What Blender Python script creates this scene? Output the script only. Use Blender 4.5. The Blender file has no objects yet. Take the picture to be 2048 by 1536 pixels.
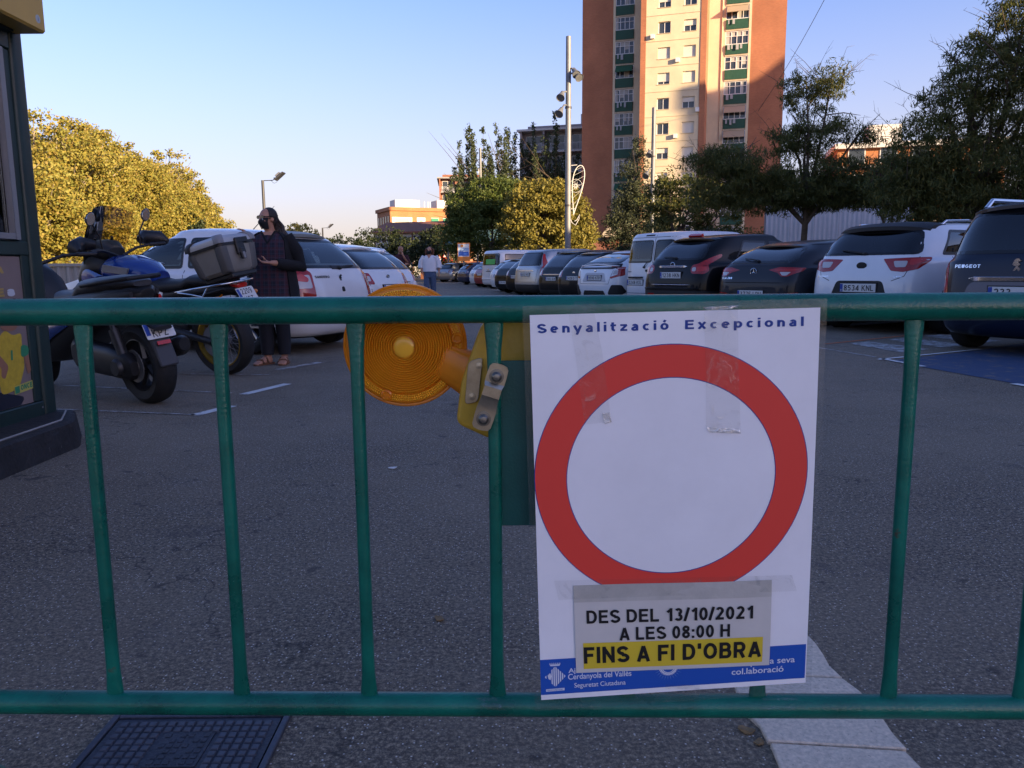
import bpy, bmesh, math, random
import numpy as np
from mathutils import Vector, Matrix
from mathutils.bvhtree import BVHTree
from mathutils.geometry import delaunay_2d_cdt
random.seed(7)
rng = np.random.default_rng(7)
S = bpy.context.scene
COL = S.collection
R = math.radians
PI = math.pi

# ---------------------------------------------------------------- camera
cam_d = bpy.data.cameras.new('camera')
cam = bpy.data.objects.new('camera', cam_d)
COL.objects.link(cam)
cam_d.sensor_width = 36.0
cam_d.lens = 1540 / 2048 * 36
cam_d.clip_start = 0.02
cam_d.clip_end = 6000
EYE = 0.97
pitch, roll = R(8.45), R(0.42)
fw = Vector((0, math.cos(pitch), -math.sin(pitch)))
rt0 = Vector((1, 0, 0))
up0 = rt0.cross(fw)
rt = math.cos(roll) * rt0 - math.sin(roll) * up0
up = math.sin(roll) * rt0 + math.cos(roll) * up0
mw = Matrix((rt, up, -fw)).transposed().to_4x4()
mw.translation = (0, 0, EYE)
cam.matrix_world = mw
S.camera = cam

# ---------------------------------------------------------------- sky, sun, exposure
SUN_EL, SUN_AZ = R(10.0), math.atan2(0.77, -0.64)      # azimuth measured from +Y towards +X
W = bpy.data.worlds.new('World')
S.world = W
W.use_nodes = True
nt = W.node_tree
bgn = nt.nodes['Background']
sky = nt.nodes.new('ShaderNodeTexSky')
sky.sky_type = 'NISHITA'
sky.sun_disc = False
sky.sun_elevation = SUN_EL
sky.sun_rotation = SUN_AZ
sky.air_density = 1.0
sky.dust_density = 1.0
sky.ozone_density = 4.0
# the evening haze: the same peach band all round the horizon, and the camera's white balance
tcw = nt.nodes.new('ShaderNodeTexCoord')
sx_ = nt.nodes.new('ShaderNodeSeparateXYZ')
nt.links.new(tcw.outputs['Generated'], sx_.inputs[0])
mr_ = nt.nodes.new('ShaderNodeMapRange'); mr_.inputs[1].default_value = 0.0; mr_.inputs[2].default_value = 0.36
mr_.inputs[3].default_value = 1.0; mr_.inputs[4].default_value = 0.0
nt.links.new(sx_.outputs[2], mr_.inputs[0])
pw_ = nt.nodes.new('ShaderNodeMath'); pw_.operation = 'POWER'; pw_.inputs[1].default_value = 1.35
nt.links.new(mr_.outputs[0], pw_.inputs[0])
ml_ = nt.nodes.new('ShaderNodeMath'); ml_.operation = 'MULTIPLY'; ml_.inputs[1].default_value = 0.94
nt.links.new(pw_.outputs[0], ml_.inputs[0])
wb_ = nt.nodes.new('ShaderNodeMix'); wb_.data_type = 'RGBA'; wb_.blend_type = 'MULTIPLY'; wb_.inputs[0].default_value = 1
wb_.inputs[7].default_value = (1.27, 0.95, 1.10, 1)
nt.links.new(sky.outputs[0], wb_.inputs[6])
hz_ = nt.nodes.new('ShaderNodeMix'); hz_.data_type = 'RGBA'
nt.links.new(ml_.outputs[0], hz_.inputs[0]); nt.links.new(wb_.outputs[2], hz_.inputs[6])
# the haze takes the brightness of the sky behind it, so it is brighter towards the low sun
bw_ = nt.nodes.new('ShaderNodeRGBToBW'); nt.links.new(wb_.outputs[2], bw_.inputs[0])
cl_ = nt.nodes.new('ShaderNodeMapRange'); cl_.inputs[1].default_value = 5.0; cl_.inputs[2].default_value = 20.0
cl_.inputs[3].default_value = 1.0; cl_.inputs[4].default_value = 5.0
nt.links.new(bw_.outputs[0], cl_.inputs[0])
pk_ = nt.nodes.new('ShaderNodeVectorMath'); pk_.operation = 'SCALE'; pk_.inputs[0].default_value = (2.40, 2.02, 1.84)
nt.links.new(cl_.outputs[0], pk_.inputs[3])
nt.links.new(pk_.outputs[0], hz_.inputs[7])
nt.links.new(hz_.outputs[2], bgn.inputs[0])
bgn.inputs[1].default_value = 0.125
sd = bpy.data.lights.new('sun', 'SUN')
sun = bpy.data.objects.new('sun', sd)
COL.objects.link(sun)
sd.energy = 5.0
sd.angle = R(0.53)
sd.color = (1.0, 0.74, 0.44)
sv = Vector((math.sin(SUN_AZ) * math.cos(SUN_EL), math.cos(SUN_AZ) * math.cos(SUN_EL), math.sin(SUN_EL)))
sun.rotation_euler = sv.to_track_quat('Z', 'Y').to_euler()
sun.location = (40, -40, 60)
S.view_settings.view_transform = 'Standard'
S.view_settings.look = 'None'
S.view_settings.gamma = 1
S.view_settings.use_curve_mapping = False
S.view_settings.exposure = 1.5
S.render.engine = 'CYCLES'
S.cycles.use_denoising = True
S.cycles.max_bounces = 8
S.cycles.transparent_max_bounces = 16
S.cycles.caustics_reflective = False
S.cycles.caustics_refractive = False

# ---------------------------------------------------------------- helpers
def tag(o, label=None, cat=None, group=None, kind=None):
    if label: o['label'] = label
    if cat: o['category'] = cat
    if group: o['group'] = group
    if kind: o['kind'] = kind
    return o

def thing(name, label, cat, loc=(0, 0, 0), rotz=0.0, group=None):
    o = bpy.data.objects.new(name, None)
    COL.objects.link(o)
    o.location = loc
    o.rotation_euler = (0, 0, rotz)
    o.empty_display_size = 0.1
    return tag(o, label, cat, group)

def link(name, me, parent=None):
    o = bpy.data.objects.new(name, me)
    COL.objects.link(o)
    if parent is not None: o.parent = parent
    return o

class MB:
    """collects shapes, then links them as one mesh"""
    def __init__(s):
        s.v, s.f, s.mi, s.cur = [], [], [], 0
    def add(s, verts, faces):
        b = len(s.v)
        s.v.extend([tuple(p) for p in verts])
        s.f.extend([tuple(i + b for i in f) for f in faces])
        s.mi.extend([s.cur] * len(faces))
        return s
    def box(s, c, d, rot=None):
        x, y, z = d[0] / 2, d[1] / 2, d[2] / 2
        vs = [Vector(p) for p in ((-x, -y, -z), (x, -y, -z), (x, y, -z), (-x, y, -z), (-x, -y, z), (x, -y, z), (x, y, z), (-x, y, z))]
        if rot is not None: vs = [rot @ p for p in vs]
        c = Vector(c)
        return s.add([p + c for p in vs], [(0, 3, 2, 1), (4, 5, 6, 7), (0, 1, 5, 4), (1, 2, 6, 5), (2, 3, 7, 6), (3, 0, 4, 7)])
    def bx(s, x0, x1, y0, y1, z0, z1):
        return s.box(((x0 + x1) / 2, (y0 + y1) / 2, (z0 + z1) / 2), (abs(x1 - x0), abs(y1 - y0), abs(z1 - z0)))
    def loft(s, rings, cap=True, closed=False):
        n = len(rings[0]); b = []
        for r in rings: b += list(r)
        fs = []
        m = len(rings)
        for i in range(m if closed else m - 1):
            for j in range(n):
                a, c = i * n, ((i + 1) % m) * n
                fs.append((a + j, a + (j + 1) % n, c + (j + 1) % n, c + j))
        if cap and not closed:
            fs.append(tuple(range(n - 1, -1, -1)))
            fs.append(tuple(range((m - 1) * n, m * n)))
        return s.add(b, fs)
    def tube(s, pts, r, n=10, cap=True, flat=1.0, closed=False, upv=None):
        pts = [Vector(p) for p in pts]
        rs = r if isinstance(r, (list, tuple)) else [r] * len(pts)
        rings = []; prev = None
        for i, p in enumerate(pts):
            if closed: t = pts[(i + 1) % len(pts)] - pts[i - 1]
            else: t = pts[min(i + 1, len(pts) - 1)] - pts[max(i - 1, 0)]
            t.normalize()
            if prev is None:
                a = Vector(upv) if upv is not None else (Vector((0, 0, 1)) if abs(t.z) < 0.9 else Vector((0, 1, 0)))
            else: a = prev
            a = (a - t * a.dot(t)); a.normalize(); prev = a
            b = t.cross(a)
            rings.append([p + (a * math.cos(q) * flat + b * math.sin(q)) * rs[i] for q in (2 * PI * k / n for k in range(n))])
        return s.loft(rings, cap, closed)
    def lathe(s, prof, o=(0, 0, 0), ax=(0, 0, 1), n=24, cap=True, ref=None):
        ax = Vector(ax).normalized(); o = Vector(o)
        a = ax.orthogonal().normalized() if ref is None else Vector(ref).normalized()
        b = ax.cross(a)
        rings = [[o + ax * h + (a * math.cos(q) + b * math.sin(q)) * max(r, 1e-5) for q in (2 * PI * k / n for k in range(n))] for r, h in prof]
        return s.loft(rings, cap)
    def ellipsoid(s, c, d, n=12, m=8, rot=None):
        c = Vector(c); rings = []
        for i in range(m + 1):
            t = PI * i / m
            rr = max(math.sin(t), 1e-4)
            ring = []
            for k in range(n):
                q = 2 * PI * k / n
                p = Vector((d[0] * rr * math.cos(q), d[1] * rr * math.sin(q), -d[2] * math.cos(t)))
                ring.append(c + (rot @ p if rot is not None else p))
            rings.append(ring)
        return s.loft(rings)
    def prism(s, poly, f0, f1):
        """poly: 2D outline, f0/f1 map (u,v) to the two faces"""
        n = len(poly)
        vs = [f0(*p) for p in poly] + [f1(*p) for p in poly]
        fs = [tuple(range(n - 1, -1, -1)), tuple(range(n, 2 * n))] + [(i, (i + 1) % n, n + (i + 1) % n, n + i) for i in range(n)]
        return s.add(vs, fs)
    def mesh(s, name, mats, smooth=None, bevel=0, bseg=1):
        me = bpy.data.meshes.new(name)
        me.from_pydata(s.v, [], s.f)
        for m in (mats if isinstance(mats, (list, tuple)) else [mats]): me.materials.append(m)
        if any(s.mi): me.polygons.foreach_set('material_index', s.mi)
        bm = bmesh.new(); bm.from_mesh(me)
        if bevel:
            bmesh.ops.remove_doubles(bm, verts=bm.verts, dist=1e-5)
            es = [e for e in bm.edges if len(e.link_faces) == 2 and e.calc_face_angle(0) > R(35)]
            bmesh.ops.bevel(bm, geom=es, offset=bevel, segments=bseg, affect='EDGES', profile=0.5, clamp_overlap=True)
        bmesh.ops.recalc_face_normals(bm, faces=bm.faces)
        bm.to_mesh(me); bm.free()
        if smooth is not None:
            me.polygons.foreach_set('use_smooth', [True] * len(me.polygons))
            me.set_sharp_from_angle(angle=R(smooth))
        me.update()
        return me
    def build(s, name, mats, parent=None, smooth=None, bevel=0, bseg=1):
        return link(name, s.mesh(name, mats, smooth, bevel, bseg), parent)

def ell(c, u, v, ru, rv, n=16, p=2.0):
    """closed superellipse ring round c in the plane of u and v"""
    c, u, v = Vector(c), Vector(u), Vector(v)
    out = []
    for k in range(n):
        q = 2 * PI * k / n
        cc, ss = math.cos(q), math.sin(q)
        out.append(c + u * (ru * math.copysign(abs(cc) ** (2 / p), cc)) + v * (rv * math.copysign(abs(ss) ** (2 / p), ss)))
    return out

def roundpoly(pts, r, k=4):
    out = []
    n = len(pts)
    for i in range(n):
        p, a, b = Vector(pts[i]), Vector(pts[i - 1]), Vector(pts[(i + 1) % n])
        da, db = a - p, b - p
        rr = min(r, da.length * 0.45, db.length * 0.45)
        a2, b2 = p + da.normalized() * rr, p + db.normalized() * rr
        for j in range(k + 1):
            t = j / k
            out.append(tuple((1 - t) ** 2 * a2 + 2 * t * (1 - t) * p + t * t * b2))
    return out

# ---------------------------------------------------------------- text (built-in font turned into mesh)
def text2d(txt, bold=0.0, spacing=1.0):
    c = bpy.data.curves.new('lettering', 'FONT')
    c.body = txt; c.size = 1.0; c.offset = bold; c.space_character = spacing
    c.resolution_u = 4
    o = bpy.data.objects.new('lettering', c)
    COL.objects.link(o)
    dg = bpy.context.evaluated_depsgraph_get()
    dg.update()
    me = bpy.data.meshes.new_from_object(o.evaluated_get(dg))
    vs = np.array([v.co[:2] for v in me.vertices]) if len(me.vertices) else np.zeros((0, 2))
    fs = [tuple(p.vertices) for p in me.polygons]
    bpy.data.objects.remove(o); bpy.data.curves.remove(c); bpy.data.meshes.remove(me)
    return vs, fs
_cap = None
def text_fit(txt, width, cap, bold=0.0, spacing=1.0):
    """2D text with the baseline at v=0, left edge at u=0, the given width and capital height"""
    global _cap
    if _cap is None:
        _cap = text2d('H')[0][:, 1].max()
    vs, fs = text2d(txt, bold, spacing)
    x0, x1 = vs[:, 0].min(), vs[:, 0].max()
    vs = vs.copy()
    vs[:, 0] = (vs[:, 0] - x0) / (x1 - x0) * width
    vs[:, 1] = vs[:, 1] / _cap * cap
    return vs, fs

# ---------------------------------------------------------------- plain sans letters drawn as strokes of even width
def arc(cx, cy, rx, ry, a0, a1, n=14):
    return [(cx + rx * math.cos(R(a0 + (a1 - a0) * i / n)), cy + ry * math.sin(R(a0 + (a1 - a0) * i / n))) for i in range(n + 1)]
def glyph(ch, t):
    m = t / 2; T = 1 - m; X = .74 - m; xc = (.74) / 2
    V = lambda x, a=0, b=1: [(x, a), (x, b)]
    Hh = lambda y, a, b: [(a, y), (b, y)]
    el = lambda cx, cy, rx, ry: arc(cx, cy, rx, ry, 0, 360, 28)
    bowl = lambda x0, x1, y0, y1: [(x0, y1)] + arc(x1 - (y1 - y0) * .42, (y0 + y1) / 2, (y1 - y0) * .42, (y1 - y0) / 2, 90, -90) + [(x0, y0)]
    g = {
        'D': ([V(m), [(m, T)] + arc(.34, .5, .38 - m, .5 - m, 90, -90) + [(m, m)]], .72),
        'E': ([V(m), Hh(T, m, .63), Hh(.52, m, .59), Hh(m, m, .65)], .65), 'F': ([V(m), Hh(T, m, .61), Hh(.50, m, .54)], .61),
        'S': ([arc(.34, .74 - m * .2, .30 - m * .6, .26 - m * .8, 15, 262) + arc(.35, .26 + m * .2, .33 - m * .7, .26 - m * .8, 88, -165)], .68),
        'L': ([V(m), Hh(m, m, .60)], .60), 'A': ([[(m * .8, 0), (.36, 1 - m * .4)], [(.36, 1 - m * .4), (.72 - m * .8, 0)], Hh(.28, .18, .54)], .72),
        'H': ([V(m), V(.70 - m), Hh(.52, m, .70 - m)], .70), 'I': ([V(m)], t), 'N': ([V(m), V(.70 - m), [(m, T), (.70 - m, m)]], .70),
        'O': ([el(.39, .5, .39 - m, .5 - m)], .78), 'B': ([V(m), bowl(m, .64 - m, .52, T), bowl(m, .69 - m, m, .52)], .68),
        'R': ([V(m), bowl(m, .67 - m, .44, T), [(.36, .44), (.68 - m, 0)]], .71), 'P': ([V(m), bowl(m, .66 - m, .42, T)], .64),
        'K': ([V(m), [(m, .36), (.64 - m * .3, 1)], [(.26, .58), (.70 - m * .5, 0)]], .71), 'Z': ([Hh(T, .02, .60), [(.58 - m * .3, T), (.06, m)], Hh(m, .02, .62)], .62),
        'T': ([V(.31), Hh(T, 0, .62)], .62), 'M': ([V(m), V(.82 - m), [(m, T), (.41, .18)], [(.41, .18), (.82 - m, T)]], .82), 'X': ([[(m * .6, 0), (.64 - m * .6, 1)], [(m * .6, 1), (.64 - m * .6, 0)]], .66),
        'J': ([[(.48 - m, 1), (.48 - m, .28)] + arc(.24, .26, .24 - m, .26 - m, 0, -165)], .50), 'G': ([arc(.38, .5, .38 - m, .5 - m, 45, 360), Hh(.48, .40, .74)], .75), 'C': ([arc(.38, .5, .38 - m, .5 - m, 48, 312)], .70),
        'U': ([[(m, 1), (m, .32)] + arc(.35, .35, .35 - m, .35 - m, 180, 360) + [(.70 - m, 1)]], .70), 'W': ([[(m * .6, 1), (.25, 0 + m)], [(.25, m), (.47, T)], [(.47, T), (.69, m)], [(.69, m), (.94 - m * .6, 1)]], .94),
        '1': ([V(.36), [(.36, .90), (.10, .70)]], .46), '2': ([arc(.29, .70, .28 - m, .30 - m, 160, -22) + [(m + .02, m), ], Hh(m, .0, .57)], .58),
        '3': ([arc(.28, .735, .26 - m, .265 - m, 155, -90), arc(.28, .285, .29 - m, .285 - m, 90, -155)], .58), '0': ([el(.29, .5, .29 - m, .5 - m)], .58),
        '4': ([V(.44), [(.44, T), (m * .6, .28)], Hh(.26, 0, .58)], .58), '5': ([Hh(T, .10, .54), [(.12, T), (.08, .50)], arc(.27, .32, .30 - m, .32 - m, 130, -150)], .58),
        '6': ([el(.29, .32, .29 - m, .32 - m), arc(.32, .52, .32 - m, .48 - m, 185, 55)], .59), '7': ([Hh(T, .0, .57), [(.53, T), (.20, 0)]], .57),
        '8': ([el(.29, .745, .265 - m, .255 - m), el(.29, .275, .29 - m, .275 - m)], .58), '9': ([el(.29, .68, .29 - m, .32 - m), arc(.26, .48, .32 - m, .48 - m, 5, -125)], .58),
        '/': ([[(.0, -.02), (.28, 1.02)]], .28), ':': ([V(m, .0, t), V(m, .5, .5 + t)], t), "'": ([V(m, .66, 1.0)], t), '.': ([V(m, 0, t)], t), '-': ([Hh(.38, 0, .3)], .3),
        'e': ([Hh(.37, m, .58 - m), arc(.30, .365, .30 - m, .375 - m, 0, 312)], .60), 'n': ([V(m, 0, .74), [(m, .40)] + arc(.29, .42, .27 - m, .31 - m, 150, 0) + [(.56 - m, 0)]], .56),
        'y': ([[(m * .5, .74), (.30, .04)], [(.60 - m * .5, .74), (.22, -.26)]], .60), 'a': ([arc(.28, .46, .25 - m, .28 - m, 155, 0) + [(.53 - m, 0)], arc(.25, .21, .25 - m, .215 - m * .8, 60, 320), Hh(.40, .20, .53 - m)], .56),
        'l': ([V(m, 0, 1.04)], t), 'i': ([V(m, 0, .74), V(m, .86, .86 + t * .9)], t), 't': ([[(.17, .96), (.17, .24)] + arc(.33, .24, .16, .24 - m, 180, 275, 6), Hh(.74 - m, 0, .42)], .44),
        'z': ([Hh(.74 - m, .0, .50), [(.47, .74 - m), (.06, m)], Hh(m, 0, .52)], .52), 'c': ([arc(.29, .37, .29 - m, .37 - m, 48, 312)], .52), 'o': ([el(.31, .37, .31 - m, .37 - m)], .62),
        'x': ([[(m * .5, 0), (.56 - m * .5, .74)], [(m * .5, .74), (.56 - m * .5, 0)]], .58), 'p': ([V(m, -.28, .74), el(.32, .37, .30 - m, .37 - m)], .62),
    }
    g['ó'] = ([el(.31, .37, .31 - m, .37 - m), [(.26, .84), (.38, 1.06)]], .62)
    return g.get(ch, ([], .3))
def stroke_text(txt, t=.2, gap=.12, space=.32):
    V2, F2 = [], []; x = 0
    for ch in txt:
        if ch == ' ': x += space; continue
        st, w = glyph(ch, t)
        polys = []
        for pl in st:
            pl = [p for i, p in enumerate(pl) if i == 0 or math.dist(p, pl[i - 1]) > 1e-4]
            n = len(pl); L_, R_ = [], []
            for i, p in enumerate(pl):
                p = Vector(p)
                d0 = (p - Vector(pl[i - 1])).normalized() if i else None
                d1 = (Vector(pl[i + 1]) - p).normalized() if i < n - 1 else None
                if d0 is None: d0 = d1
                if d1 is None: d1 = d0
                b_ = d0 + d1
                b_ = b_.normalized() if b_.length > 1e-3 else d0
                nn = Vector((-b_.y, b_.x)); k = min(1.8, 1 / max(.3, nn.dot(Vector((-d0.y, d0.x)))))
                L_.append(p + nn * t / 2 * k); R_.append(p - nn * t / 2 * k)
            for i in range(n - 1):
                q = [R_[i], R_[i + 1], L_[i + 1], L_[i]]
                if (q[1] - q[0]).length < 1e-4 or (q[2] - q[3]).length < 1e-4: continue
                polys.append(q)
        vs, fs = [], []
        for q in polys:
            fs.append(list(range(len(vs), len(vs) + 4))); vs += q
        if vs:
            r = delaunay_2d_cdt(vs, [], fs, 0, 1e-4)
            b0 = len(V2)
            V2 += [(v.x + x, v.y) for v in r[0]]; F2 += [tuple(i + b0 for i in f) for f, o_ in zip(r[2], r[5]) if len(o_)]
        x += w + gap
    return np.array(V2), F2
_tc = {}
def letters(txt, width=None, cap=1., t=.2, gap=.12, space=.32):
    k = (txt, t, gap, space)
    if k not in _tc: _tc[k] = stroke_text(*k)
    vs, fs = _tc[k]; vs = vs.copy()
    x0, x1 = vs[:, 0].min(), vs[:, 0].max()
    vs[:, 0] = (vs[:, 0] - x0) * ((width / (x1 - x0)) if width else cap)
    vs[:, 1] *= cap
    return vs, fs

# ---------------------------------------------------------------- materials
MATS = {}
def mat(key, col=(.5, .5, .5), rough=.5, metal=0., noise=None, bump=None, coat=0., spec=.5, trans=0., ior=1.45, sub=None, col2=None, emit=None, wear=None, coatrough=.03, detail=6):
    """noise=(scale, contrast): mottled colour; bump=(scale, strength); wear=(scale, threshold, colour)"""
    if key in MATS: return MATS[key]
    m = bpy.data.materials.new(key)
    m.use_nodes = True
    t = m.node_tree; b = t.nodes['Principled BSDF']
    L = t.links.new
    b.inputs['Base Color'].default_value = (*col, 1)
    b.inputs['Roughness'].default_value = rough
    b.inputs['Metallic'].default_value = metal
    b.inputs['Coat Weight'].default_value = coat
    b.inputs['Coat Roughness'].default_value = coatrough
    b.inputs['Specular IOR Level'].default_value = spec
    b.inputs['Transmission Weight'].default_value = trans
    b.inputs['IOR'].default_value = ior
    if sub: b.inputs['Subsurface Weight'].default_value = sub
    if emit:
        b.inputs['Emission Color'].default_value = (*emit[:3], 1); b.inputs['Emission Strength'].default_value = emit[3]
    tc = None
    out = None
    if noise or bump or wear:
        tc = t.nodes.new('ShaderNodeTexCoord')
    if noise:
        n = t.nodes.new('ShaderNodeTexNoise'); n.inputs['Scale'].default_value = noise[0]; n.inputs['Detail'].default_value = detail
        n.inputs['Roughness'].default_value = .65
        L(tc.outputs['Object'], n.inputs['Vector'])
        mx = t.nodes.new('ShaderNodeMix'); mx.data_type = 'RGBA'
        c2 = col2 if col2 else tuple(max(0, c * (1 - noise[1])) for c in col)
        c1 = col if col2 else tuple(min(1, c * (1 + noise[1] * .6)) for c in col)
        mx.inputs[6].default_value = (*c2, 1); mx.inputs[7].default_value = (*c1, 1)
        mr = t.nodes.new('ShaderNodeMapRange'); mr.inputs[1].default_value = .3; mr.inputs[2].default_value = .7
        L(n.outputs[0], mr.inputs[0]); L(mr.outputs[0], mx.inputs[0])
        out = mx.outputs[2]
        L(out, b.inputs['Base Color'])
        rr = t.nodes.new('ShaderNodeMapRange'); rr.inputs[3].default_value = max(0, rough - .08); rr.inputs[4].default_value = min(1, rough + .1)
        L(n.outputs[0], rr.inputs[0]); L(rr.outputs[0], b.inputs['Roughness'])
    if wear:
        n2 = t.nodes.new('ShaderNodeTexNoise'); n2.inputs['Scale'].default_value = wear[0]; n2.inputs['Detail'].default_value = 8
        n2.inputs['Roughness'].default_value = .7
        L(tc.outputs['Object'], n2.inputs['Vector'])
        r2 = t.nodes.new('ShaderNodeMapRange'); r2.inputs[1].default_value = wear[1]; r2.inputs[2].default_value = wear[1] + .04
        L(n2.outputs[0], r2.inputs[0])
        m2 = t.nodes.new('ShaderNodeMix'); m2.data_type = 'RGBA'
        m2.inputs[7].default_value = (*wear[2], 1)
        if out: L(out, m2.inputs[6])
        else: m2.inputs[6].default_value = (*col, 1)
        L(r2.outputs[0], m2.inputs[0]); L(m2.outputs[2], b.inputs['Base Color'])
    if bump:
        n3 = t.nodes.new('ShaderNodeTexNoise'); n3.inputs['Scale'].default_value = bump[0]; n3.inputs['Detail'].default_value = 5
        L(tc.outputs['Object'], n3.inputs['Vector'])
        bp = t.nodes.new('ShaderNodeBump'); bp.inputs['Strength'].default_value = bump[1]; bp.inputs['Distance'].default_value = .02
        L(n3.outputs[0], bp.inputs['Height']); L(bp.outputs[0], b.inputs['Normal'])
    MATS[key] = m
    return m

def glassy(key, tint=(.5, .55, .55), see=.6, rough=.02, spec=1.0):
    """thin sheet: reflects by Fresnel, lets the tinted rest through"""
    if key in MATS: return MATS[key]
    m = bpy.data.materials.new(key); m.use_nodes = True
    t = m.node_tree; t.nodes.clear(); L = t.links.new
    o = t.nodes.new('ShaderNodeOutputMaterial')
    fr = t.nodes.new('ShaderNodeFresnel'); fr.inputs[0].default_value = 1.52
    mu = t.nodes.new('ShaderNodeMath'); mu.operation = 'MULTIPLY'; mu.use_clamp = True; mu.inputs[1].default_value = spec * 1.5
    gl = t.nodes.new('ShaderNodeBsdfGlossy'); gl.inputs['Roughness'].default_value = rough
    tr = t.nodes.new('ShaderNodeBsdfTransparent'); tr.inputs[0].default_value = (*[c * see for c in tint], 1)
    mx = t.nodes.new('ShaderNodeMixShader')
    L(fr.outputs[0], mu.inputs[0]); L(mu.outputs[0], mx.inputs[0]); L(tr.outputs[0], mx.inputs[1]); L(gl.outputs[0], mx.inputs[2])
    L(mx.outputs[0], o.inputs[0])
    MATS[key] = m
    return m
# ---------------------------------------------------------------- ground
def asphalt():
    m = bpy.data.materials.new('asphalt'); m.use_nodes = True
    t = m.node_tree; b = t.nodes['Principled BSDF']; L = t.links.new
    tc = t.nodes.new('ShaderNodeTexCoord')
    def noise(sc, det=4, ro=.6):
        n = t.nodes.new('ShaderNodeTexNoise'); n.inputs['Scale'].default_value = sc; n.inputs['Detail'].default_value = det
        n.inputs['Roughness'].default_value = ro
        L(tc.outputs['Object'], n.inputs['Vector']); return n
    def mr(src, a, b_, c, d):
        n = t.nodes.new('ShaderNodeMapRange'); n.inputs[1].default_value = a; n.inputs[2].default_value = b_
        n.inputs[3].default_value = c; n.inputs[4].default_value = d
        L(src, n.inputs[0]); return n.outputs[0]
    def mix(f, a, bb):
        n = t.nodes.new('ShaderNodeMix'); n.data_type = 'RGBA'
        for sck, val in ((n.inputs[0], f), (n.inputs[6], a), (n.inputs[7], bb)):
            if isinstance(val, tuple): sck.default_value = (*val, 1)
            elif isinstance(val, float): sck.default_value = val
            else: L(val, sck)
        return n.outputs[2]
    big = noise(.55, 5); mid = noise(5, 6, .7); fine = noise(110, 4, .75); grain = noise(70, 6, .85); grit = noise(300, 2)
    vo = t.nodes.new('ShaderNodeTexVoronoi'); vo.inputs['Scale'].default_value = 130
    L(tc.outputs['Object'], vo.inputs['Vector'])
    base = mix(mr(grain.outputs[0], .43, .58, 0, 1), (.064, .051, .036), (.38, .300, .200))
    base = mix(mr(fine.outputs[0], .42, .58, .8, 0), base, (.030, .027, .027))
    base = mix(mr(grit.outputs[0], .30, .42, .6, 0), base, (.018, .017, .017))
    spk = mr(vo.outputs['Distance'], .12, .36, 1, 0)
    sel = t.nodes.new('ShaderNodeSeparateColor'); L(vo.outputs['Color'], sel.inputs[0])
    pick = mr(sel.outputs[0], .80, .84, 0, 1)
    mu = t.nodes.new('ShaderNodeMath'); mu.operation = 'MULTIPLY'; L(spk, mu.inputs[0]); L(pick, mu.inputs[1])
    base = mix(mu.outputs[0], base, (.80, .74, .66))
    base = mix(mr(big.outputs[0], .38, .62, 0, .42), base, (.25, .200, .140))
    stain = noise(1.3, 7, .75)
    base = mix(mr(stain.outputs[0], .58, .68, 0, .55), base, (.050, .044, .043))
    spots = noise(5.5, 3, .6)
    base = mix(mr(spots.outputs[0], .665, .70, 0, .6), base, (.022, .020, .020))
    # hairline cracks
    wv = t.nodes.new('ShaderNodeTexVoronoi'); wv.feature = 'DISTANCE_TO_EDGE'; wv.inputs['Scale'].default_value = .42
    wn = noise(1.2, 5, .7); vm = t.nodes.new('ShaderNodeVectorMath'); vm.operation = 'MULTIPLY_ADD'; vm.inputs[1].default_value = (.9, .9, .9)
    L(wn.outputs[1], vm.inputs[0]); L(tc.outputs['Object'], vm.inputs[2]); L(vm.outputs[0], wv.inputs['Vector'])
    ck = t.nodes.new('ShaderNodeMath'); ck.operation = 'MULTIPLY'; L(mr(wv.outputs['Distance'], .0, .004, .75, 0), ck.inputs[0]); L(mr(stain.outputs[0], .42, .5, 0, 1), ck.inputs[1])
    base = mix(ck.outputs[0], base, (.016, .015, .015))
    L(base, b.inputs['Base Color'])
    L(mr(mid.outputs[0], .3, .7, .72, .92), b.inputs['Roughness'])
    b.inputs['Specular IOR Level'].default_value = .35
    ad = t.nodes.new('ShaderNodeMath'); ad.operation = 'ADD'; L(grain.outputs[0], ad.inputs[0]); L(vo.outputs['Distance'], ad.inputs[1])
    bp = t.nodes.new('ShaderNodeBump'); bp.inputs['Strength'].default_value = .5; bp.inputs['Distance'].default_value = .003
    L(ad.outputs[0], bp.inputs['Height']); L(bp.outputs[0], b.inputs['Normal'])
    return m
M_ASPH = asphalt()
g = MB()
xs = [-2500, -400, -60, -20, -6, 6, 20, 60, 400, 2500]; ys = [-400, -60, -10, 2, 10, 30, 80, 300, 3500]
for i in range(len(xs) - 1):
    for j in range(len(ys) - 1):
        g.add([(xs[i], ys[j], 0), (xs[i + 1], ys[j], 0), (xs[i + 1], ys[j + 1], 0), (xs[i], ys[j + 1], 0)], [(0, 1, 2, 3)])
ground = g.build('car_park_ground', M_ASPH)
bm_ = bmesh.new(); bm_.from_mesh(ground.data); bmesh.ops.remove_doubles(bm_, verts=bm_.verts, dist=.001); bm_.to_mesh(ground.data); bm_.free()
tag(ground, 'grey worn asphalt of the car park', kind='structure')

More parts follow.
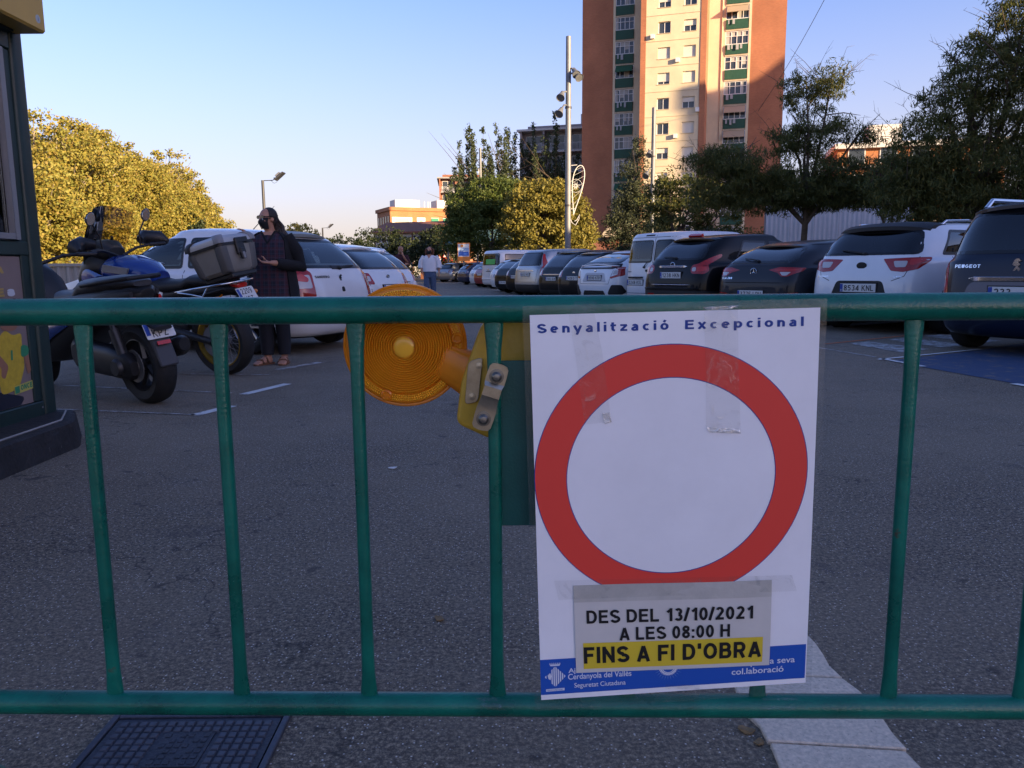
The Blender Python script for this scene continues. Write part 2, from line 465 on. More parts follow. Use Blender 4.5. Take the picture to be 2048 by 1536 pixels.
def worn_paint(key, col, thr=.5, sc=9):
    """road paint rubbed through to the asphalt in patches"""
    if key in MATS: return MATS[key]
    m = bpy.data.materials.new(key); m.use_nodes = True
    t = m.node_tree; b = t.nodes['Principled BSDF']; L = t.links.new
    tc = t.nodes.new('ShaderNodeTexCoord')
    def nz(s_, d):
        n = t.nodes.new('ShaderNodeTexNoise'); n.inputs['Scale'].default_value = s_; n.inputs['Detail'].default_value = d
        n.inputs['Roughness'].default_value = .75
        L(tc.outputs['Object'], n.inputs['Vector']); return n.outputs[0]
    a, f = nz(sc, 8), nz(150, 3)
    ad = t.nodes.new('ShaderNodeMath'); ad.operation = 'MULTIPLY_ADD'; ad.inputs[1].default_value = .35; L(f, ad.inputs[0]); L(a, ad.inputs[2])
    mr = t.nodes.new('ShaderNodeMapRange'); mr.inputs[1].default_value = thr + .13; mr.inputs[2].default_value = thr + .23; L(ad.outputs[0], mr.inputs[0])
    mx = t.nodes.new('ShaderNodeMix'); mx.data_type = 'RGBA'
    mx.inputs[6].default_value = (.15, .125, .10, 1); mx.inputs[7].default_value = (*col, 1)
    L(mr.outputs[0], mx.inputs[0]); L(mx.outputs[2], b.inputs['Base Color'])
    b.inputs['Roughness'].default_value = .8
    bp = t.nodes.new('ShaderNodeBump'); bp.inputs['Strength'].default_value = .5; bp.inputs['Distance'].default_value = .004
    L(f, bp.inputs['Height']); L(bp.outputs[0], b.inputs['Normal'])
    MATS[key] = m
    return m
PW = worn_paint('white_road_paint', (.62, .62, .60), .40)
PW2 = worn_paint('thin_white_road_paint', (.42, .42, .41), .50)
PO = worn_paint('orange_road_paint', (.42, .11, .03), .42)
PB = worn_paint('blue_road_paint', (.018, .048, .115), .40, 6)
def sheet(name, poly, m, z=.004):
    o = MB().add([(x, y, z) for x, y in poly], [tuple(range(len(poly)))]).build(name, m)
    return tag(o, kind='structure')
def stripe(p, q, w, m, name='road_marking', z=.004):
    p, q = Vector(p), Vector(q); d = (q - p).normalized(); n = Vector((-d.y, d.x)) * (w / 2)
    return sheet(name, [tuple(p + n), tuple(p - n), tuple(q - n), tuple(q + n)][::-1], m, z)
# motorcycle bays on the left
stripe((-3.6, 5.52), (-2.17, 5.19), .035, PW2)
stripe((-2.17, 5.165), (-2.04, 5.53), .085, PW)
stripe((-3.9, 6.62), (-2.26, 6.13), .035, PW2)
stripe((-2.14, 6.05), (-1.95, 6.62), .085, PW)
stripe((-3.9, 7.42), (-2.3, 7.22), .035, PW2)
stripe((-2.32, 7.6), (-2.05, 8.2), .1, PW2)
# right side: blue disabled bay, hatching, orange line
sheet('blue_bay', [(3.92, 7.95), (4.08, 6.9), (4.22, 6.1), (4.6, 4.9), (9.6, 8.3), (8.2, 11.0), (5.36, 8.86)], PB, .004)
stripe((3.86, 8.05), (5.5, 9.0), .05, PW, z=.008)
stripe((3.93, 8.14), (4.02, 7.45), .07, PW, z=.008)
stripe((4.15, 6.3), (4.28, 5.75), .08, PW, z=.008)
stripe((3.62, 9.9), (3.95, 8.3), .05, PW2)
stripe((4.0, 9.78), (5.7, 10.98), .07, PO)
for k in range(3):
    a = (4.32 + k * .75, 9.83 + k * .5); 
    sheet('road_marking', [(a[0], a[1]), (a[0] + .36, a[1] + .25), (a[0] + .62, a[1] - .75), (a[0] + .12, a[1] - 1.1)][::-1], PW2)
stripe((-4.5, 60), (-1.2, 58), .25, PW, z=.004)
stripe((-1.2, 47), (3.0, 20.2), .12, PW2)

# stone band in the asphalt, running under the barrier
M_STONE = mat('granite_slab', (.70, .57, .43), .85, noise=(95, .30), bump=(180, .25), wear=(120, .63, (.12, .11, .10)))
t = thing('stone_band', 'pale speckled stone slabs let into the asphalt, passing under the barrier beneath the sign', 'paving', (0, 0, 0))
ys_ = [0.72, 1.02, 1.424, 1.70, 1.99, 2.29, 2.6]
for k in range(len(ys_) - 1):
    y0, y1 = ys_[k] + .003, ys_[k + 1] - .003
    xl = lambda y: .515 - .012 * (y - 1.4) + .008 * math.sin(y * 23)
    xr = lambda y: .800 - .055 * (y - 1.4) + .010 * math.sin(y * 17)
    n = 5
    pl = [(xl(y0 + (y1 - y0) * i / n) + random.uniform(-.006, .006), y0 + (y1 - y0) * i / n + .03) for i in range(n + 1)]
    pr = [(xr(y0 + (y1 - y0) * i / n) + random.uniform(-.008, .008), y0 + (y1 - y0) * i / n + .0 + .10 * (y1 > 9)) for i in range(n + 1)]
    poly = pl[::-1] + pr
    h = .010 + random.uniform(-.0015, .0015)
    MB().prism(poly, lambda u, v: (u, v, -.03), lambda u, v: (u, v, h)).build('stone_slab', M_STONE, t, bevel=.0025)

# cast iron cover
M_IRON = mat('cast_iron', (.040, .044, .058), .55, metal=.25, noise=(40, .4), bump=(120, .2))
M_IRON2 = mat('cast_iron_worn', (.062, .068, .088), .5, metal=.35, noise=(60, .35))
t = thing('manhole_cover', 'dark cast iron access cover with raised grid, sunk in the asphalt below the barrier', 'manhole cover', (-.682, 1.31, 0), R(.6))
mw_, mh_ = .176, .245
MB().bx(-mw_, mw_, -mh_, mh_, -.02, .006).build('cover_plate', M_IRON, t)
f = MB()
for s_ in (-1, 1):
    f.bx(s_ * (mw_ + .004), s_ * (mw_ + .018), -mh_ - .018, mh_ + .018, -.02, .010)
    f.bx(-mw_ - .003, mw_ + .003, s_ * (mh_ + .004), s_ * (mh_ + .018), -.02, .010)
f.build('cover_frame', M_IRON2, t, bevel=.002)
st = MB(); nx_, ny_ = 16, 22
for i in range(nx_):
    for j in range(ny_):
        x = -mw_ + .012 + (2 * mw_ - .024) * (i + .5) / nx_; y = -mh_ + .012 + (2 * mh_ - .024) * (j + .5) / ny_
        if abs(x - .0) < .056 and abs(y - .135) < .062: continue
        if abs(x - .02) < .02 and abs(y - .0) < .02: continue
        q = .0086
        st.add([(x - q, y - q, .006), (x + q, y - q, .006), (x + q, y + q, .006), (x - q, y + q, .006),
                (x - q * .75, y - q * .75, .0105), (x + q * .75, y - q * .75, .0105), (x + q * .75, y + q * .75, .0105), (x - q * .75, y + q * .75, .0105)],
               [(4, 5, 6, 7), (0, 1, 5, 4), (1, 2, 6, 5), (2, 3, 7, 6), (3, 0, 4, 7)])
tag(st.build('tread_studs', M_IRON2, t), kind='stuff')
q = MB().bx(-.053, .053, .077, .193, .006, .0085)
for i in range(6):
    for j in range(6):
        if (i * 7 + j * 5) % 11 > 7: continue
        q.bx(-.046 + i * .016, -.046 + i * .016 + .011, .084 + j * .018, .084 + j * .018 + .012, .0086, .0098)
q.build('name_panel', M_IRON, t)
MB().bx(.005, .035, -.012, .010, .006, .0078).build('keyhole', mat('black_hole', (.004, .004, .004), .9), t)

# litter: scraps and dry leaves on the asphalt
M_SCRAP = mat('paper_scrap', (.6, .6, .58), .8)
M_DRY = mat('dry_leaf', (.22, .14, .06), .8, noise=(60, .4))
for i, (x, y, s_, m_, lb) in enumerate([(-.595, 3.71, .024, M_SCRAP, 'small white paper scrap lying on open asphalt left of the lamp'), (.017, 2.886, .03, M_SCRAP, 'pale paper scrap at the lower edge of the green plate'),
                                   (.49, 1.50, .02, M_DRY, 'dry brown leaf beside the left edge of the stone band'), (.505, 1.46, .015, M_DRY, 'small curled dry leaf in the gutter beside the stone slabs'),
                                   (-.207, 2.04, .02, M_DRY, 'pale dry leaf lying on open asphalt between two barrier bars')]):
    p = roundpoly([(-s_, -s_ * .5), (s_ * .7, -s_ * .7), (s_, s_ * .3), (-s_ * .4, s_ * .6)], s_ * .4, 2)
    o = MB().prism(p, lambda u, v: (u, v, .001 + abs(u) * .25), lambda u, v: (u, v, .0025 + abs(u) * .3)).build('paper_scrap' if m_ is M_SCRAP else 'fallen_leaf', m_)
    o.location = (x, y, 0); o.rotation_euler[2] = i * 1.3
    tag(o, lb, 'litter')
# ---------------------------------------------------------------- barrier
M_GREEN = mat('green_enamel', (.002, .118, .082), .28, noise=(9, .45), bump=(220, .10), wear=(9, .675, (.085, .055, .035)), spec=.5)
M_GREEN_D = mat('green_enamel_plate', (.003, .070, .062), .35, noise=(10, .2), bump=(260, .05))
yb = lambda x: 1.0848 - .0223 * x      # the barrier stands a little askew to the view
brt = thing('crowd_barrier', 'green painted steel barrier with upright bars standing across the car park entrance', 'barrier', (0, 0, 0))
def rail(z, x0=-1.30, x1=1.33, r=.0187):
    return [(x, yb(x), z) for x in np.linspace(x0 + .004, x1 - .004, 24)]
RT, RB = .0193, .0176
MB().tube(rail(.915), RT, 28).build('top_rail', M_GREEN, brt, smooth=50)
MB().tube(rail(.317), RB, 28).build('bottom_rail', M_GREEN, brt, smooth=50)
for k in range(14):
    x = -1.197 + .1953 * k
    if k in (0, 13): pass
    zt, zb = .8975, .333
    pts = []; rx = []; ry = []
    for z, a, b in ((zb - .006, .0132, .0062), (zb + .010, .0122, .0068), (zb + .035, .0100, .0084), (zb + .07, .0094, .0094), (.6, .0094, .0094), (zt - .075, .0096, .0094), (zt - .04, .0106, .0084), (zt - .012, .0132, .0064), (zt + .006, .0142, .0058)):
        pts.append(ell((x, yb(x), z), (1, -.0223, 0), (.0223, 1, 0), a, b, 16, 2.2))
    MB().loft(pts).build('bar', M_GREEN, brt, smooth=60)
for x in (-1.31, 1.34):
    MB().tube([(x, yb(x), .930), (x, yb(x), .925), (x, yb(x), .30)], [.016, .0193, .0193], 16).tube([(x, yb(x), .29), (x, yb(x) + .02, .03)], .019, 12).build('end_post', M_GREEN, brt, smooth=50)
for x in (-1.0, 1.05):
    MB().tube([(x - .0, yb(x) - .26, .012), (x, yb(x) - .22, .03), (x, yb(x) - .02, .30), (x, yb(x) + .02, .30), (x, yb(x) + .22, .03), (x, yb(x) + .26, .012)], .015, 10).build('foot', M_GREEN, brt, smooth=50)
# plate welded between two bars, behind the sign
MB().bx(-.020, .148, 1.088, 1.0905, .598, .842).build('plate', M_GREEN_D, brt, bevel=.001)

# ---------------------------------------------------------------- sign sheet
PC = [Vector((.025, 1.0605, .908)), Vector((.4205, 1.0515, .916)), Vector((.4285, 1.0555, .366)), Vector((.040, 1.0635, .339))]
PN = Vector((-.0223, -1, 0)).normalized()
def paper(u, v, off=0.):
    a = PC[0].lerp(PC[1], u); b = PC[3].lerp(PC[2], u)
    p = a.lerp(b, v)
    # bow of a laminated sheet: bellies towards us, lower left corner lifts
    d = .005 * math.sin(PI * v) * (.6 + .4 * math.sin(PI * u)) + .0015 * math.sin(9 * u + 2.5 * v) * math.sin(PI * v) + .004 * max(0, v - .8) / .2 * (1 - u)
    return p + PN * (d + off)
def psheet(name, u0, u1, v0, v1, off, m, parent, nu=26, nv=36):
    b = MB(); vs = []; fs = []
    for j in range(nv + 1):
        for i in range(nu + 1):
            vs.append(paper(u0 + (u1 - u0) * i / nu, v0 + (v1 - v0) * j / nv, off))
    for j in range(nv):
        for i in range(nu):
            a = j * (nu + 1) + i
            fs.append((a, a + nu + 1, a + nu + 2, a + 1))
    return b.add(vs, fs).build(name, m, parent, smooth=60)
def flat(key, col, rough=.55): return mat(key, col, rough, spec=.4)
M_PAPER = mat('white_paper', (.84, .84, .86), .45, noise=(9, .05), bump=(14, .04))
sgn = thing('paper_sign', 'large laminated white paper sign with a red ring, taped to the green barrier', 'sign', (0, 0, 0))
psheet('white_sheet', 0, 1, 0, 1, 0, M_PAPER, sgn)
def filmy(key, a=.12, rough=.12, tint=(.9, .92, .95), bumpy=(60, .2), streak=.0):
    """clear plastic film"""
    if key in MATS: return MATS[key]
    m = bpy.data.materials.new(key); m.use_nodes = True
    t = m.node_tree; t.nodes.clear(); L = t.links.new
    o = t.nodes.new('ShaderNodeOutputMaterial')
    gl = t.nodes.new('ShaderNodeBsdfGlossy'); gl.inputs['Roughness'].default_value = rough
    df = t.nodes.new('ShaderNodeBsdfDiffuse'); df.inputs[0].default_value = (.75, .75, .72, 1)
    tr = t.nodes.new('ShaderNodeBsdfTransparent'); tr.inputs[0].default_value = (*tint, 1)
    tc = t.nodes.new('ShaderNodeTexCoord')
    n = t.nodes.new('ShaderNodeTexNoise'); n.inputs['Scale'].default_value = bumpy[0]; n.inputs['Detail'].default_value = 3; n.inputs['Distortion'].default_value = 1.5
    L(tc.outputs['Object'], n.inputs['Vector'])
    bp = t.nodes.new('ShaderNodeBump'); bp.inputs['Strength'].default_value = bumpy[1]; bp.inputs['Distance'].default_value = .01
    L(n.outputs[0], bp.inputs['Height']); L(bp.outputs[0], gl.inputs['Normal'])
    m1 = t.nodes.new('ShaderNodeMixShader'); m1.inputs[0].default_value = .35
    L(gl.outputs[0], m1.inputs[1]); L(df.outputs[0], m1.inputs[2])
    m2 = t.nodes.new('ShaderNodeMixShader')
    mr = t.nodes.new('ShaderNodeMapRange'); mr.inputs[1].default_value = .55; mr.inputs[2].default_value = .72; mr.inputs[3].default_value = a; mr.inputs[4].default_value = a + streak
    L(n.outputs[0], mr.inputs[0]); L(mr.outputs[0], m2.inputs[0])
    L(tr.outputs[0], m2.inputs[1]); L(m1.outputs[0], m2.inputs[2]); L(m2.outputs[0], o.inputs[0])
    MATS[key] = m
    return m
M_FILM = filmy('laminate_film', .07, .2, (.93, .94, .95), (20, .1))
M_TAPE = filmy('clear_tape', .035, .2, (.96, .96, .955), (45, .25), .15)
# clear margin of the laminate: four strips round the paper
for nm, a in (('laminate_margin', (-.024, 1.022, -.022, -.0005)), ('laminate_margin', (-.024, 1.022, 1.0005, 1.03)), ('laminate_margin', (-.024, -.0005, -.0005, 1.0005)), ('laminate_margin', (1.0005, 1.022, -.0005, 1.0005))):
    psheet(nm, *a, 0.0002, M_FILM, sgn, 12, 12)
M_RED = flat('printed_red', (.74, .058, .040))
M_BLUE = flat('printed_blue', (.012, .085, .42))
M_NAVY = flat('printed_navy', (.015, .05, .26))
M_INKW = flat('printed_white', (.62, .65, .74))
M_BLACK = flat('printed_black', (.010, .010, .011))
M_YEL = flat('printed_yellow', (.66, .50, .035))
def ringmesh(name, cu, cv, ru, rv, iu, iv, off, m, parent, n=96, k=4, icu=None, icv=None):
    icu = cu if icu is None else icu; icv = cv if icv is None else icv
    vs = []; fs = []
    for i in range(n):
        q = 2 * PI * i / n
        for j in range(k + 1):
            t_ = j / k
            vs.append(paper((icu + iu * math.cos(q)) * (1 - t_) + (cu + ru * math.cos(q)) * t_, (icv + iv * math.sin(q)) * (1 - t_) + (cv + rv * math.sin(q)) * t_, off))
    for i in range(n):
        for j in range(k):
            a = i * (k + 1) + j; b_ = ((i + 1) % n) * (k + 1) + j
            fs.append((a, a + 1, b_ + 1, b_))
    return MB().add(vs, fs).build(name, m, parent, smooth=60)
ringmesh('ring_outline', .487, .410, .4885, .3312, .3705, .2520, .00025, M_NAVY, sgn, icu=.487, icv=.4155)
ringmesh('red_ring', .487, .410, .4855, .3290, .3735, .2542, .0005, M_RED, sgn, icu=.487, icv=.4155)
def ptext(name, txt, u0, u1, v, cap, m, parent, off=.0008, bold=.02, spacing=1., v1=None):
    vs, fs = text_fit(txt, u1 - u0, cap, bold, spacing)
    v1 = v if v1 is None else v1
    return MB().add([paper(u0 + x, v + (v1 - v) * x / (u1 - u0) - y, off) for x, y in vs], fs).build(name, m, parent)
# the heading: wide-spaced bold letters with a gap of two spaces
for w_, a_, b_ in (('Senyalització', .025, .480), ('Excepcional', .537, .944)):
    vs, fs = letters(w_, b_ - a_, .0225, .20, .30)
    MB().add([paper(a_ + x, .0445 - y, .0006) for x, y in vs], fs).build('heading_word', M_NAVY, sgn)
psheet('blue_band', .0, .996, .889, .986, .0004, M_BLUE, sgn, 24, 6)
ptext('lettering', 'Ajuntament de', .106, .29, .929, .0125, M_INKW, sgn, .0007, .012)
ptext('lettering', 'Cerdanyola del Vallès', .104, .343, .9475, .0150, M_INKW, sgn, .0007, .012)
ptext('lettering', 'Seguretat Ciutadana', .127, .321, .971, .0125, M_INKW, sgn, .0007, .008)
ptext('lettering', 'Gràcies per la seva', .66, .956, .938, .0165, M_INKW, sgn, .0007, .012)
ptext('lettering', 'col.laboració', .72, .915, .963, .0165, M_INKW, sgn, .0007, .012)
# municipal arms: lozenge with bars under a mural crown, motto strip below
c = MB()
def pp(u, v): return paper(u, v, .0007)
cu, cv, du, dv = .0555, .937, .040, .0285
for s_ in (-1, 1):
    for k in range(5):
        a0, a1 = k / 5 + .035, (k + .62) / 5 + .035
        if s_ < 0 and k in (2, 3): continue
        c.add([pp(cu + s_ * du * a0, cv - dv * (1 - a0)), pp(cu + s_ * du * a1, cv - dv * (1 - a1)), pp(cu + s_ * du * a1, cv + dv * (1 - a1)), pp(cu + s_ * du * a0, cv + dv * (1 - a0))], [(0, 1, 2, 3)])
c.add([pp(cu - .029, cv - .004), pp(cu - .019, cv - .011), pp(cu - .014, cv - .002), pp(cu - .018, cv + .009), pp(cu - .025, cv + .006)], [(0, 1, 2, 3, 4)])
c.add([pp(cu - .020, cv - .0335), pp(cu + .020, cv - .0335), pp(cu + .017, cv - .0295), pp(cu - .017, cv - .0295)], [(0, 3, 2, 1)])
for k in range(6):
    x = cu - .0185 + k * .0074
    c.add([pp(x - .0022, cv - .0345), pp(x, cv - .0395), pp(x + .0022, cv - .0345), pp(x, cv - .0330)], [(0, 1, 2, 3)])
c.add([pp(cu - .036, cv + .0335), pp(cu + .034, cv + .0325), pp(cu + .034, cv + .0395), pp(cu - .036, cv + .0405)], [(0, 3, 2, 1)])
c.build('coat_of_arms', M_INKW, sgn)
vs, fs = text_fit('UNITATS PER VIURE', .058, .0035, 0)
MB().add([paper(cu - .031 + x, cv + .0383 - y, .001) for x, y in vs], fs).build('motto', M_BLUE, sgn)
# round police emblem, half hidden under the note
ringmesh('round_emblem', .482, .930, .036, .0235, .026, .017, .0007, M_INKW, sgn, 40, 1)
ringmesh('round_emblem', .482, .930, .0245, .016, .021, .0138, .0007, M_INKW, sgn, 40, 1)
b = MB()
for k in range(28):
    q = 2 * PI * k / 28
    b.add([pp(.482 + .040 * math.cos(q), .930 + .026 * math.sin(q)), pp(.482 + .056 * math.cos(q + .035), .930 + .037 * math.sin(q + .035)), pp(.482 + .040 * math.cos(q + .07), .930 + .026 * math.sin(q + .07))], [(0, 1, 2)])
for k in range(5):
    b.add([pp(.470 + k * .006, .925), pp(.473 + k * .006, .925), pp(.473 + k * .006, .938), pp(.470 + k * .006, .938)], [(0, 3, 2, 1)])
b.build('emblem_rays', flat('printed_pale_blue', (.13, .24, .52)), sgn)
vs, fs = text_fit('CERDANYOLA', 1.0, 1.0, .01)
MB().add([paper(.482 + (.0285 + .0055 * 0 - .004 * y + .004) * 1.1 * math.cos(PI * (1 - x) * .8 + .314), .930 + (.0285 - .004 * y + .004) * .72 * math.sin(PI * (1 - x) * .8 + .314), .001) for x, y in vs], fs).build('emblem_lettering', M_BLUE, sgn)

# pasted paper note with the dates: rests on the sign
note = thing('date_note', 'cream paper strip with black dates and a yellow highlight, pasted on the sign', 'note', (0, 0, 0))
NC = [(.131, .690), (.858, .7015), (.860, .941), (.135, .930)]
def nuv(u, v):
    a = Vector(NC[0]).lerp(Vector(NC[1]), u); b_ = Vector(NC[3]).lerp(Vector(NC[2]), u)
    return a.lerp(b_, v)
def nsheet(name, u0, u1, v0, v1, off, m, nu=24, nv=12):
    vs = []; fs = []
    for j in range(nv + 1):
        for i in range(nu + 1):
            u, v = u0 + (u1 - u0) * i / nu, v0 + (v1 - v0) * j / nv
            p = nuv(u, v); vs.append(paper(p.x, p.y, off + .0012 * math.sin(PI * v) * (1 + .5 * math.sin(7 * u))))
    for j in range(nv):
        for i in range(nu):
            a = j * (nu + 1) + i
            fs.append((a, a + nu + 1, a + nu + 2, a + 1))
    return MB().add(vs, fs).build(name, m, note, smooth=60)
nsheet('paper_strip', 0, 1, .0, 1, .0014, mat('cream_paper', (.60, .58, .54), .55, noise=(11, .07), bump=(10, .12)))
nsheet('yellow_highlight', .040, .962, .655, .955, .0018, M_YEL, 24, 6)
nsheet('taped_top_edge', 0, 1, .0, .19, .0018, mat('tape_over_paper', (.50, .485, .44), .3, noise=(30, .1), bump=(50, .1)), 24, 4)
def ntext(txt, u0, u1, v, cap, bold):
    vs, fs = letters(txt, u1 - u0, cap, bold, .13, .34)
    pts = []
    for x, y in vs:
        u, w = u0 + x, v - y
        p = nuv(u, w); pts.append(paper(p.x, p.y, .0026 + .0012 * math.sin(PI * w) * (1 + .5 * math.sin(7 * u))))
    return MB().add(pts, fs).build('lettering', M_BLACK, note)
ntext('DES DEL 13/10/2021', .062, .908, .432, .150, .19)
ntext('A LES 08:00 H', .228, .792, .634, .148, .19)
ntext("FINS A FI D'OBRA", .042, .955, .890, .190, .20)

# strips of clear tape
def tape(label, pts, off0=.0012, name='tape_strip', n=14):
    """pts: left and right edge pairs from top to bottom as world points"""
    vs = []; fs = []
    rows = []
    for i in range(len(pts) - 1):
        for k in range(n):
            t_ = k / n
            rows.append((pts[i][0].lerp(pts[i + 1][0], t_), pts[i][1].lerp(pts[i + 1][1], t_)))
    rows.append(pts[-1])
    m_ = 8
    for a, b_ in rows:
        for k in range(m_ + 1):
            p = a.lerp(b_, k / m_); vs.append(p + PN * random.uniform(0, .0007))
    for j in range(len(rows) - 1):
        for k in range(m_):
            a = j * (m_ + 1) + k
            fs.append((a, a + m_ + 1, a + m_ + 2, a + 1))
    o = MB().add(vs, fs).build(name, M_TAPE, None, smooth=40)
    return tag(o, label, 'tape', 'clear tape strips')
def railpt(x, ang, z=.915, r=RT + .0008):
    return Vector((x, yb(x) - r * math.cos(ang), z + r * math.sin(ang)))
tape('crumpled clear tape strip from the rail over the left half of the sign heading', [(railpt(.086, 1.3), railpt(.118, 1.3)), (railpt(.086, .5), railpt(.118, .5)), (paper(.135, .004, .004), paper(.225, .004, .004)), (paper(.155, .1, .002), paper(.25, .1, .002)), (paper(.183, .272, .002), paper(.278, .268, .002))])
tape('wide clear tape strip from the rail over the word Excepcional', [(railpt(.266, 1.3), railpt(.313, 1.3)), (railpt(.266, .5), railpt(.313, .5)), (paper(.60, .004, .004), paper(.715, .004, .004)), (paper(.608, .15, .002), paper(.722, .15, .002)), (paper(.610, .298, .002), paper(.732, .303, .002))])
tape('clear tape patch on the top rail left of the sign', [(railpt(-.034, 1.35), railpt(.034, 1.35)), (railpt(-.034, .2), railpt(.034, .2))])
tape('torn clear tape patch on the top rail above the sign', [(railpt(.332, 1.35), railpt(.37, 1.35)), (railpt(.332, .6), railpt(.36, .6))])
tape('crinkled clear tape wrapped on the bottom rail at the lower left sign corner', [(railpt(-.060, 1.1, .317, RB + .001), railpt(-.028, 1.1, .317, RB + .001)), (railpt(-.044, .3, .317, RB + .001), railpt(-.018, .3, .317, RB + .001)), (railpt(-.028, -.6, .317, RB + .001), railpt(.008, -.6, .317, RB + .001))])
tape('crinkled clear tape wrapped on the bottom rail at the lower right sign corner', [(railpt(.372, 1.2, .317, RB + .001), railpt(.425, 1.2, .317, RB + .001)), (railpt(.364, .3, .317, RB + .001), railpt(.418, .3, .317, RB + .001)), (railpt(.352, -.9, .317, RB + .001), railpt(.372, -.9, .317, RB + .001))])
tape('clear tape strip below the middle of the sign on the bottom rail', [(paper(.47, .975, .003), paper(.60, .985, .003)), (railpt(.226, .9, .317, RB + .001), railpt(.275, .9, .317, RB + .001)), (railpt(.226, -.7, .317, RB + .001), railpt(.275, -.7, .317, RB + .001))])
tape('clear tape strip across the top of the pasted date note', [(paper(.06, .672, .0035), paper(.93, .690, .0035)), (paper(.075, .725, .0035), paper(.95, .735, .0035))], n=6)

M_TAPEHL = filmy('torn_tape_and_highlight', .42, .25, (.9, .9, .9), (90, .3), .3)  # whitish film for torn tape; highlights on the ends are put into its colour
for lb, q in (('whitish highlight and wrinkled tape end on the white field below the right tape strip', [(paper(.612, .289, .0024), paper(.728, .297, .0024)), (paper(.622, .303, .003), paper(.732, .309, .003))]),
              ('whitish highlight and peeled tape end at the foot of the left tape strip', [(paper(.245, .245, .003), paper(.272, .243, .003)), (paper(.255, .272, .003), paper(.278, .268, .003))]),
              ('torn whitish tape scrap stuck on the front of the top rail above Excepcional', [(railpt(.262, .12), railpt(.312, .22)), (railpt(.270, -.16), railpt(.300, -.02))])):
    o = tape(lb, q, name='tape_end', n=4); o.data.materials.clear(); o.data.materials.append(M_TAPEHL)

# ---------------------------------------------------------------- warning lamp hung behind the bars
def amber(key, col, sheen=.1, tl=.5):
    if key in MATS: return MATS[key]
    m = bpy.data.materials.new(key); m.use_nodes = True
    t = m.node_tree; b = t.nodes['Principled BSDF']; L = t.links.new
    b.inputs['Base Color'].default_value = (*col, 1); b.inputs['Roughness'].default_value = sheen
    b.inputs['Specular IOR Level'].default_value = .6
    tn = t.nodes.new('ShaderNodeBsdfTranslucent'); tn.inputs[0].default_value = (*col, 1)
    mx = t.nodes.new('ShaderNodeMixShader'); mx.inputs[0].default_value = tl
    L(b.outputs[0], mx.inputs[1]); L(tn.outputs[0], mx.inputs[2])
    L(mx.outputs[0], t.nodes['Material Output'].inputs[0])
    MATS[key] = m
    return m
M_AMB = amber('amber_lens', (.98, .56, .045), .12, .50)
M_AMB2 = amber('amber_plastic', (.90, .36, .02), .2, .5)
M_AMBB = amber('amber_bright', (1.0, .60, .05), .15, .3)
M_YBOD = mat('yellow_plastic', (.60, .36, .035), .42, noise=(25, .14), bump=(90, .06))
M_ZINC = mat('zinc_plated_steel', (.40, .36, .28), .3, metal=.9, noise=(40, .25))
lamp = thing('warning_lamp', 'round amber roadwork warning lamp with yellow battery box clamped behind the barrier bars', 'lamp', (0, 0, 0))
LC = Vector((-.160, 1.155, .858)); LN = Vector((.03, -1, -.02)).normalized()
def disc(prof, m, name, n=72):
    return MB().lathe(prof, LC, LN, n).build(name, m, lamp, smooth=35)
pr = [(.0001, .0230)]
k0 = 15
for k in range(k0):
    r0 = .018 + (.071 - .018) * k / k0; r1 = .018 + (.071 - .018) * (k + .55) / k0
    h = .0230 - .0125 * (r0 / .072) ** 2
    rg = r0 + (r1 - r0) * 1.25
    pr += [(r0, h - .005), (r0 + .0002, h + .0008), ((r0 + rg) / 2, h + .0022), (rg, h), (rg + .0002, h - .005)]
pr += [(.0715, .011), (.0718, .006), (.0718, -.004)]
disc(pr, M_AMB, 'fresnel_lens', 96)
disc([(.0150, .0232), (.0140, .0240), (.008, .0248), (.0001, .0250)], M_AMBB, 'bulb_reflection', 40)  # brighter amber stands in for the bulb's reflection in the lens
disc([(.0722, -.010), (.0722, .0075), (.0735, .0085), (.086, .0065), (.0885, .004), (.0905, .0045), (.0925, .003), (.0925, -.012), (.080, -.020), (.0001, -.020)], M_AMB2, 'lens_rim', 96)
pz = MB()        # prism reflector band between lens and rim, in sectors
a_ = LN.orthogonal().normalized(); b_ = LN.cross(a_)
for i in range(150):
    q0 = 2 * PI * i / 150; q1 = q0 + 2 * PI / 150 * .86
    for r0 in (.0742, .0775, .0808):
        ring = [LC + LN * .0080 + (a_ * math.cos(q) + b_ * math.sin(q)) * r for q, r in ((q0, r0), (q1, r0), (q1, r0 + .0029), (q0, r0 + .0029))]
        top = LC + LN * .0105 + (a_ * math.cos((q0 + q1) / 2) + b_ * math.sin((q0 + q1) / 2)) * (r0 + .0014)
        pz.add(ring + [top], [(0, 1, 4), (1, 2, 4), (2, 3, 4), (3, 0, 4)])
tag(pz.build('reflector_prisms', M_AMBB, lamp), kind='stuff')
for q in (R(8), R(128), R(248), R(62)):
    c_ = LC + Vector((math.cos(q), 0, math.sin(q))) * .0795
    MB().lathe([(.0085, .004), (.0085, .010), (.006, .0112), (.004, .0095), (.0001, .0095)], c_, LN, 16).build('screw_boss', M_AMB2, lamp, smooth=40)
disc([(.0001, -.052), (.03, -.05), (.062, -.040), (.074, -.030), (.080, -.0205), (.0001, -.0205)], M_AMB2, 'rear_lens', 48)
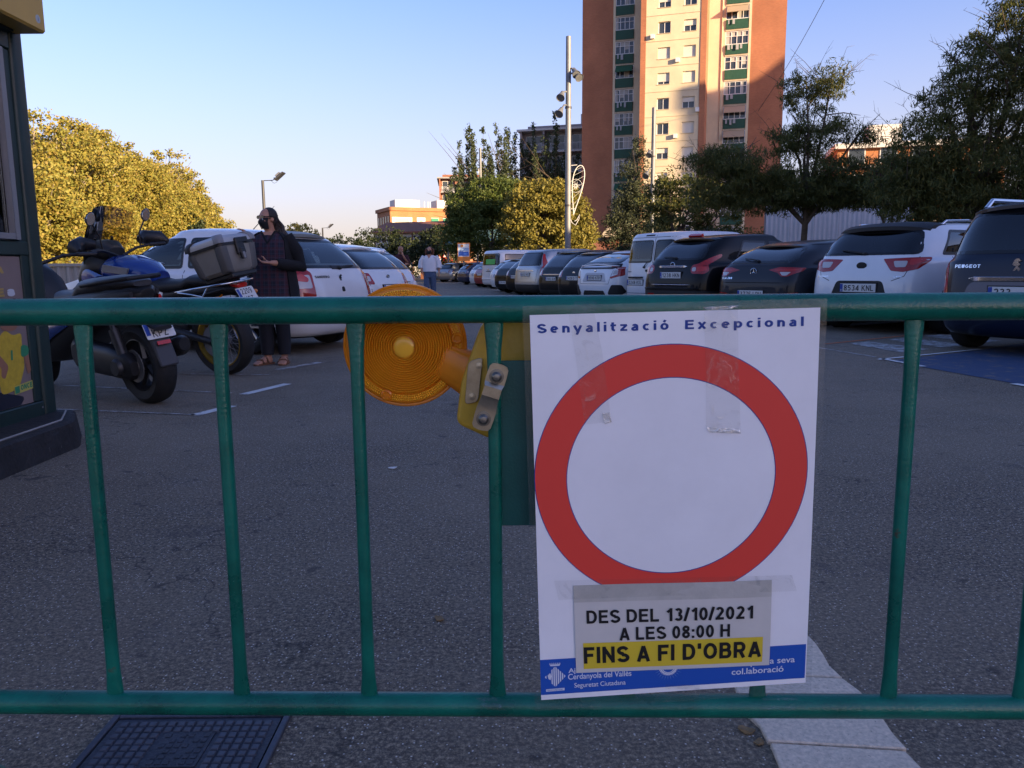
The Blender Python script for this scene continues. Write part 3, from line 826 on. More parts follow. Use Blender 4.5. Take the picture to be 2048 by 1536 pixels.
# neck and battery box (leaning)
ang = R(-28)
rotl = Matrix.Rotation(ang, 3, 'Y')
NK = Vector((-.0960, 1.160, .832))
MB().loft([ell(NK + Vector((math.cos(-ang) * 0, 0, 0)) + rotl.inverted() @ Vector((dx, 0, 0)) * 1, rotl.inverted() @ Vector((0, 0, 1)), (0, 1, 0), rz, ry, 20, 3) for dx, rz, ry in ((-.012, .030, .018), (.012, .031, .02), (.030, .034, .022), (.042, .036, .024))]).build('neck', M_AMB2, lamp, smooth=50)
box_poly = roundpoly([(-.046, .888), (-.024, .914), (.046, .914), (.078, .885), (.048, .742), (-.030, .716), (-.0845, .742), (-.076, .805)], .012, 4)
MB().prism(box_poly, lambda u, v: (u, 1.132, v), lambda u, v: (u, 1.215, v)).build('battery_box', M_YBOD, lamp, smooth=40, bevel=.006, bseg=3)
# clamp: pressed strap over the bar with two bolts, back plate
sd_ = Vector((-.30, 0, -.95)).normalized()
c0 = Vector((-.0215, yb(0) - .0145, .822))
sx = Vector((.95, 0, -.30)).normalized()
st = MB(); rings = []
for t_, w_, d_ in ((-.018, .004, 0), (-.0165, .0105, 0), (-.012, .0135, 0), (0, .0142, 0), (.010, .0142, 0), (.016, .0125, .004), (.03, .0125, .004), (.036, .0125, .0005), (.050, .0142, 0), (.062, .0142, 0), (.074, .0135, 0), (.0785, .0105, 0), (.080, .004, 0)):
    c_ = c0 + sd_ * t_ + Vector((0, -d_, 0))
    rings.append([c_ - sx * w_ + Vector((0, .0015, 0)), c_ - sx * w_ - Vector((0, .0015, 0)), c_ + sx * w_ - Vector((0, .0015, 0)), c_ + sx * w_ + Vector((0, .0015, 0))])
st.loft(rings).build('clamp_strap', M_ZINC, lamp, smooth=30)
for t_ in (.0, .063):
    c_ = c0 + sd_ * t_ + Vector((0, -.0015, 0))
    MB().lathe([(.0105, 0), (.0105, .0018), (.0072, .002), (.0072, .0065), (.0045, .0095), (.0001, .0102)], c_, (0, -1, 0), 20).build('bolt', mat('dark_bolt', (.20, .19, .17), .35, metal=.9), lamp, smooth=35)
    MB().tube([c_ + Vector((0, .0, 0)), c_ + Vector((0, .05, 0))], .004, 8).build('bolt_shank', M_ZINC, lamp)
c1 = Vector((-.0545, 1.1305, .806))
MB().prism(roundpoly([(-.010, .030), (.012, .037), (.004, -.030), (-.016, -.034)], .007, 3), lambda u, v: (c1.x + u, c1.y, c1.z + v), lambda u, v: (c1.x + u, c1.y - .003, c1.z + v)).build('back_plate', M_ZINC, lamp, bevel=.0006)
for dz in (.024, -.022):
    MB().lathe([(.005, 0), (.005, .003), (.0001, .0034)], (c1.x + dz * .25, c1.y - .003, c1.z + dz), (0, -1, 0), 12).build('rivet', M_ZINC, lamp)
# ---------------------------------------------------------------- blocks behind and right of the viewer: they throw the evening shade over the car park
M_BRICKR = None
def brick_mat(key, c1, c2, mortar, scale=1.0):
    if key in MATS: return MATS[key]
    m = bpy.data.materials.new(key); m.use_nodes = True
    t = m.node_tree; b = t.nodes['Principled BSDF']; L = t.links.new
    tc = t.nodes.new('ShaderNodeTexCoord')
    sp = t.nodes.new('ShaderNodeSeparateXYZ'); L(tc.outputs['Object'], sp.inputs[0])
    ad = t.nodes.new('ShaderNodeMath'); L(sp.outputs[0], ad.inputs[0]); L(sp.outputs[1], ad.inputs[1])
    cb = t.nodes.new('ShaderNodeCombineXYZ'); L(ad.outputs[0], cb.inputs[0]); L(sp.outputs[2], cb.inputs[1])
    br = t.nodes.new('ShaderNodeTexBrick'); L(cb.outputs[0], br.inputs['Vector'])
    br.inputs['Scale'].default_value = scale; br.inputs['Brick Width'].default_value = .25; br.inputs['Row Height'].default_value = .065; br.inputs['Mortar Size'].default_value = .008
    br.inputs['Color1'].default_value = (*c1, 1); br.inputs['Color2'].default_value = (*c2, 1); br.inputs['Mortar'].default_value = (*mortar, 1)
    n = t.nodes.new('ShaderNodeTexNoise'); n.inputs['Scale'].default_value = .35; n.inputs['Detail'].default_value = 7; L(tc.outputs['Object'], n.inputs['Vector'])
    mr = t.nodes.new('ShaderNodeMapRange'); mr.inputs[1].default_value = .3; mr.inputs[2].default_value = .7; mr.inputs[3].default_value = .78; mr.inputs[4].default_value = 1.12; L(n.outputs[0], mr.inputs[0])
    mx = t.nodes.new('ShaderNodeMix'); mx.data_type = 'RGBA'; mx.blend_type = 'MULTIPLY'; mx.inputs[0].default_value = 1
    L(br.outputs['Color'], mx.inputs[6]); L(mr.outputs[0], mx.inputs[7]); L(mx.outputs[2], b.inputs['Base Color'])
    b.inputs['Roughness'].default_value = .85
    MATS[key] = m
    return m
M_BRICK = brick_mat('red_brick', (.30, .105, .055), (.25, .085, .045), (.26, .16, .11))
M_CREAM = mat('cream_render', (.55, .43, .29), .85, noise=(.6, .13), bump=(30, .1))
M_WHITEW = mat('white_render', (.66, .64, .60), .85, noise=(.5, .12))
M_GLASSD = mat('dark_window_glass', (.035, .045, .055), .06, spec=.8)
M_CONC = mat('concrete', (.30, .29, .275), .85, noise=(1.5, .2), bump=(40, .15))
M_TILE = mat('clay_roof_tile', (.28, .11, .06), .8, noise=(2.5, .3))
M_SHUT = mat('roller_shutter', (.62, .58, .50), .6, noise=(1.2, .08))
M_WFRAME = mat('white_window_frame', (.68, .67, .65), .45)
def block(label, c, d, rotz, wall, floors, cols, face=-1, h=None, name='apartment_block'):
    """plain apartment block with a grid of windows on two faces"""
    t = thing(name, label, 'building', (c[0], c[1], 0), rotz)
    w, dp, hh = d
    MB().bx(-w / 2, w / 2, -dp / 2, dp / 2, -.5, hh).build('wall', wall, t)
    MB().bx(-w / 2 - .3, w / 2 + .3, -dp / 2 - .3, dp / 2 + .3, hh + .002, hh + .45).build('cornice', M_CONC, t)
    fh = hh / floors
    for s_ in (-1, 1):
        wn = MB(); gl = MB(); q = s_ * (dp / 2 + .01)
        for i in range(floors):
            for j in range(cols):
                x = -w / 2 + w * (j + .5) / cols; z = i * fh + fh * .55
                wn.box((x, q, z), (1.5, .10, 1.5)); gl.box((x, q + s_ * .045, z), (1.3, .05, 1.3))
        tag(wn.build('window_frame', M_WFRAME, t), kind='stuff'); tag(gl.build('window_pane', M_GLASSD, t), kind='stuff')
    return t
# row of houses south-east of the car park
block('long cream terrace behind the viewer whose shade covers the car park', (50, 4), (74, 10, 12.6), R(50), M_CREAM, 4, 18)
b_ = block('tall brick slab out of view to the east that shades the lower tower', (79.6, 38.2), (9.4, 10, 31.6), R(50), M_BRICK, 11, 3)
MB().prism([(1.2, 32.06), (4.9, 32.06), (4.9, 37.4)], lambda u, v: (u, -4, v), lambda u, v: (u, 4, v)).build('sloped_shade_top', M_BRICK, b_)  # unseen wedge, shaped so the shade edge on the tower slopes
# ---------------------------------------------------------------- tower block
A17 = R(-17)
tw = thing('tower_block', 'tall brick and cream apartment tower with green balconies, its top lit by evening sun', 'building', (8.1, 90.2, 0), A17)
FH, NF, Z0, TH = 2.52, 13, 0.55, 34.6
def wall(name, x0, x1, y0, y1, z0, z1, m, parent=tw): return MB().bx(x0, x1, y0, y1, z0, z1).build(name, m, parent)
M_BRICKT = brick_mat('tower_brick', (.43, .148, .066), (.36, .118, .054), (.36, .19, .11))
M_CREAMT = mat('tower_cream_render', (.66, .54, .36), .85, noise=(.5, .12), bump=(25, .08))
M_GREENB = mat('green_balcony_panel', (.018, .075, .045), .6, noise=(3, .2))
M_SLABE = mat('cream_slab_edge', (.50, .41, .29), .85, noise=(2, .15))
wall('brick_wing', 0, 3.45, 0, 12, -.5, TH, M_BRICKT); wall('brick_wing', 17.95, 21.4, 0, 12, -.5, TH, M_BRICKT)
wall('cream_edge', 3.452, 3.70, -.05, 12, -.5, TH - .2, M_CREAMT); wall('cream_edge', 17.70, 17.948, -.05, 12, -.5, TH - .2, M_CREAMT)
wall('cream_strip', 5.75, 6.95, -.05, 12, -.5, TH - .2, M_CREAMT); wall('cream_strip', 13.652, 15.35, -.05, 12, -.5, TH - .2, M_CREAMT)
for x0, x1 in ((3.702, 5.748), (15.352, 17.698)):
    wall('balcony_back_wall', x0, x1, 1.2, 12, -.5, TH - .2, M_CREAMT)
    for k in range(NF):
        zb = Z0 + k * FH
        wall('balcony_slab', x0, x1, -.10, 1.198, zb - .16, zb, M_SLABE)
        wall('balcony_panel', x0 + .06, x1 - .06, -.16, -.11, zb + .02, zb + .98, M_GREENB)
        f = MB(); w = x1 - x0
        f.bx(x0, x1, -.02, .05, zb + 1.02, zb + 1.09).bx(x0, x1, -.02, .05, zb + FH - .25, zb + FH - .17).bx(x0, x1, -.02, .05, zb + 1.82, zb + 1.87)
        n = 4
        for j in range(n + 1):
            xx = x0 + .035 + (w - .07) * j / n
            f.bx(xx - .035, xx + .035, -.025, .045, zb + 1.09, zb + FH - .25)
        wf = f.build('window', M_WFRAME, tw)
        gl = MB().bx(x0 + .01, x1 - .01, .052, .07, zb + 1.03, zb + FH - .18).build('pane', M_GLASSD, wf)
        for j in range(n):
            if random.random() < .55:
                xa = x0 + .08 + (w - .16) * j / n
                MB().bx(xa, xa + (w / n) * random.uniform(.4, .95), .036, .045, zb + 1.1 + random.choice([0, .4, .7]), zb + FH - .28).build('curtain', mat('window_curtain', (.42, .40, .36), .9), wf)
        if random.random() < .6:
            for j in range(random.randint(2, 4)):
                xa = x0 + .2 + j * .42 + random.random() * .08; MB().bx(xa, xa + random.uniform(.1, .3), -.32, -.30, zb + .55 - random.random() * .2, zb + .95).build('washing', mat('washing_cloth', (.35, .36, .37), .9), wf)
# projecting bay with two windows a floor
BP = -3.7
wall('bay_side', 6.952, 7.5, BP, 12, -.5, TH + .4, M_BRICKT); wall('bay_side', 13.05, 13.65, BP, 12, -.5, TH + .4, M_BRICKT)
bx0, bx1, by = 7.502, 13.048, BP + .06
wins = ((8.75, 10.0), (11.35, 12.60))
for k in range(NF + 1):
    zb = Z0 - 1.0 + k * FH + .02 if False else 12.98 - 1.35 + (k - 4) * FH - 2.52 * 1
    sp0, sp1 = zb, zb + .78             # spandrel under the sill
    w0, w1 = zb + .78, zb + 1.92
    wall('bay_spandrel', bx0, bx1, by, by + .3, zb + 1.922 - FH if k else -.5, sp1, M_CREAMT)
    for x0, x1 in ((bx0, wins[0][0]), (wins[0][1], wins[1][0]), (wins[1][1], bx1)):
        wall('bay_pier', x0, x1, by, by + .3, w0 + .001, w1 + .001, M_CREAMT)
    wall('string_course', bx0, bx1, by - .04, by - .002, zb + .02, zb + .07, M_SLABE)
    for i, (x0, x1) in enumerate(wins):
        f = MB().bx(x0, x0 + .06, by + .2, by + .26, w0, w1).bx(x1 - .06, x1, by + .2, by + .26, w0, w1).bx(x0 + .06, x1 - .06, by + .2, by + .26, w1 - .06, w1).bx(x0 + .06, x1 - .06, by + .2, by + .26, w0, w0 + .06).bx((x0 + x1) / 2 - .03, (x0 + x1) / 2 + .03, by + .2, by + .26, w0 + .06, w1 - .06)
        wf = f.build('window', M_WFRAME, tw)
        MB().bx(x0, x1, by + .262, by + .28, w0, w1).build('pane', M_GLASSD, wf)
        fr = random.choice([.0, .45, .5, .75, .95, .95])
        if fr: MB().bx(x0 + .01, x1 - .01, by + .16, by + .19, w1 - (w1 - w0) * fr, w1 - .002).build('shutter', M_SHUT, wf)
        MB().bx(x0 - .05, x1 + .05, by - .06, by - .002, w0 - .05, w0).build('sill', M_SLABE, wf)
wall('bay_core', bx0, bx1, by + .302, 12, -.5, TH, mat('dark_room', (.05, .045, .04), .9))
wall('roof_slab', -.2, 6.94, -.2, 12.1, TH + .002, TH + .5, M_CONC); wall('roof_slab', 13.66, 21.6, -.2, 12.1, TH + .002, TH + .5, M_CONC); wall('roof_slab', 6.96, 13.64, BP - .1, 12.1, TH + .402, TH + .9, M_CONC)
for k, x in ((4, 7.95), (6, 10.55), (7, 12.72), (9, 10.6), (5, 12.75), (10, 8.0)):
    z = 12.98 - 1.35 + (k - 5) * FH + .3
    MB().bx(x, x + .38, BP - .28, BP + .055, z, z + .42).build('air_conditioner', M_WFRAME, tw)
for k, j in ((3, 0), (6, 1), (8, 0), (10, 1), (5, 1)):
    x0, x1 = ((3.702, 5.748), (15.352, 17.698))[j]; zb = Z0 + k * FH
    MB().prism([(-.03, zb + 2.30), (-.75, zb + 1.55), (-.77, zb + 1.60), (-.03, zb + 2.36)], lambda u, v: (x0 + .1, u, v), lambda u, v: (x1 - .1, u, v)).build('awning', mat(('green_awning', 'striped_awning')[j], ((.03, .10, .05), (.38, .30, .20))[j], .8), tw)
# drainpipe on the right
MB().tube([(15.0, -.11, 1), (15.0, -.11, TH - 1)], .05, 8).build('drainpipe', M_SLABE, tw)

# bar pavilion with tiled eaves at the foot of the tower
pv = thing('bar_pavilion', 'low pavilion with clay tile eaves and pale awning at the foot of the tower', 'building', (9.3, 78, 0), A17)
MB().bx(-1.2, 5.0, 0, 4, 0, 2.4).build('wall', M_WHITEW, pv)
for k in range(3): MB().bx(-.9 + k * 2.0, .5 + k * 2.0, -.03, -.002, .9, 2.0).build('window', M_GLASSD, pv)
MB().prism([(-1.0, 2.5), (1.0, 3.9), (1.0, 3.6), (-1.0, 2.36)], lambda u, v: (-1.6, u, v), lambda u, v: (5.4, u, v)).build('tiled_roof', M_TILE, pv)
MB().bx(-1.6, 5.4, 1.02, 1.3, 3.5, 4.1).build('parapet', M_CONC, pv)
MB().prism([(.4, 4.12), (1.4, 5.4), (3.4, 5.4), (3.6, 4.12)], lambda u, v: (u - .8, -.2, v), lambda u, v: (u - .8, 2.4, v)).build('awning', mat('cream_awning', (.60, .50, .36), .8), pv)

# balconied block behind, left of the tower
def balcony_block(label, c, w, dp, h, floors, bays, rotz, wallm, slabm, railm, z0=3.0, grp=None):
    t = thing('apartment_block', label, 'building', (c[0], c[1], 0), rotz, grp)
    MB().bx(0, w, 0, dp, -.5, h).build('wall', wallm, t)
    MB().bx(-.5, w + .5, -1.5, dp + .3, h + .002, h + .25).build('roof_slab', slabm, t)
    MB().bx(.5, w - .5, .5, dp - .5, h + .252, h + .9).build('parapet', wallm, t)
    MB().bx(w - 1.6, w - .8, 1, 2, h + .902, h + 2.2).build('chimney', M_WHITEW, t)
    fh = (h - z0) / floors
    for k in range(floors):
        z = z0 + k * fh
        MB().bx(-.1, w + .1, -1.3, -.002, z - .12, z + .06).build('balcony_slab', slabm, t)
        for j in range(bays):
            xa, xb = w * j / bays + .25, w * (j + 1) / bays - .25
            rl = MB().bx(xa, xb, -1.28, -1.24, z + .95, z + 1.0).bx(xa, xb, -1.28, -1.24, z + .08, z + .14)
            n = int((xb - xa) / .16)
            for i in range(n + 1):
                q = xa + (xb - xa) * i / n; rl.bx(q - .02, q + .02, -1.275, -1.245, z + .14, z + .95)
            rl.build('balcony_rail', railm, t)
            f = MB().bx(xa + .2, xb - .2, -.06, -.003, z + .07, z + 2.15).build('window', M_WFRAME, t)
            MB().bx(xa + .28, (xa + xb) / 2 - .04, -.07, -.062, z + .15, z + 2.07).bx((xa + xb) / 2 + .04, xb - .28, -.07, -.062, z + .15, z + 2.07).build('pane', M_GLASSD, f)
    for j in range(bays + 1):
        q = w * j / bays
        MB().bx(q - .12, q + .12, -1.3, -.003, z0 + .07, h).build('party_wall', wallm, t)
    return t
M_LILAC = mat('greyish_render', (.34, .30, .30), .85, noise=(.8, .15))
M_RAILB = mat('white_rail', (.5, .5, .5), .6)
balcony_block('grey block with white rail balconies just left of the tall tower', (1.7, 104), 9, 6, 18.5, 6, 3, R(-15), M_LILAC, M_WHITEW, M_RAILB)
balcony_block('distant red brick block with small balconies behind the poplars', (-13.4, 150), 9, 12, 18.0, 6, 3, R(4), M_BRICK, M_CONC, M_RAILB)

# flat-roofed orange building, sunlit, with white roof boxes and green blinds
ob = thing('flat_roofed_building', 'flat roofed orange brick building with white roof huts and green blinds, lit by sun', 'building', (-21.5, 140, 0), R(25))
ob.scale = (1.13, 1.13, 1.13)
M_OR = brick_mat('orange_brick', (.46, .17, .06), (.40, .14, .05), (.38, .2, .1), .5)
MB().bx(0, 14, 0, 7.5, -.5, 10.2).build('wall', M_OR, ob)
MB().bx(-.25, 14.2, -.25, 7.7, 10.202, 10.75).build('parapet', M_OR, ob)
MB().bx(1.5, 5.6, 2, 5, 10.76, 12.1).build('roof_hut', M_WHITEW, ob); MB().bx(8.6, 12.8, 2, 5, 10.76, 12.2).build('roof_hut', M_WHITEW, ob)
for x in (6.4, 7.0, 7.4): MB().tube([(x, 2, 10.7), (x, 2, 11.9)], .07, 6).build('vent_pipe', M_WHITEW, ob)
for x0, x1, kind in ((.3, 3.6, 0), (4.4, 5.8, 0), (6.8, 8.1, 1), (8.8, 13.6, 1)):
    f = MB().bx(x0, x1, -.08, -.003, 7.3, 9.2).build('window', M_WFRAME, ob)
    if kind: MB().bx(x0 + .05, x1 - .05, -.16, -.082, 7.6, 9.15).build('green_blind', mat('green_blind', (.03, .22, .12), .7), f)
    else: MB().bx(x0 + .5, x1 - .5, -.10, -.082, 7.5, 9.0).build('pane', mat('cream_blind', (.62, .52, .36), .7), f)
for k in range(5):
    f = MB().bx(-.05, -.003, .6 + k * 1.4, 1.2 + k * 1.4, 8.2, 9.4).build('window', M_GLASSD, ob)
for k in range(3):
    for j in range(4): MB().bx(.8 + j * 3.3, 2.4 + j * 3.3, -.06, -.003, 1 + k * 2.1, 2.4 + k * 2.1).build('window', M_GLASSD, ob)

# long white hall with brown roof and orange gable
hl = thing('market_hall', 'long white hall with brown tiled roof, small openings and an orange gable end', 'building', (-9.4, 97, 0), A17)
MB().bx(-8.4, 0, 0, 9, -.5, 5.6).build('wall', M_WHITEW, hl)
MB().prism([(-.6, 5.55), (4.5, 7.0), (9.6, 5.55), (9.6, 5.75), (4.5, 7.25), (-.6, 5.75)], lambda u, v: (-8.7, u, v), lambda u, v: (.3, u, v)).build('roof', M_TILE, hl)
MB().prism([(.0, -.5), (9, -.5), (9, 5.6), (4.5, 6.95), (0, 5.6)], lambda u, v: (.002, u, v), lambda u, v: (.2, u, v)).build('gable', M_OR, hl)
for k in range(9):
    MB().bx(-8.1 + k * .9, -7.55 + k * .9, -.05, -.003, 4.5, 5.1).build('window', mat('brown_window', (.10, .06, .045), .6), hl)
for k in range(4): MB().bx(-8.3 + k * 2.6, -8.15 + k * 2.6, -.10, -.003, 0, 5.4).build('pilaster', mat('brown_pilaster', (.22, .12, .09), .8), hl)

# teal roofed shelter and the dark brick wall with railings behind the signs
sh = thing('shelter', 'teal sheet metal roofed shelter beside the round tree', 'shelter', (-4.9, 72, 0), A17)
MB().prism([(0, 3.3), (3.2, 4.6), (3.2, 4.75), (0, 3.45)], lambda u, v: (-1.2, u, v), lambda u, v: (5.0, u, v)).build('roof', mat('teal_sheet', (.10, .19, .17), .6, noise=(3, .2)), sh)
for x in (-1, 1.9, 4.8):
    for y, z in ((.1, 3.35), (3.1, 4.6)): MB().bx(x - .06, x + .06, y - .06, y + .06, 0, z).build('post', M_CONC, sh)
bw = thing('brick_wall', 'low dark brick wall with thin railing behind the road signs', 'wall', (-10.2, 87.5, 0), A17)
MB().bx(0, 10, 0, .3, -.2, 1.9).build('brickwork', M_BRICK, bw)
for z in (2.2, 2.7): MB().tube([(0, .15, z), (10, .15, z)], .025, 6).build('rail', M_CONC, bw)
for k in range(6): MB().bx(k * 2 - .03 + .02, k * 2 + .03, .12, .18, 1.902, 2.75).build('railing_post', M_CONC, bw)

# right: block behind the trees, sunlit on its west end
rb = thing('corner_block', 'orange block with white floor bands and a white roof hut behind the trees at right', 'building', (37.0, 90, 0), R(-14))
rb.scale = (1.14, 1.14, 1.12)
MB().bx(0, 15, 0, 10, -.5, 12.6).build('wall', M_OR, rb)
MB().bx(-.3, 15.3, -.6, 10.3, 12.602, 13.1).build('cornice', M_WHITEW, rb)
MB().bx(3.0, 6.0, 1, 4, 13.11, 15.0).build('roof_hut', M_WHITEW, rb)
for k in range(4): MB().bx(-.05, 15.05, -.4, -.003, 2.6 + k * 2.7, 2.8 + k * 2.7).build('floor_band', M_WHITEW, rb)
for k in range(4):
    for j in range(5):
        f = MB().bx(1 + j * 2.9, 2.6 + j * 2.9, -.07, -.003, 3.3 + k * 2.6, 4.9 + k * 2.6).build('window', M_WFRAME, rb)
        MB().bx(1.1 + j * 2.9, 2.5 + j * 2.9, -.08, -.072, 3.4 + k * 2.6, 4.8 + k * 2.6).build('pane', M_GLASSD, f)

# white corrugated hoarding under the trees, right
hd = thing('sheet_hoarding', 'white corrugated metal hoarding under the trees behind the parked cars', 'fence', (11.2, 34.5, 0), R(-3))
M_CORR = mat('white_corrugated_sheet', (.50, .52, .55), .5, noise=(1.2, .1))
pw = 1.05
for p_ in range(6):
    b = MB(); n = 21
    vs = []
    for i in range(n + 1):
        x = p_ * pw + .004 + (pw - .008) * i / n
        y = [0, 0, .03, .03][i % 4]
        vs += [(x, y, .05), (x, y, 3.9)]
    b.add(vs, [(2 * i, 2 * i + 2, 2 * i + 3, 2 * i + 1) for i in range(n)])
    o = b.build('sheet_panel', M_CORR, hd)
for p_ in range(7): MB().bx(p_ * pw - .03, p_ * pw + .03, .06, .12, 0, 3.85).build('post', M_CONC, hd)
MB().bx(0, 6.3, -.02, .05, 3.902, 3.96).build('cap_rail', M_CONC, hd)

# grey corrugated fence behind the white hatchback, left
fc = thing('grey_metal_fence', 'grey ribbed metal fence at left between the kiosk and the white hatchback', 'fence', (-17.2, 17.0, 0), R(12))
M_GFEN = mat('grey_ribbed_sheet', (.24, .235, .22), .6, noise=(1.5, .15))
for p_ in range(9):
    b = MB(); n = 19; pw = 1.0; vs = []
    for i in range(n + 1):
        x = p_ * pw + .004 + (pw - .008) * i / n
        y = [0, 0, .05, .05][i % 4]
        vs += [(x, y, .05), (x, y, 1.12)]
    b.add(vs, [(2 * i, 2 * i + 2, 2 * i + 3, 2 * i + 1) for i in range(n)]).build('sheet_panel', M_GFEN, fc)
MB().bx(0, 9, -.03, .08, 1.122, 1.19).build('cap_rail', M_GFEN, fc)
for p_ in range(10): MB().bx(p_ - .03, p_ + .03, .06, .12, 0, 1.11).build('post', M_GFEN, fc)

# hills on the horizon
h = MB(); N = 90
prev = None
rows = []
for j, (D, amp) in enumerate(((1500, 0), (1900, .6), (2400, 1.0), (2700, .7))):
    row = []
    for i in range(N + 1):
        a = R(-62 + 124 * i / N)
        hh = (66 + 30 * math.sin(i * .21 + .6) + 22 * math.sin(i * .57 + 2) + 9 * math.sin(i * 1.7) + 4 * math.sin(i * 3.9)) * amp
        row.append((D * math.sin(a), D * math.cos(a), max(0, hh) - 1))
    rows.append(row)
vs = [p for r_ in rows for p in r_]
h.add(vs, [(j * (N + 1) + i, j * (N + 1) + i + 1, (j + 1) * (N + 1) + i + 1, (j + 1) * (N + 1) + i) for j in range(3) for i in range(N)])
tag(h.build('hills', mat('dry_hillside', (.17, .15, .145), .95, noise=(.012, .3)), smooth=60), kind='structure')
# ---------------------------------------------------------------- trees
def leafmat(key, cols, trans=.35, rough=.6):
    if key in MATS: return MATS[key]
    m = bpy.data.materials.new(key); m.use_nodes = True
    t = m.node_tree; b = t.nodes['Principled BSDF']; L = t.links.new
    ge = t.nodes.new('ShaderNodeNewGeometry')
    cr = t.nodes.new('ShaderNodeValToRGB')
    els = cr.color_ramp.elements
    for i, c in enumerate(cols):
        if i < 2: e = els[i]
        else: e = els.new(.5)
        e.color = (*c, 1)
    for i, e in enumerate(sorted(range(len(cols)))): els[i].position = i / (len(cols) - 1)
    for i, c in enumerate(cols): els[i].color = (*c, 1)
    L(ge.outputs['Random Per Island'], cr.inputs[0])
    L(cr.outputs[0], b.inputs['Base Color']); b.inputs['Roughness'].default_value = rough; b.inputs['Specular IOR Level'].default_value = .3
    tn = t.nodes.new('ShaderNodeBsdfTranslucent'); L(cr.outputs[0], tn.inputs[0])
    mx = t.nodes.new('ShaderNodeMixShader'); mx.inputs[0].default_value = trans
    L(b.outputs[0], mx.inputs[1]); L(tn.outputs[0], mx.inputs[2]); L(mx.outputs[0], t.nodes['Material Output'].inputs[0])
    MATS[key] = m
    return m

def leaf_mesh(name, P, size, aspect, m, axis=None, spread=1.0, bend=.25):
    """P: leaf centres; each leaf a bent four-sided blade"""
    n = len(P)
    if axis is None: d = rng.normal(size=(n, 3))
    else: d = np.asarray(axis) + rng.normal(size=(n, 3)) * spread
    d /= np.linalg.norm(d, axis=1)[:, None]
    q = rng.normal(size=(n, 3)); s = np.cross(d, q); s /= np.linalg.norm(s, axis=1)[:, None] + 1e-9
    nn = np.cross(d, s)
    L = (size * rng.uniform(.6, 1.35, n))[:, None]; Wd = L * aspect
    v = np.empty((n, 4, 3))
    v[:, 0] = P - d * L * .5 - nn * L * bend * .3
    v[:, 1] = P + s * Wd * .5
    v[:, 2] = P + d * L * .5 - nn * L * bend * .5
    v[:, 3] = P - s * Wd * .5
    me = bpy.data.meshes.new(name)
    me.vertices.add(n * 4); me.vertices.foreach_set('co', v.astype(np.float32).ravel())
    me.loops.add(n * 4); me.loops.foreach_set('vertex_index', np.arange(n * 4, dtype=np.int32))
    me.polygons.add(n); me.polygons.foreach_set('loop_start', np.arange(0, n * 4, 4, dtype=np.int32))
    try: me.polygons.foreach_set('loop_total', np.full(n, 4, dtype=np.int32))
    except Exception: pass
    me.materials.append(m); me.update(calc_edges=True)
    return me

def crown_points(blobs, clumps, per, cl_r, shell=.55, flat=.7, seed=0):
    """clumps of leaves spread through the blobs (cx,cy,cz,rx,ry,rz), denser towards the outside"""
    r_ = np.random.default_rng(seed)
    vol = np.array([b[3] * b[4] * b[5] for b in blobs]) ** (2 / 3); vol /= vol.sum()
    P = []
    for b, w in zip(blobs, vol):
        k = max(3, int(round(clumps * w)))
        d = r_.normal(size=(k, 3)); d /= np.linalg.norm(d, axis=1)[:, None]
        rad = shell + (1 - shell) * r_.random(k) ** .6
        C = d * rad[:, None] * np.array(b[3:6]) + np.array(b[:3])
        rr = cl_r * r_.uniform(.55, 1.35, k)
        off = r_.normal(size=(k, per, 3)); off /= np.linalg.norm(off, axis=2)[:, :, None] + 1e-9
        off *= (r_.random((k, per, 1)) ** .5)
        off[:, :, 2] *= flat
        P.append((C[:, None, :] + off * rr[:, None, None]).reshape(-1, 3))
    return np.concatenate(P)

def limbs(mb, base, h, r, tips, seed=0, n=8, lean=(0, 0)):
    r_ = random.Random(seed)
    fork = Vector((base[0] + lean[0], base[1] + lean[1], base[2] + h))
    pts = [Vector(base) - Vector((0, 0, .1)), Vector(base) + Vector((lean[0] * .2, lean[1] * .2, h * .3)), Vector(base) + Vector((lean[0] * .6 + r_.uniform(-.05, .05), lean[1] * .6, h * .65)), fork]
    mb.tube(pts, [r * 1.35, r, r * .85, r * .75], n)
    for t in tips:
        t = Vector(t); mid = fork.lerp(t, .5) + Vector((r_.uniform(-.3, .3), r_.uniform(-.3, .3), r_.uniform(0, .5)))
        mb.tube([fork - Vector((0, 0, r)), fork.lerp(mid, .5) + Vector((0, 0, .1)), mid, t], [r * .55, r * .42, r * .3, r * .08], 6)
        for q in range(2):
            s_ = mid.lerp(t, r_.uniform(0, .5)); e = s_ + Vector((r_.uniform(-1, 1), r_.uniform(-1, 1), r_.uniform(.1, 1))) * (t - fork).length * .35
            mb.tube([s_, s_.lerp(e, .5) + Vector((0, 0, .08)), e], [r * .2, r * .14, r * .05], 5)
    return mb

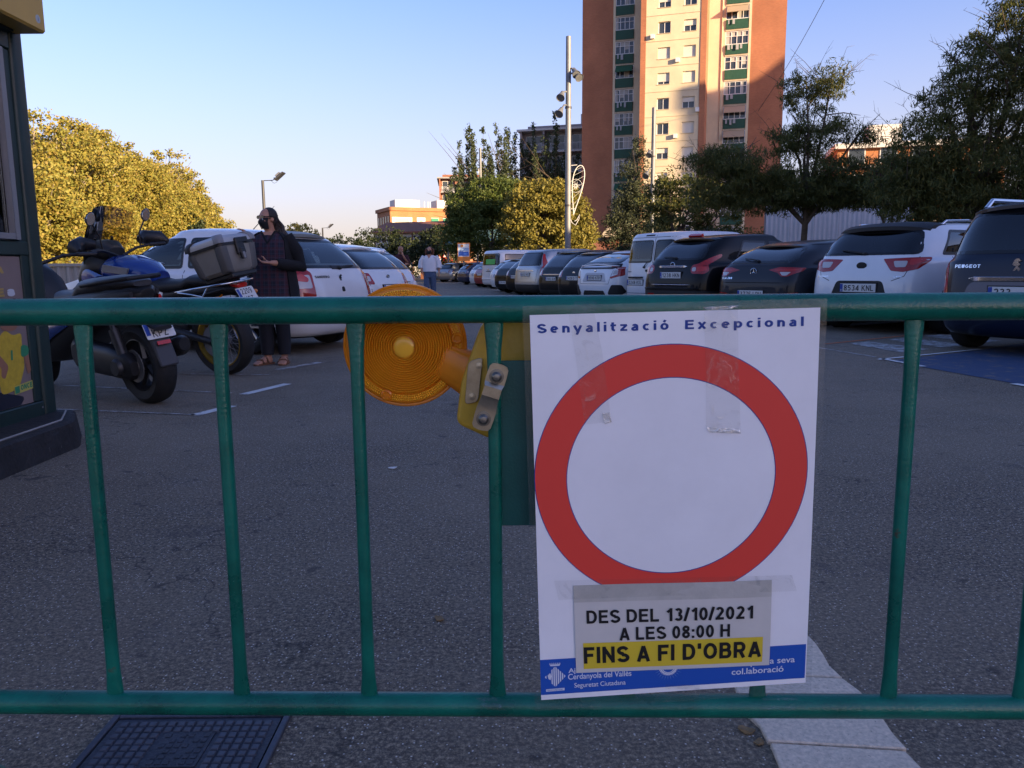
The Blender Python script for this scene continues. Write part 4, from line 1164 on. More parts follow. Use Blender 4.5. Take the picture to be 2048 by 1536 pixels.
M_BARK = mat('bark', (.10, .075, .055), .9, noise=(6, .4), bump=(25, .6))
M_BARKP = mat('pale_plane_bark', (.26, .22, .16), .9, noise=(3, .4), bump=(20, .3))
L_GOLD = leafmat('golden_leaves', [(.31, .255, .045), (.26, .235, .045), (.19, .20, .042), (.34, .28, .055), (.26, .18, .038), (.28, .255, .05)], .3)
L_PINE = leafmat('pine_foliage', [(.060, .095, .022), (.095, .13, .028), (.14, .16, .035)], .25)
L_MID = leafmat('yellow_green_leaves', [(.20, .18, .036), (.27, .225, .042), (.13, .13, .030), (.32, .25, .048)], .35)
L_POP = leafmat('poplar_leaves', [(.060, .080, .036), (.085, .105, .045), (.042, .062, .030)], .35)
L_DARK = leafmat('dark_leaves', [(.022, .036, .016), (.035, .052, .020), (.048, .060, .022)], .3)
L_GLED = leafmat('honey_locust_leaves', [(.080, .10, .030), (.115, .128, .036), (.055, .075, .026), (.17, .15, .036), (.09, .11, .032)], .45)
L_GREY = leafmat('grey_green_leaves', [(.070, .085, .045), (.095, .105, .055), (.050, .065, .034)], .35)
L_POD = leafmat('seed_pods', [(.055, .028, .014), (.035, .018, .010), (.085, .038, .018)], .05)

def tree(name, label, loc, hgt, r, blobs, clumps, per, cl, size, asp, lm, bark=M_BARK, seed=0, group=None, tips=None, axis=None, spread=1., shell=.55, flat=.7, lean=(0, 0), extra=None):
    t = thing(name, label, 'tree', (loc[0], loc[1], 0), 0, group)
    mb = MB()
    rr = random.Random(seed)
    if tips is None:
        tips = [(b[0] + rr.uniform(-.5, .5) * b[3], b[1] + rr.uniform(-.5, .5) * b[4], b[2] + rr.uniform(.0, .7) * b[5]) for b in blobs for _ in range(3)]
    limbs(mb, (0, 0, 0), hgt, r, tips, seed, lean=lean).build('trunk', bark, t, smooth=60)
    P = crown_points(blobs, clumps, per, cl, shell, flat, seed)
    o = link('crown', leaf_mesh('crown', P, size, asp, lm, axis, spread), t)
    tag(o, kind='stuff')
    return t

# plane trees in autumn gold along the street beyond the fence
gold = [(-33.5, 45, 10.0, 5.0), (-27.6, 47, 10.2, 4.6), (-30.5, 55, 11.0, 5.0), (-32, 62.5, 12.0, 5.0), (-34.2, 71, 12.6, 5.2), (-35.8, 80, 13.3, 5.2), (-38.2, 90, 13.2, 5.0), (-40.8, 101, 11.6, 4.6), (-43.2, 112, 9.6, 4.2), (-24.9, 40.0, 6.4, 3.0), (-29.5, 66, 7.2, 3.4)]
glab = ['golden plane tree half hidden behind the kiosk', 'golden plane tree nearest the kiosk, tall and full', 'second golden plane tree from the kiosk', 'third golden plane tree along the street above the motorbike screen', 'fourth golden plane tree along the street', 'fifth golden plane tree, tallest of the row', 'sixth golden plane tree above the hatchback windscreen',
        'golden plane tree near the thin end of the row', 'last small golden plane tree at the end of the row', 'low golden bushy tree just above the grey fence', 'low golden tree behind the motorbike handlebars']
for i, (x, y, H, w) in enumerate(gold):
    rr = random.Random(40 + i)
    bl = [(0, 0, H * .46, w * .84, w * .84, H * .36), (0, 0, H * .66, w * .58, w * .58, H * .24)]
    for k in range(6):
        q = k * 1.05 + rr.random(); bl.append((math.cos(q) * w * .62, math.sin(q) * w * .62, H * rr.uniform(.30, .78), w * .42, w * .42, H * .15))
    for k in range(12):
        q = rr.random() * 6.28; e = rr.uniform(.35, 1.0); bl.append((math.cos(q) * w * .8 * e, math.sin(q) * w * .8 * e, H * (.93 - .34 * e * e) + rr.uniform(-.8, .7), rr.uniform(.8, 1.6), rr.uniform(.8, 1.6), rr.uniform(.7, 1.3)))
    far = y > 75
    tree('plane_tree', glab[i], (x, y), H * .28, .28, bl, 760 if not far else 520, 70 if not far else 44, .62, .16 if not far else .24, .8, L_GOLD, M_BARKP, 100 + i, 'golden plane trees along the street', shell=.62)
# the dark small trees at the end of the gold row
tree('dark_street_tree', 'small dark green tree in front of the end of the golden row', (-27.0, 66), 2.5, .15, [(0, 0, 4.6, 1.4, 1.4, 1.5), (-.4, 0, 5.5, .9, .9, .8)], 120, 26, .5, .3, .6, L_DARK, seed=5)
tree('dark_street_tree', 'sparse dark tree right of the golden row', (-36.2, 96), 2.5, .12, [(0, 0, 5.0, 2.0, 2.0, 1.8), (1.3, 0, 4.6, 1.1, 1.1, 1.2)], 70, 22, .45, .3, .6, L_DARK, seed=6)
# dark shrubs and small trees across the far end
bush = [(-17.6, 84, 5.3, 3.2, 'broad dark bush left of the bald man'), (-14.2, 86, 6.1, 3.3, 'rounded dark tree behind the bald man'), (-10.6, 80, 4.7, 2.6, 'low dark shrub tree between the two standing people'), (-8.4, 84, 5.6, 2.4, 'bushy dark tree behind the woman in white'), (-6.4, 80, 6.4, 2.3, 'dark leafy tree beside the teal shelter'), (-21.6, 96, 4.6, 3.4, 'low dark bush behind the white hatchback spoiler')]
for i, (x, y, H, w, lb) in enumerate(bush):
    bl = [(0, 0, H * .48, w, w, H * .46), (w * .5, -.3, H * .6, w * .5, w * .5, H * .3), (-w * .5, .2, H * .55, w * .5, w * .5, H * .35)]
    tree('bush_tree', lb, (x, y), H * .3, .12, bl, 190, 26, .5, .26, .5, L_DARK, seed=200 + i, group='dark trees at the far end of the car park', shell=.5)
tree('bush_tree', 'yellowish sunlit bush far behind the hatchback roof', (-33.5, 125), 2.0, .15, [(0, 0, 5.6, 3.0, 3.0, 3.2)], 120, 22, .7, .4, .6, L_GOLD, seed=211)
# round umbrella pine and the yellow-green tree in front of it
tree('umbrella_pine', 'round dense green pine left of the tall lamp post', (-1.6, 64), 2.6, .25, [(0, 0, 4.6, 3.4, 3.0, 3.0), (-1.8, 0, 5.6, 2.0, 2.0, 1.9), (1.6, 0, 6.3, 2.4, 2.0, 1.9), (0, 0, 6.8, 2.2, 2.0, 1.6), (-2.6, 0, 3.6, 1.6, 1.6, 1.6)], 760, 60, .55, .22, .42, L_PINE, seed=21, shell=.62, tips=[(0, 0, 5.0), (-1, 0, 4.6), (1, 0, 5.0)])
tree('linden_tree', 'yellow green broad tree at the tall lamp post, sunlit on its right side', (2.5, 58), 1.8, .22, [(0, 0, 4.0, 3.2, 2.8, 3.2), (1.4, 0, 4.6, 2.2, 2.0, 2.6), (-1.2, 0, 5.2, 2.0, 2.0, 2.2), (.4, 0, 6.3, 1.7, 1.6, 1.2), (2.2, -.5, 2.9, 1.6, 1.6, 1.9)], 560, 56, .55, .22, .55, L_MID, seed=22, shell=.6, axis=(0, 0, -.6))
# poplars behind
def poplar(label, x, y, H, spires, seed, w=.75):
    rr = random.Random(seed)
    bl, tp = [], []
    W_ = spires * w * .42
    for k in range(6): bl.append((rr.uniform(-.6, .6) * W_, rr.uniform(-.6, .6), H * rr.uniform(.30, .58), W_ * rr.uniform(.45, .7), 1.2, H * rr.uniform(.10, .16)))
    for k in range(spires * 2):
        dx = (k / (spires * 2 - 1) - .5) * 2 * W_ + rr.uniform(-.3, .3); hh = H * rr.uniform(.66, 1.0)
        tilt = dx * .34 + rr.uniform(-.35, .35)
        for j in range(7):
            f = .52 + .46 * j / 6
            bl.append((dx + tilt * (f - .5) * 2 + rr.uniform(-.12, .12), rr.uniform(-.5, .5), hh * f, .34 - .22 * j / 6, .34, hh * .045))
        tp.append((dx + tilt * .95, 0, hh * .97))
    return tree('poplar_tree', label, (x, y), H * .12, .2, bl, 260 * spires, 14, .34, .25, .6, L_POP, seed=seed, group='dark poplars behind the pine', tips=tp, axis=(0, 0, .6), shell=.15, flat=1.3)
poplar('loose spire-topped poplar clump standing left behind the pine', -3.2, 92, 17.4, 8, 31)
poplar('tall thin poplar spires just right behind the pine', .6, 96, 18.0, 8, 32)
poplar('tallest dark poplar in front of the grey balcony block', 5.2, 93, 20.4, 5, 33, .9)
poplar('low leafy poplar left of the thin far lamp post', -5.8, 90, 12.5, 3, 34, .9)
# trees at the foot of the tower
tree('willow_tree', 'loose grey green tree in front of the tower left side', (9.6, 60), 2.2, .2, [(0, 0, 4.4, 2.3, 2.0, 3.2), (-.3, 0, 7.2, 1.4, 1.2, 2.4), (1.5, 0, 5.4, 1.5, 1.3, 2.2), (-1.4, 0, 3.6, 1.4, 1.2, 2.4), (.1, 0, 9.6, .55, .5, 1.5), (2.2, 0, 3.2, 1.3, 1.2, 2.0)], 620, 36, .46, .24, .28, L_GREY, seed=41, axis=(0, 0, .5), shell=.25, flat=1.1)
tree('acacia_tree', 'bushy green tree with yellow tips behind the white van', (9.2, 43), 1.8, .15, [(0, 0, 4.0, 1.9, 1.9, 2.2), (1.0, 0, 5.0, 1.6, 1.5, 1.2), (-1.0, 0, 4.7, 1.2, 1.2, 1.2), (2.1, 0, 3.8, 1.4, 1.4, 1.7)], 260, 34, .42, .22, .4, L_GLED, seed=42, shell=.4)

# honey locusts with hanging pods, right
def locust(label, x, y, trunk_h, r, blobs, tips, seed, clumps, per=44, size=.17, pods=160, twigs=60):
    t = tree('honey_locust_tree', label, (x, y), trunk_h, r, blobs, clumps, per, .36, size, .17, L_GLED, seed=seed, group='honey locust trees with dark pods', tips=tips, axis=(0, 0, -.8), spread=.75, shell=.25, flat=.55)
    rr = random.Random(seed + 1); r_ = np.random.default_rng(seed + 2)
    pd = MB()
    for k in range(pods):
        b = rr.choice(blobs); q = rr.uniform(0, 2 * PI)
        p = Vector((b[0] + math.cos(q) * b[3] * rr.uniform(.4, 1.0), b[1] + math.sin(q) * b[4] * rr.uniform(.3, 1), b[2] + rr.uniform(-.5, .85) * b[5]))
        L_ = rr.uniform(.16, .32); cx = rr.uniform(-.07, .07); w = .014
        dr = Vector((math.cos(q), math.sin(q), 0))
        pts = [p, p + dr * cx * .6 + Vector((0, 0, -L_ * .35)), p + dr * cx + Vector((0, 0, -L_ * .7)), p + dr * cx * .4 + Vector((0, 0, -L_))]
        s_ = Vector((-dr.y, dr.x, 0)) * w * 1.2
        vs = []
        for i, z in enumerate(pts):
            k_ = (.35, 1, 1, .25)[i]; vs += [z - (dr * .6 + s_) * k_ * .03 * 1, z + (dr * .6 + s_) * k_ * .03]
        pd.add(vs, [(0, 1, 3, 2), (2, 3, 5, 4), (4, 5, 7, 6)])
    tag(pd.build('seed_pods', L_POD, t), kind='stuff')
    tg = MB()
    for k in range(twigs):
        b = rr.choice(blobs); q = rr.uniform(0, 2 * PI); e = rr.uniform(-.1, 1.1)
        p = Vector((b[0] + math.cos(q) * b[3] * .55, b[1] + math.sin(q) * b[4] * .5, b[2] + b[5] * .3 * e))
        d = Vector((math.cos(q), math.sin(q) * .6, rr.uniform(.1, 1.1))).normalized() * rr.uniform(.6, 1.5)
        m_ = p + d * .5 + Vector((0, 0, rr.uniform(-.1, .12)))
        tg.tube([p, m_, p + d], [.012, .008, .003], 4)
        for _ in range(3):
            s0 = m_.lerp(p + d, rr.random()); tg.tube([s0, s0 + Vector((rr.uniform(-.3, .3), rr.uniform(-.2, .2), rr.uniform(-.1, .3)))], [.005, .002], 3)
    tag(tg.build('twigs', M_BARK, t), kind='stuff')
    return t
bl = [(-.1, 0, 3.7, 1.7, 1.5, .9), (-2.2, 0, 4.1, 1.5, 1.3, .9), (-3.1, 0, 4.35, 1.1, .9, .6), (1.3, 0, 3.7, 1.2, 1.2, .9), (-1.3, 0, 3.4, 1.7, 1.2, .7), (.2, 0, 5.3, 1.1, 1.0, .8), (-.3, 0, 6.5, .75, .7, .7), (.6, 0, 6.8, .6, .6, .6), (1.7, 0, 5.2, .55, .5, .4), (.8, 0, 3.3, 1.4, 1.0, .5), (-.6, 0, 5.0, .8, .7, .6), (-2.6, 0, 3.5, 1.6, 1.2, .8), (1.6, 0, 3.6, 1.5, 1.2, .8), (-.3, .3, 3.3, 2.0, 1.2, .6)]
tp = [(-.2, 0, 7.0), (.7, 0, 7.4), (1.8, .2, 5.4), (-1.0, 0, 5.6), (-2.6, .1, 4.6), (-3.9, 0, 4.6), (1.5, -.2, 4.4), (-1.6, .3, 3.7), (.2, 0, 6.0)]
locust('honey locust tree with bare twig tips standing before the tower right side', 9.75, 26, 2.5, .13, bl, tp, 51, 1000, 60, .165, 150, 70)
bl = [(0, 0, 3.6, 1.8, 1.5, 1.0), (-1.3, 0, 4.2, 1.1, 1.0, .9), (.8, 0, 5.0, 1.4, 1.2, 1.2), (-.2, 0, 6.2, 1.1, 1.0, .9), (1.0, 0, 7.0, 1.2, 1.1, 1.1), (.9, 0, 8.4, 1.0, 1.0, .9), (-.9, 0, 5.3, .9, .8, .7), (1.9, 0, 4.2, 1.2, 1.2, 1.2), (0, 0, 2.7, 1.9, 1.3, .7), (-1.9, .2, 3.2, .9, .9, .8), (1.8, 0, 6.1, 1.0, 1.0, 1.2), (-1.0, .3, 2.9, 1.8, 1.3, 1.0), (1.6, .3, 2.8, 1.9, 1.4, 1.1), (2.8, .3, 4.0, 1.5, 1.3, 1.8)]
tp = [(0, 0, 7.4), (1, 0, 9.0), (2.0, .2, 6.4), (-1.2, 0, 5.6), (-2.0, .1, 4.4), (1.5, -.2, 5.4), (-.6, .3, 6.3), (.2, 0, 6.0), (1.8, 0, 7.6)]
locust('darkest honey locust tree at the right edge, reaching above the frame', 12.7, 21.5, 2.3, .15, bl, tp, 52, 1500, 62, .165, 260, 60)
bl = [(0, 0, 3.7, 1.5, 1.2, .7), (1.1, 0, 4.0, 1.3, 1.1, .8), (-.9, 0, 3.7, 1.0, .9, .7), (.2, 0, 4.5, 1.0, .9, .6)]
locust('low honey locust tree between the two taller ones', 14.0, 29, 2.2, .09, bl, [(0, 0, 4.8), (1.4, 0, 4.4), (-1.2, 0, 4.2)], 53, 480, 54, .16, 60, 30)
bl = [(0, 0, 1.9, 2.2, 1.2, 1.9), (2.2, 0, 2.0, 1.8, 1.2, 2.1), (-1.2, 0, 1.3, 1.2, 1.0, 1.3)]
tree('hedge_shrub', 'dark dense shrub mass right of the white hoarding', (17.6, 31), 1.0, .1, bl, 260, 40, .45, .16, .4, L_DARK, seed=54, shell=.4)
tree('hedge_shrub', 'low green shrub left of the white hoarding', (8.6, 33), .5, .06, [(0, 0, 1.4, 1.6, 1.0, 1.3), (1.4, 0, 1.2, 1.0, .8, 1.1)], 170, 36, .4, .15, .4, L_DARK, seed=55, shell=.4)

for i, (x, y, w, h, lb) in enumerate([(10.8, 41, 2.2, 2.6, 'dark leafy shrub low behind the black crossover roof'), (13.6, 43, 2.4, 3.4, 'dark shrub mass beside the hoarding left edge'), (6.9, 52, 1.6, 2.4, 'dark shrub at the pavilion behind the small white van')]):
    tree('hedge_shrub', lb, (x, y), .6, .07, [(0, 0, h * .5, w, 1.3, h * .5), (w * .5, 0, h * .6, w * .6, 1.1, h * .42), (-w * .5, 0, h * .45, w * .55, 1.1, h * .4)], 240, 40, .42, .17, .4, L_DARK if i != 1 else L_GLED, seed=60 + i, shell=.4)
# ---------------------------------------------------------------- lamp posts, signs, cable
M_GALV = mat('galvanised_steel', (.20, .205, .21), .55, metal=.4, noise=(3, .2))
M_DGREY = mat('dark_grey_metal', (.06, .06, .065), .5, metal=.3)
M_LENSG = mat('lamp_glass', (.5, .5, .48), .15, spec=.8)
def spot(t, p, d, r=.24, L=.55):
    p = Vector(p); d = Vector(d).normalized()
    b = MB().lathe([(.0001, -L * .55), (r * .45, -L * .5), (r * .55, -L * .2), (r * .8, L * .15), (r, L * .45), (r * .93, L * .45), (r * .9, L * .40)], p, d, 18)
    o = b.build('spotlight', M_GALV, t, smooth=40)
    MB().lathe([(.0001, L * .36), (r * .88, L * .38)], p, d, 16, cap=False).build('spotlight_glass', M_LENSG, o)
    return o
def mast(label, x, y, h, r, spots, grp='steel masts with spotlights'):
    t = thing('lamp_post', label, 'lamp post', (x, y, 0), 0, grp)
    MB().lathe([(r * 1.05, 0), (r, h * .3), (r * .92, h * .7), (r * .85, h - .02), (r * .6, h)], (0, 0, 0), (0, 0, 1), 20).build('pole', M_GALV, t, smooth=40)
    for z in (h * .33, h * .72): MB().lathe([(r * 1.12, z), (r * 1.12, z + .10)], (0, 0, 0), (0, 0, 1), 20).build('collar', M_DGREY, t, smooth=40)
    for z, dx, dz in spots:
        MB().tube([(0, 0, z), (dx * .6, -.15, z), (dx, -.2, z - dz)], .05, 8).build('spot_bracket', M_GALV, t)
        spot(t, (dx * 1.15, -.25, z - dz - .12), (dx * .9, -.7, -.75))
    return t
mt = mast('tall steel mast with spotlights and a teardrop decoration, left of the tower', 3.2, 44, 13.45, .165, [(11.5, .42, .02), (10.55, -.34, .10), (9.85, -.40, .25), (11.75, .30, .1)])
# light decoration hung on the mast: teardrop frame with net and rosette
dec = thing('mast_decoration', 'white teardrop shaped light frame with rosette hung on the tall mast', 'decoration', (3.2, 44, 0))
M_DEC = mat('white_light_frame', (.62, .60, .55), .5)
def drop(s_, k):
    a = 2 * PI * k
    r_ = math.sin(a / 2) ** 1.0
    return Vector((s_ * .45 * math.sin(a) * math.sin(a / 2) ** 1.3 + .62 - .35 * (1 - (1 + math.cos(a + PI)) / 2) ** 1.5 * 0, -.05, 5.1 - 1.45 * math.cos(a + PI) * 1.0 * -1))
out = []
for k in range(40):
    a = 2 * PI * k / 40
    z = 5.3 + 1.35 * -math.cos(a); wdt = .46 * math.sin(a) * (math.sin(a / 2) ** 1.6)
    xc = .30 + .38 * (z - 3.95) / 2.7
    out.append((xc + wdt, -.05, z))
b = MB().tube(out, .026, 6, closed=True)
for k in range(9):
    b.tube([out[(20 - k * 2) % 40], out[(20 + k * 2 + 2) % 40]], .008, 4)
b.build('teardrop_frame', M_DEC, dec)
b = MB()
for k in range(8):
    q = k * PI / 4; c = Vector((.42, -.06, 5.55))
    for rr in (.14, .26):
        b.tube([c + Vector((math.cos(q), 0, math.sin(q))) * rr * .3, c + Vector((math.cos(q + .3), 0, math.sin(q + .3))) * rr, c + Vector((math.cos(q + .6), 0, math.sin(q + .6))) * rr * .3], .012, 4)
b.tube([c + Vector((math.cos(k * PI / 8), 0, math.sin(k * PI / 8))) * .36 for k in range(16)], .012, 4, closed=True)
b.build('rosette', M_DEC, dec)
MB().tube([(.14, -.05, 3.75), (.22, -.05, 3.55), (.42, -.05, 3.4), (.62, -.05, 3.75), (.66, -.05, 4.0), (.5, -.05, 3.7), (.36, -.05, 3.62)], .02, 5).tube([(.16, -.05, 6.65), (.5, -.05, 6.68)], .02, 5).tube([(.16, -.05, 4.3), (.34, -.05, 4.3)], .02, 5).build('hook', M_DEC, dec)
mast('steel mast with spotlights in front of the cream windows of the tower', 10.6, 59, 12.7, .17, [(8.3, -.45, .3), (7.4, .5, .35), (9.6, -.3, .1)])
mast('thin far mast among the poplars', -3.4, 90, 14.6, .16, [(9.0, .5, .3), (10.5, -.4, .2)])
def flood(label, x, y, h, r):
    t = thing('floodlight_post', label, 'lamp post', (x, y, 0), 0, 'thin posts with one floodlight')
    MB().lathe([(r, 0), (r * .8, h)], (0, 0, 0), (0, 0, 1), 12).build('pole', M_DGREY, t, smooth=40)
    MB().tube([(0, 0, h - .02), (.55, 0, h + .0), (.62, 0, h + .08)], .022, 6).build('arm', M_DGREY, t)
    rot = Matrix.Rotation(R(-40), 3, 'Y')
    MB().box((.92, 0, h + .20), (.62, .55, .07), rot).build('floodlight', M_DGREY, t, bevel=.015)
    MB().box((.85, 0, h + .28), (.30, .34, .12), rot).box((.70, 0, h + .1), (.2, .1, .08)).build('gear_box', M_GALV, t, bevel=.01)
    MB().tube([(.45, 0, h - .02), (.6, 0, h - .16), (.75, 0, h - .10), (.8, 0, h + .1)], .01, 4).build('cable', M_DGREY, t)
flood('thin dark post with a floodlight above the person holding a phone', -13.15, 42, 5.75, .09)
flood('smaller far floodlight post above the hatchback spoiler', -20.4, 85, 5.6, .10)
# road signs
M_SIGNW = mat('sign_white', (.66, .66, .64), .4); M_SIGNR = mat('sign_red', (.50, .03, .03), .4); M_SIGNB = mat('sign_blue', (.03, .10, .42), .4); M_SIGNO = mat('sign_orange', (.70, .22, .03), .4)
def post(t, h, r=.035, m=None): MB().tube([(0, 0, 0), (0, 0, h)], r, 8).build('post', m or M_GALV, t)
def tri(t, z, s_=.5):
    P_ = roundpoly([(-s_, z), (s_, z), (0, z + s_ * 1.72)], .06, 3); Q_ = [(x * .72, z + .12 * s_ * 2 * .55 + (zz - z) * .70) for x, zz in P_]
    MB().prism(P_, lambda u, v: (u, -.06, v), lambda u, v: (u, -.04, v)).build('red_border', M_SIGNR, t)
    MB().prism(Q_, lambda u, v: (u, -.066, v), lambda u, v: (u, -.062, v)).build('sign_face', M_SIGNW, t)
    MB().bx(-.05, .05, -.07, -.067, z + .22, z + .5).build('pictogram', M_BLACK, t)
def disc_(t, z, rr, m1, m2, m3=None):
    MB().lathe([(.0001, 0), (rr, 0), (rr, .02), (.0001, .02)], (0, -.05, z), (0, -1, 0), 24).build('sign_rim', m1, t)
    MB().lathe([(rr * .74, .0225), (.0001, .0225)], (0, -.05, z), (0, -1, 0), 24).build('sign_face', m2, t)
    if m3:
        for s_ in (-1, 1):
            MB().box((0, -.078, z), (rr * .16, .008, rr * 1.5), Matrix.Rotation(s_ * R(45), 3, 'Y')).build('diagonal_bar', m3, t)
t = thing('road_sign', 'triangular warning sign with plate on a grey post, leftmost of the sign group', 'sign', (-7.42, 80, 0), 0, 'road signs at the exit')
post(t, 2.6); tri(t, 2.18, .27)
MB().bx(-.27, .27, -.06, -.04, 1.95, 2.14).build('plate', M_SIGNW, t)
t = thing('road_sign', 'triangular warning sign above a round red limit sign on an orange post', 'sign', (-6.72, 80, 0), 0, 'road signs at the exit')
post(t, 2.8, .04, M_SIGNO); tri(t, 2.25, .32); disc_(t, 1.98, .21, M_SIGNR, M_SIGNW)
t = thing('road_sign', 'round no stopping sign, red and blue, on a thin post', 'sign', (-6.2, 79.5, 0), 0, 'road signs at the exit')
post(t, 2.1); disc_(t, 1.82, .27, M_SIGNR, M_SIGNB, M_SIGNR)
t = thing('information_sign', 'blue and white panel with orange frame on a pale post', 'sign', (-3.15, 52, 0))
post(t, 1.8, .05)
MB().bx(-.42, .42, -.08, 0, 1.55, 2.75).build('panel_frame', M_SIGNO, t, bevel=.02)
MB().bx(-.37, .37, -.09, -.082, 1.85, 2.68).build('panel_face', M_SIGNW, t)
MB().bx(-.34, .34, -.096, -.092, 1.9, 2.18).build('blue_field', M_SIGNB, t)
MB().bx(-.34, .34, -.096, -.092, 2.2, 2.42).build('pale_field', mat('pale_blue_print', (.30, .42, .60), .5), t)
MB().lathe([(.0001, 0), (.1, 0)], (-.12, -.094, 2.55), (0, -1, 0), 16, cap=False).build('round_logo', M_SIGNO, t)
# overhead cable
a, b_ = Vector((26.0, 84.0, 17.2)), Vector((22.5, 47, 25.5))
tag(MB().tube([a.lerp(b_, k / 14) - Vector((0, 0, 1.1 * math.sin(PI * k / 14))) for k in range(15)], .022, 5).build('overhead_cable', M_DGREY), 'thin dark cable slanting up from the tower across the sky', 'cable')
# ---------------------------------------------------------------- cars
def paint(key, col, metal=0., rough=.32, coat=.8, dust=.06, spec=.5):
    """outside lacquer; the inner side of the sheet is dark trim"""
    if key in MATS: return MATS[key]
    m = mat(key, col, rough, metal, noise=(2.2, dust), coat=coat, coatrough=.03, spec=spec)
    t = m.node_tree; L = t.links.new
    ge = t.nodes.new('ShaderNodeNewGeometry'); d = t.nodes.new('ShaderNodeBsdfDiffuse'); d.inputs[0].default_value = (.03, .03, .032, 1)
    mx = t.nodes.new('ShaderNodeMixShader')
    L(ge.outputs['Backfacing'], mx.inputs[0]); L(t.nodes['Principled BSDF'].outputs[0], mx.inputs[1]); L(d.outputs[0], mx.inputs[2])
    L(mx.outputs[0], t.nodes['Material Output'].inputs[0])
    return m
P_WHITE = paint('white_car_paint', (.66, .66, .67))
P_WHITE2 = paint('cool_white_car_paint', (.70, .71, .73))
P_BLACK = paint('black_car_paint', (.005, .005, .006), rough=.4, coat=.30, spec=.1)
P_GREY = paint('dark_grey_car_paint', (.020, .021, .026), .2, coat=.35, spec=.15)
P_ANTH = paint('anthracite_car_paint', (.008, .0085, .010), .1, coat=.3, spec=.1)
P_BLUE = paint('dark_blue_car_paint', (.008, .014, .032), .1, coat=.35, spec=.15)
P_NAVY = paint('navy_car_paint', (.012, .018, .06), .2)
P_SILV = paint('silver_car_paint', (.33, .34, .35), .7)
P_REDC = paint('red_car_paint', (.28, .02, .015))
M_CLAD = mat('black_cladding', (.012, .012, .013), .6, bump=(200, .1))
M_RUB = mat('tyre_rubber', (.010, .010, .0105), .75, bump=(60, .15))
M_RIM = mat('alloy_rim', (.35, .35, .36), .3, metal=.8)
M_RIMD = mat('dark_rim', (.05, .05, .052), .35, metal=.7)
M_CHROME = mat('chrome', (.62, .62, .64), .12, metal=1.)
M_SEAL = mat('glass_seal', (.006, .006, .007), .35)
M_SEAT = mat('seat_fabric', (.028, .028, .032), .9)
G_DARK = glassy('privacy_glass', (.30, .34, .36), .30, spec=1.1)
G_MID = glassy('tinted_glass', (.62, .70, .68), .72, spec=.9)
T_RED = mat('red_lamp_plastic', (.30, .008, .006), .12, coat=.5)
T_RED2 = mat('bright_red_lamp', (.46, .018, .012), .12, coat=.5)
T_CLEAR = mat('clear_lamp_plastic', (.46, .44, .44), .12, coat=.5)
T_ORANGE = mat('orange_lamp_plastic', (.50, .14, .01), .15, coat=.5)
M_PLATE = mat('plate_white', (.60, .60, .58), .4)
M_EUBLUE = mat('plate_blue', (.01, .05, .30), .4)
M_DARKGAP = mat('panel_gap', (.004, .004, .004), .8)

def pchip(x, y, xq):
    x = np.asarray(x, float); y = np.asarray(y, float)
    h = np.diff(x); d = np.diff(y) / h; m = np.zeros_like(y)
    for i in range(1, len(x) - 1):
        if d[i - 1] * d[i] > 0:
            w1, w2 = 2 * h[i] + h[i - 1], h[i] + 2 * h[i - 1]
            m[i] = (w1 + w2) / (w1 / d[i - 1] + w2 / d[i])
    m[0], m[-1] = d[0], d[-1]
    k = np.clip(np.searchsorted(x, xq) - 1, 0, len(x) - 2)
    t = (xq - x[k]) / h[k]
    return (2 * t**3 - 3 * t**2 + 1) * y[k] + (t**3 - 2 * t**2 + t) * h[k] * m[k] + (-2 * t**3 + 3 * t**2) * y[k + 1] + (t**3 - t**2) * h[k] * m[k + 1]

def inside(poly, p):
    c = False; n = len(poly); x, y = p
    for i in range(n):
        x1, y1 = poly[i]; x2, y2 = poly[i - 1]
        if (y1 > y) != (y2 > y) and x < (x2 - x1) * (y - y1) / (y2 - y1) + x1: c = not c
    return c
def area2(p): return sum(p[i - 1][0] * p[i][1] - p[i][0] * p[i - 1][1] for i in range(len(p)))
def inset(poly, d):
    """offset a closed outline inwards by d (outwards for negative d)"""
    n = len(poly); s_ = 1 if area2(poly) > 0 else -1; out = []
    for i in range(n):
        a, p, b = Vector(poly[i - 1]), Vector(poly[i]), Vector(poly[(i + 1) % n])
        e1, e2 = (p - a), (b - p)
        if e1.length < 1e-6 or e2.length < 1e-6: out.append(tuple(p)); continue
        e1.normalize(); e2.normalize()
        n1, n2 = Vector((-e1.y, e1.x)) * s_, Vector((-e2.y, e2.x)) * s_
        bb = n1 + n2
        if bb.length < 1e-6: bb = n1
        bb.normalize(); k = min(2.0, 1 / max(.4, bb.dot(n1)))
        out.append(tuple(p + bb * d * k))
    return out

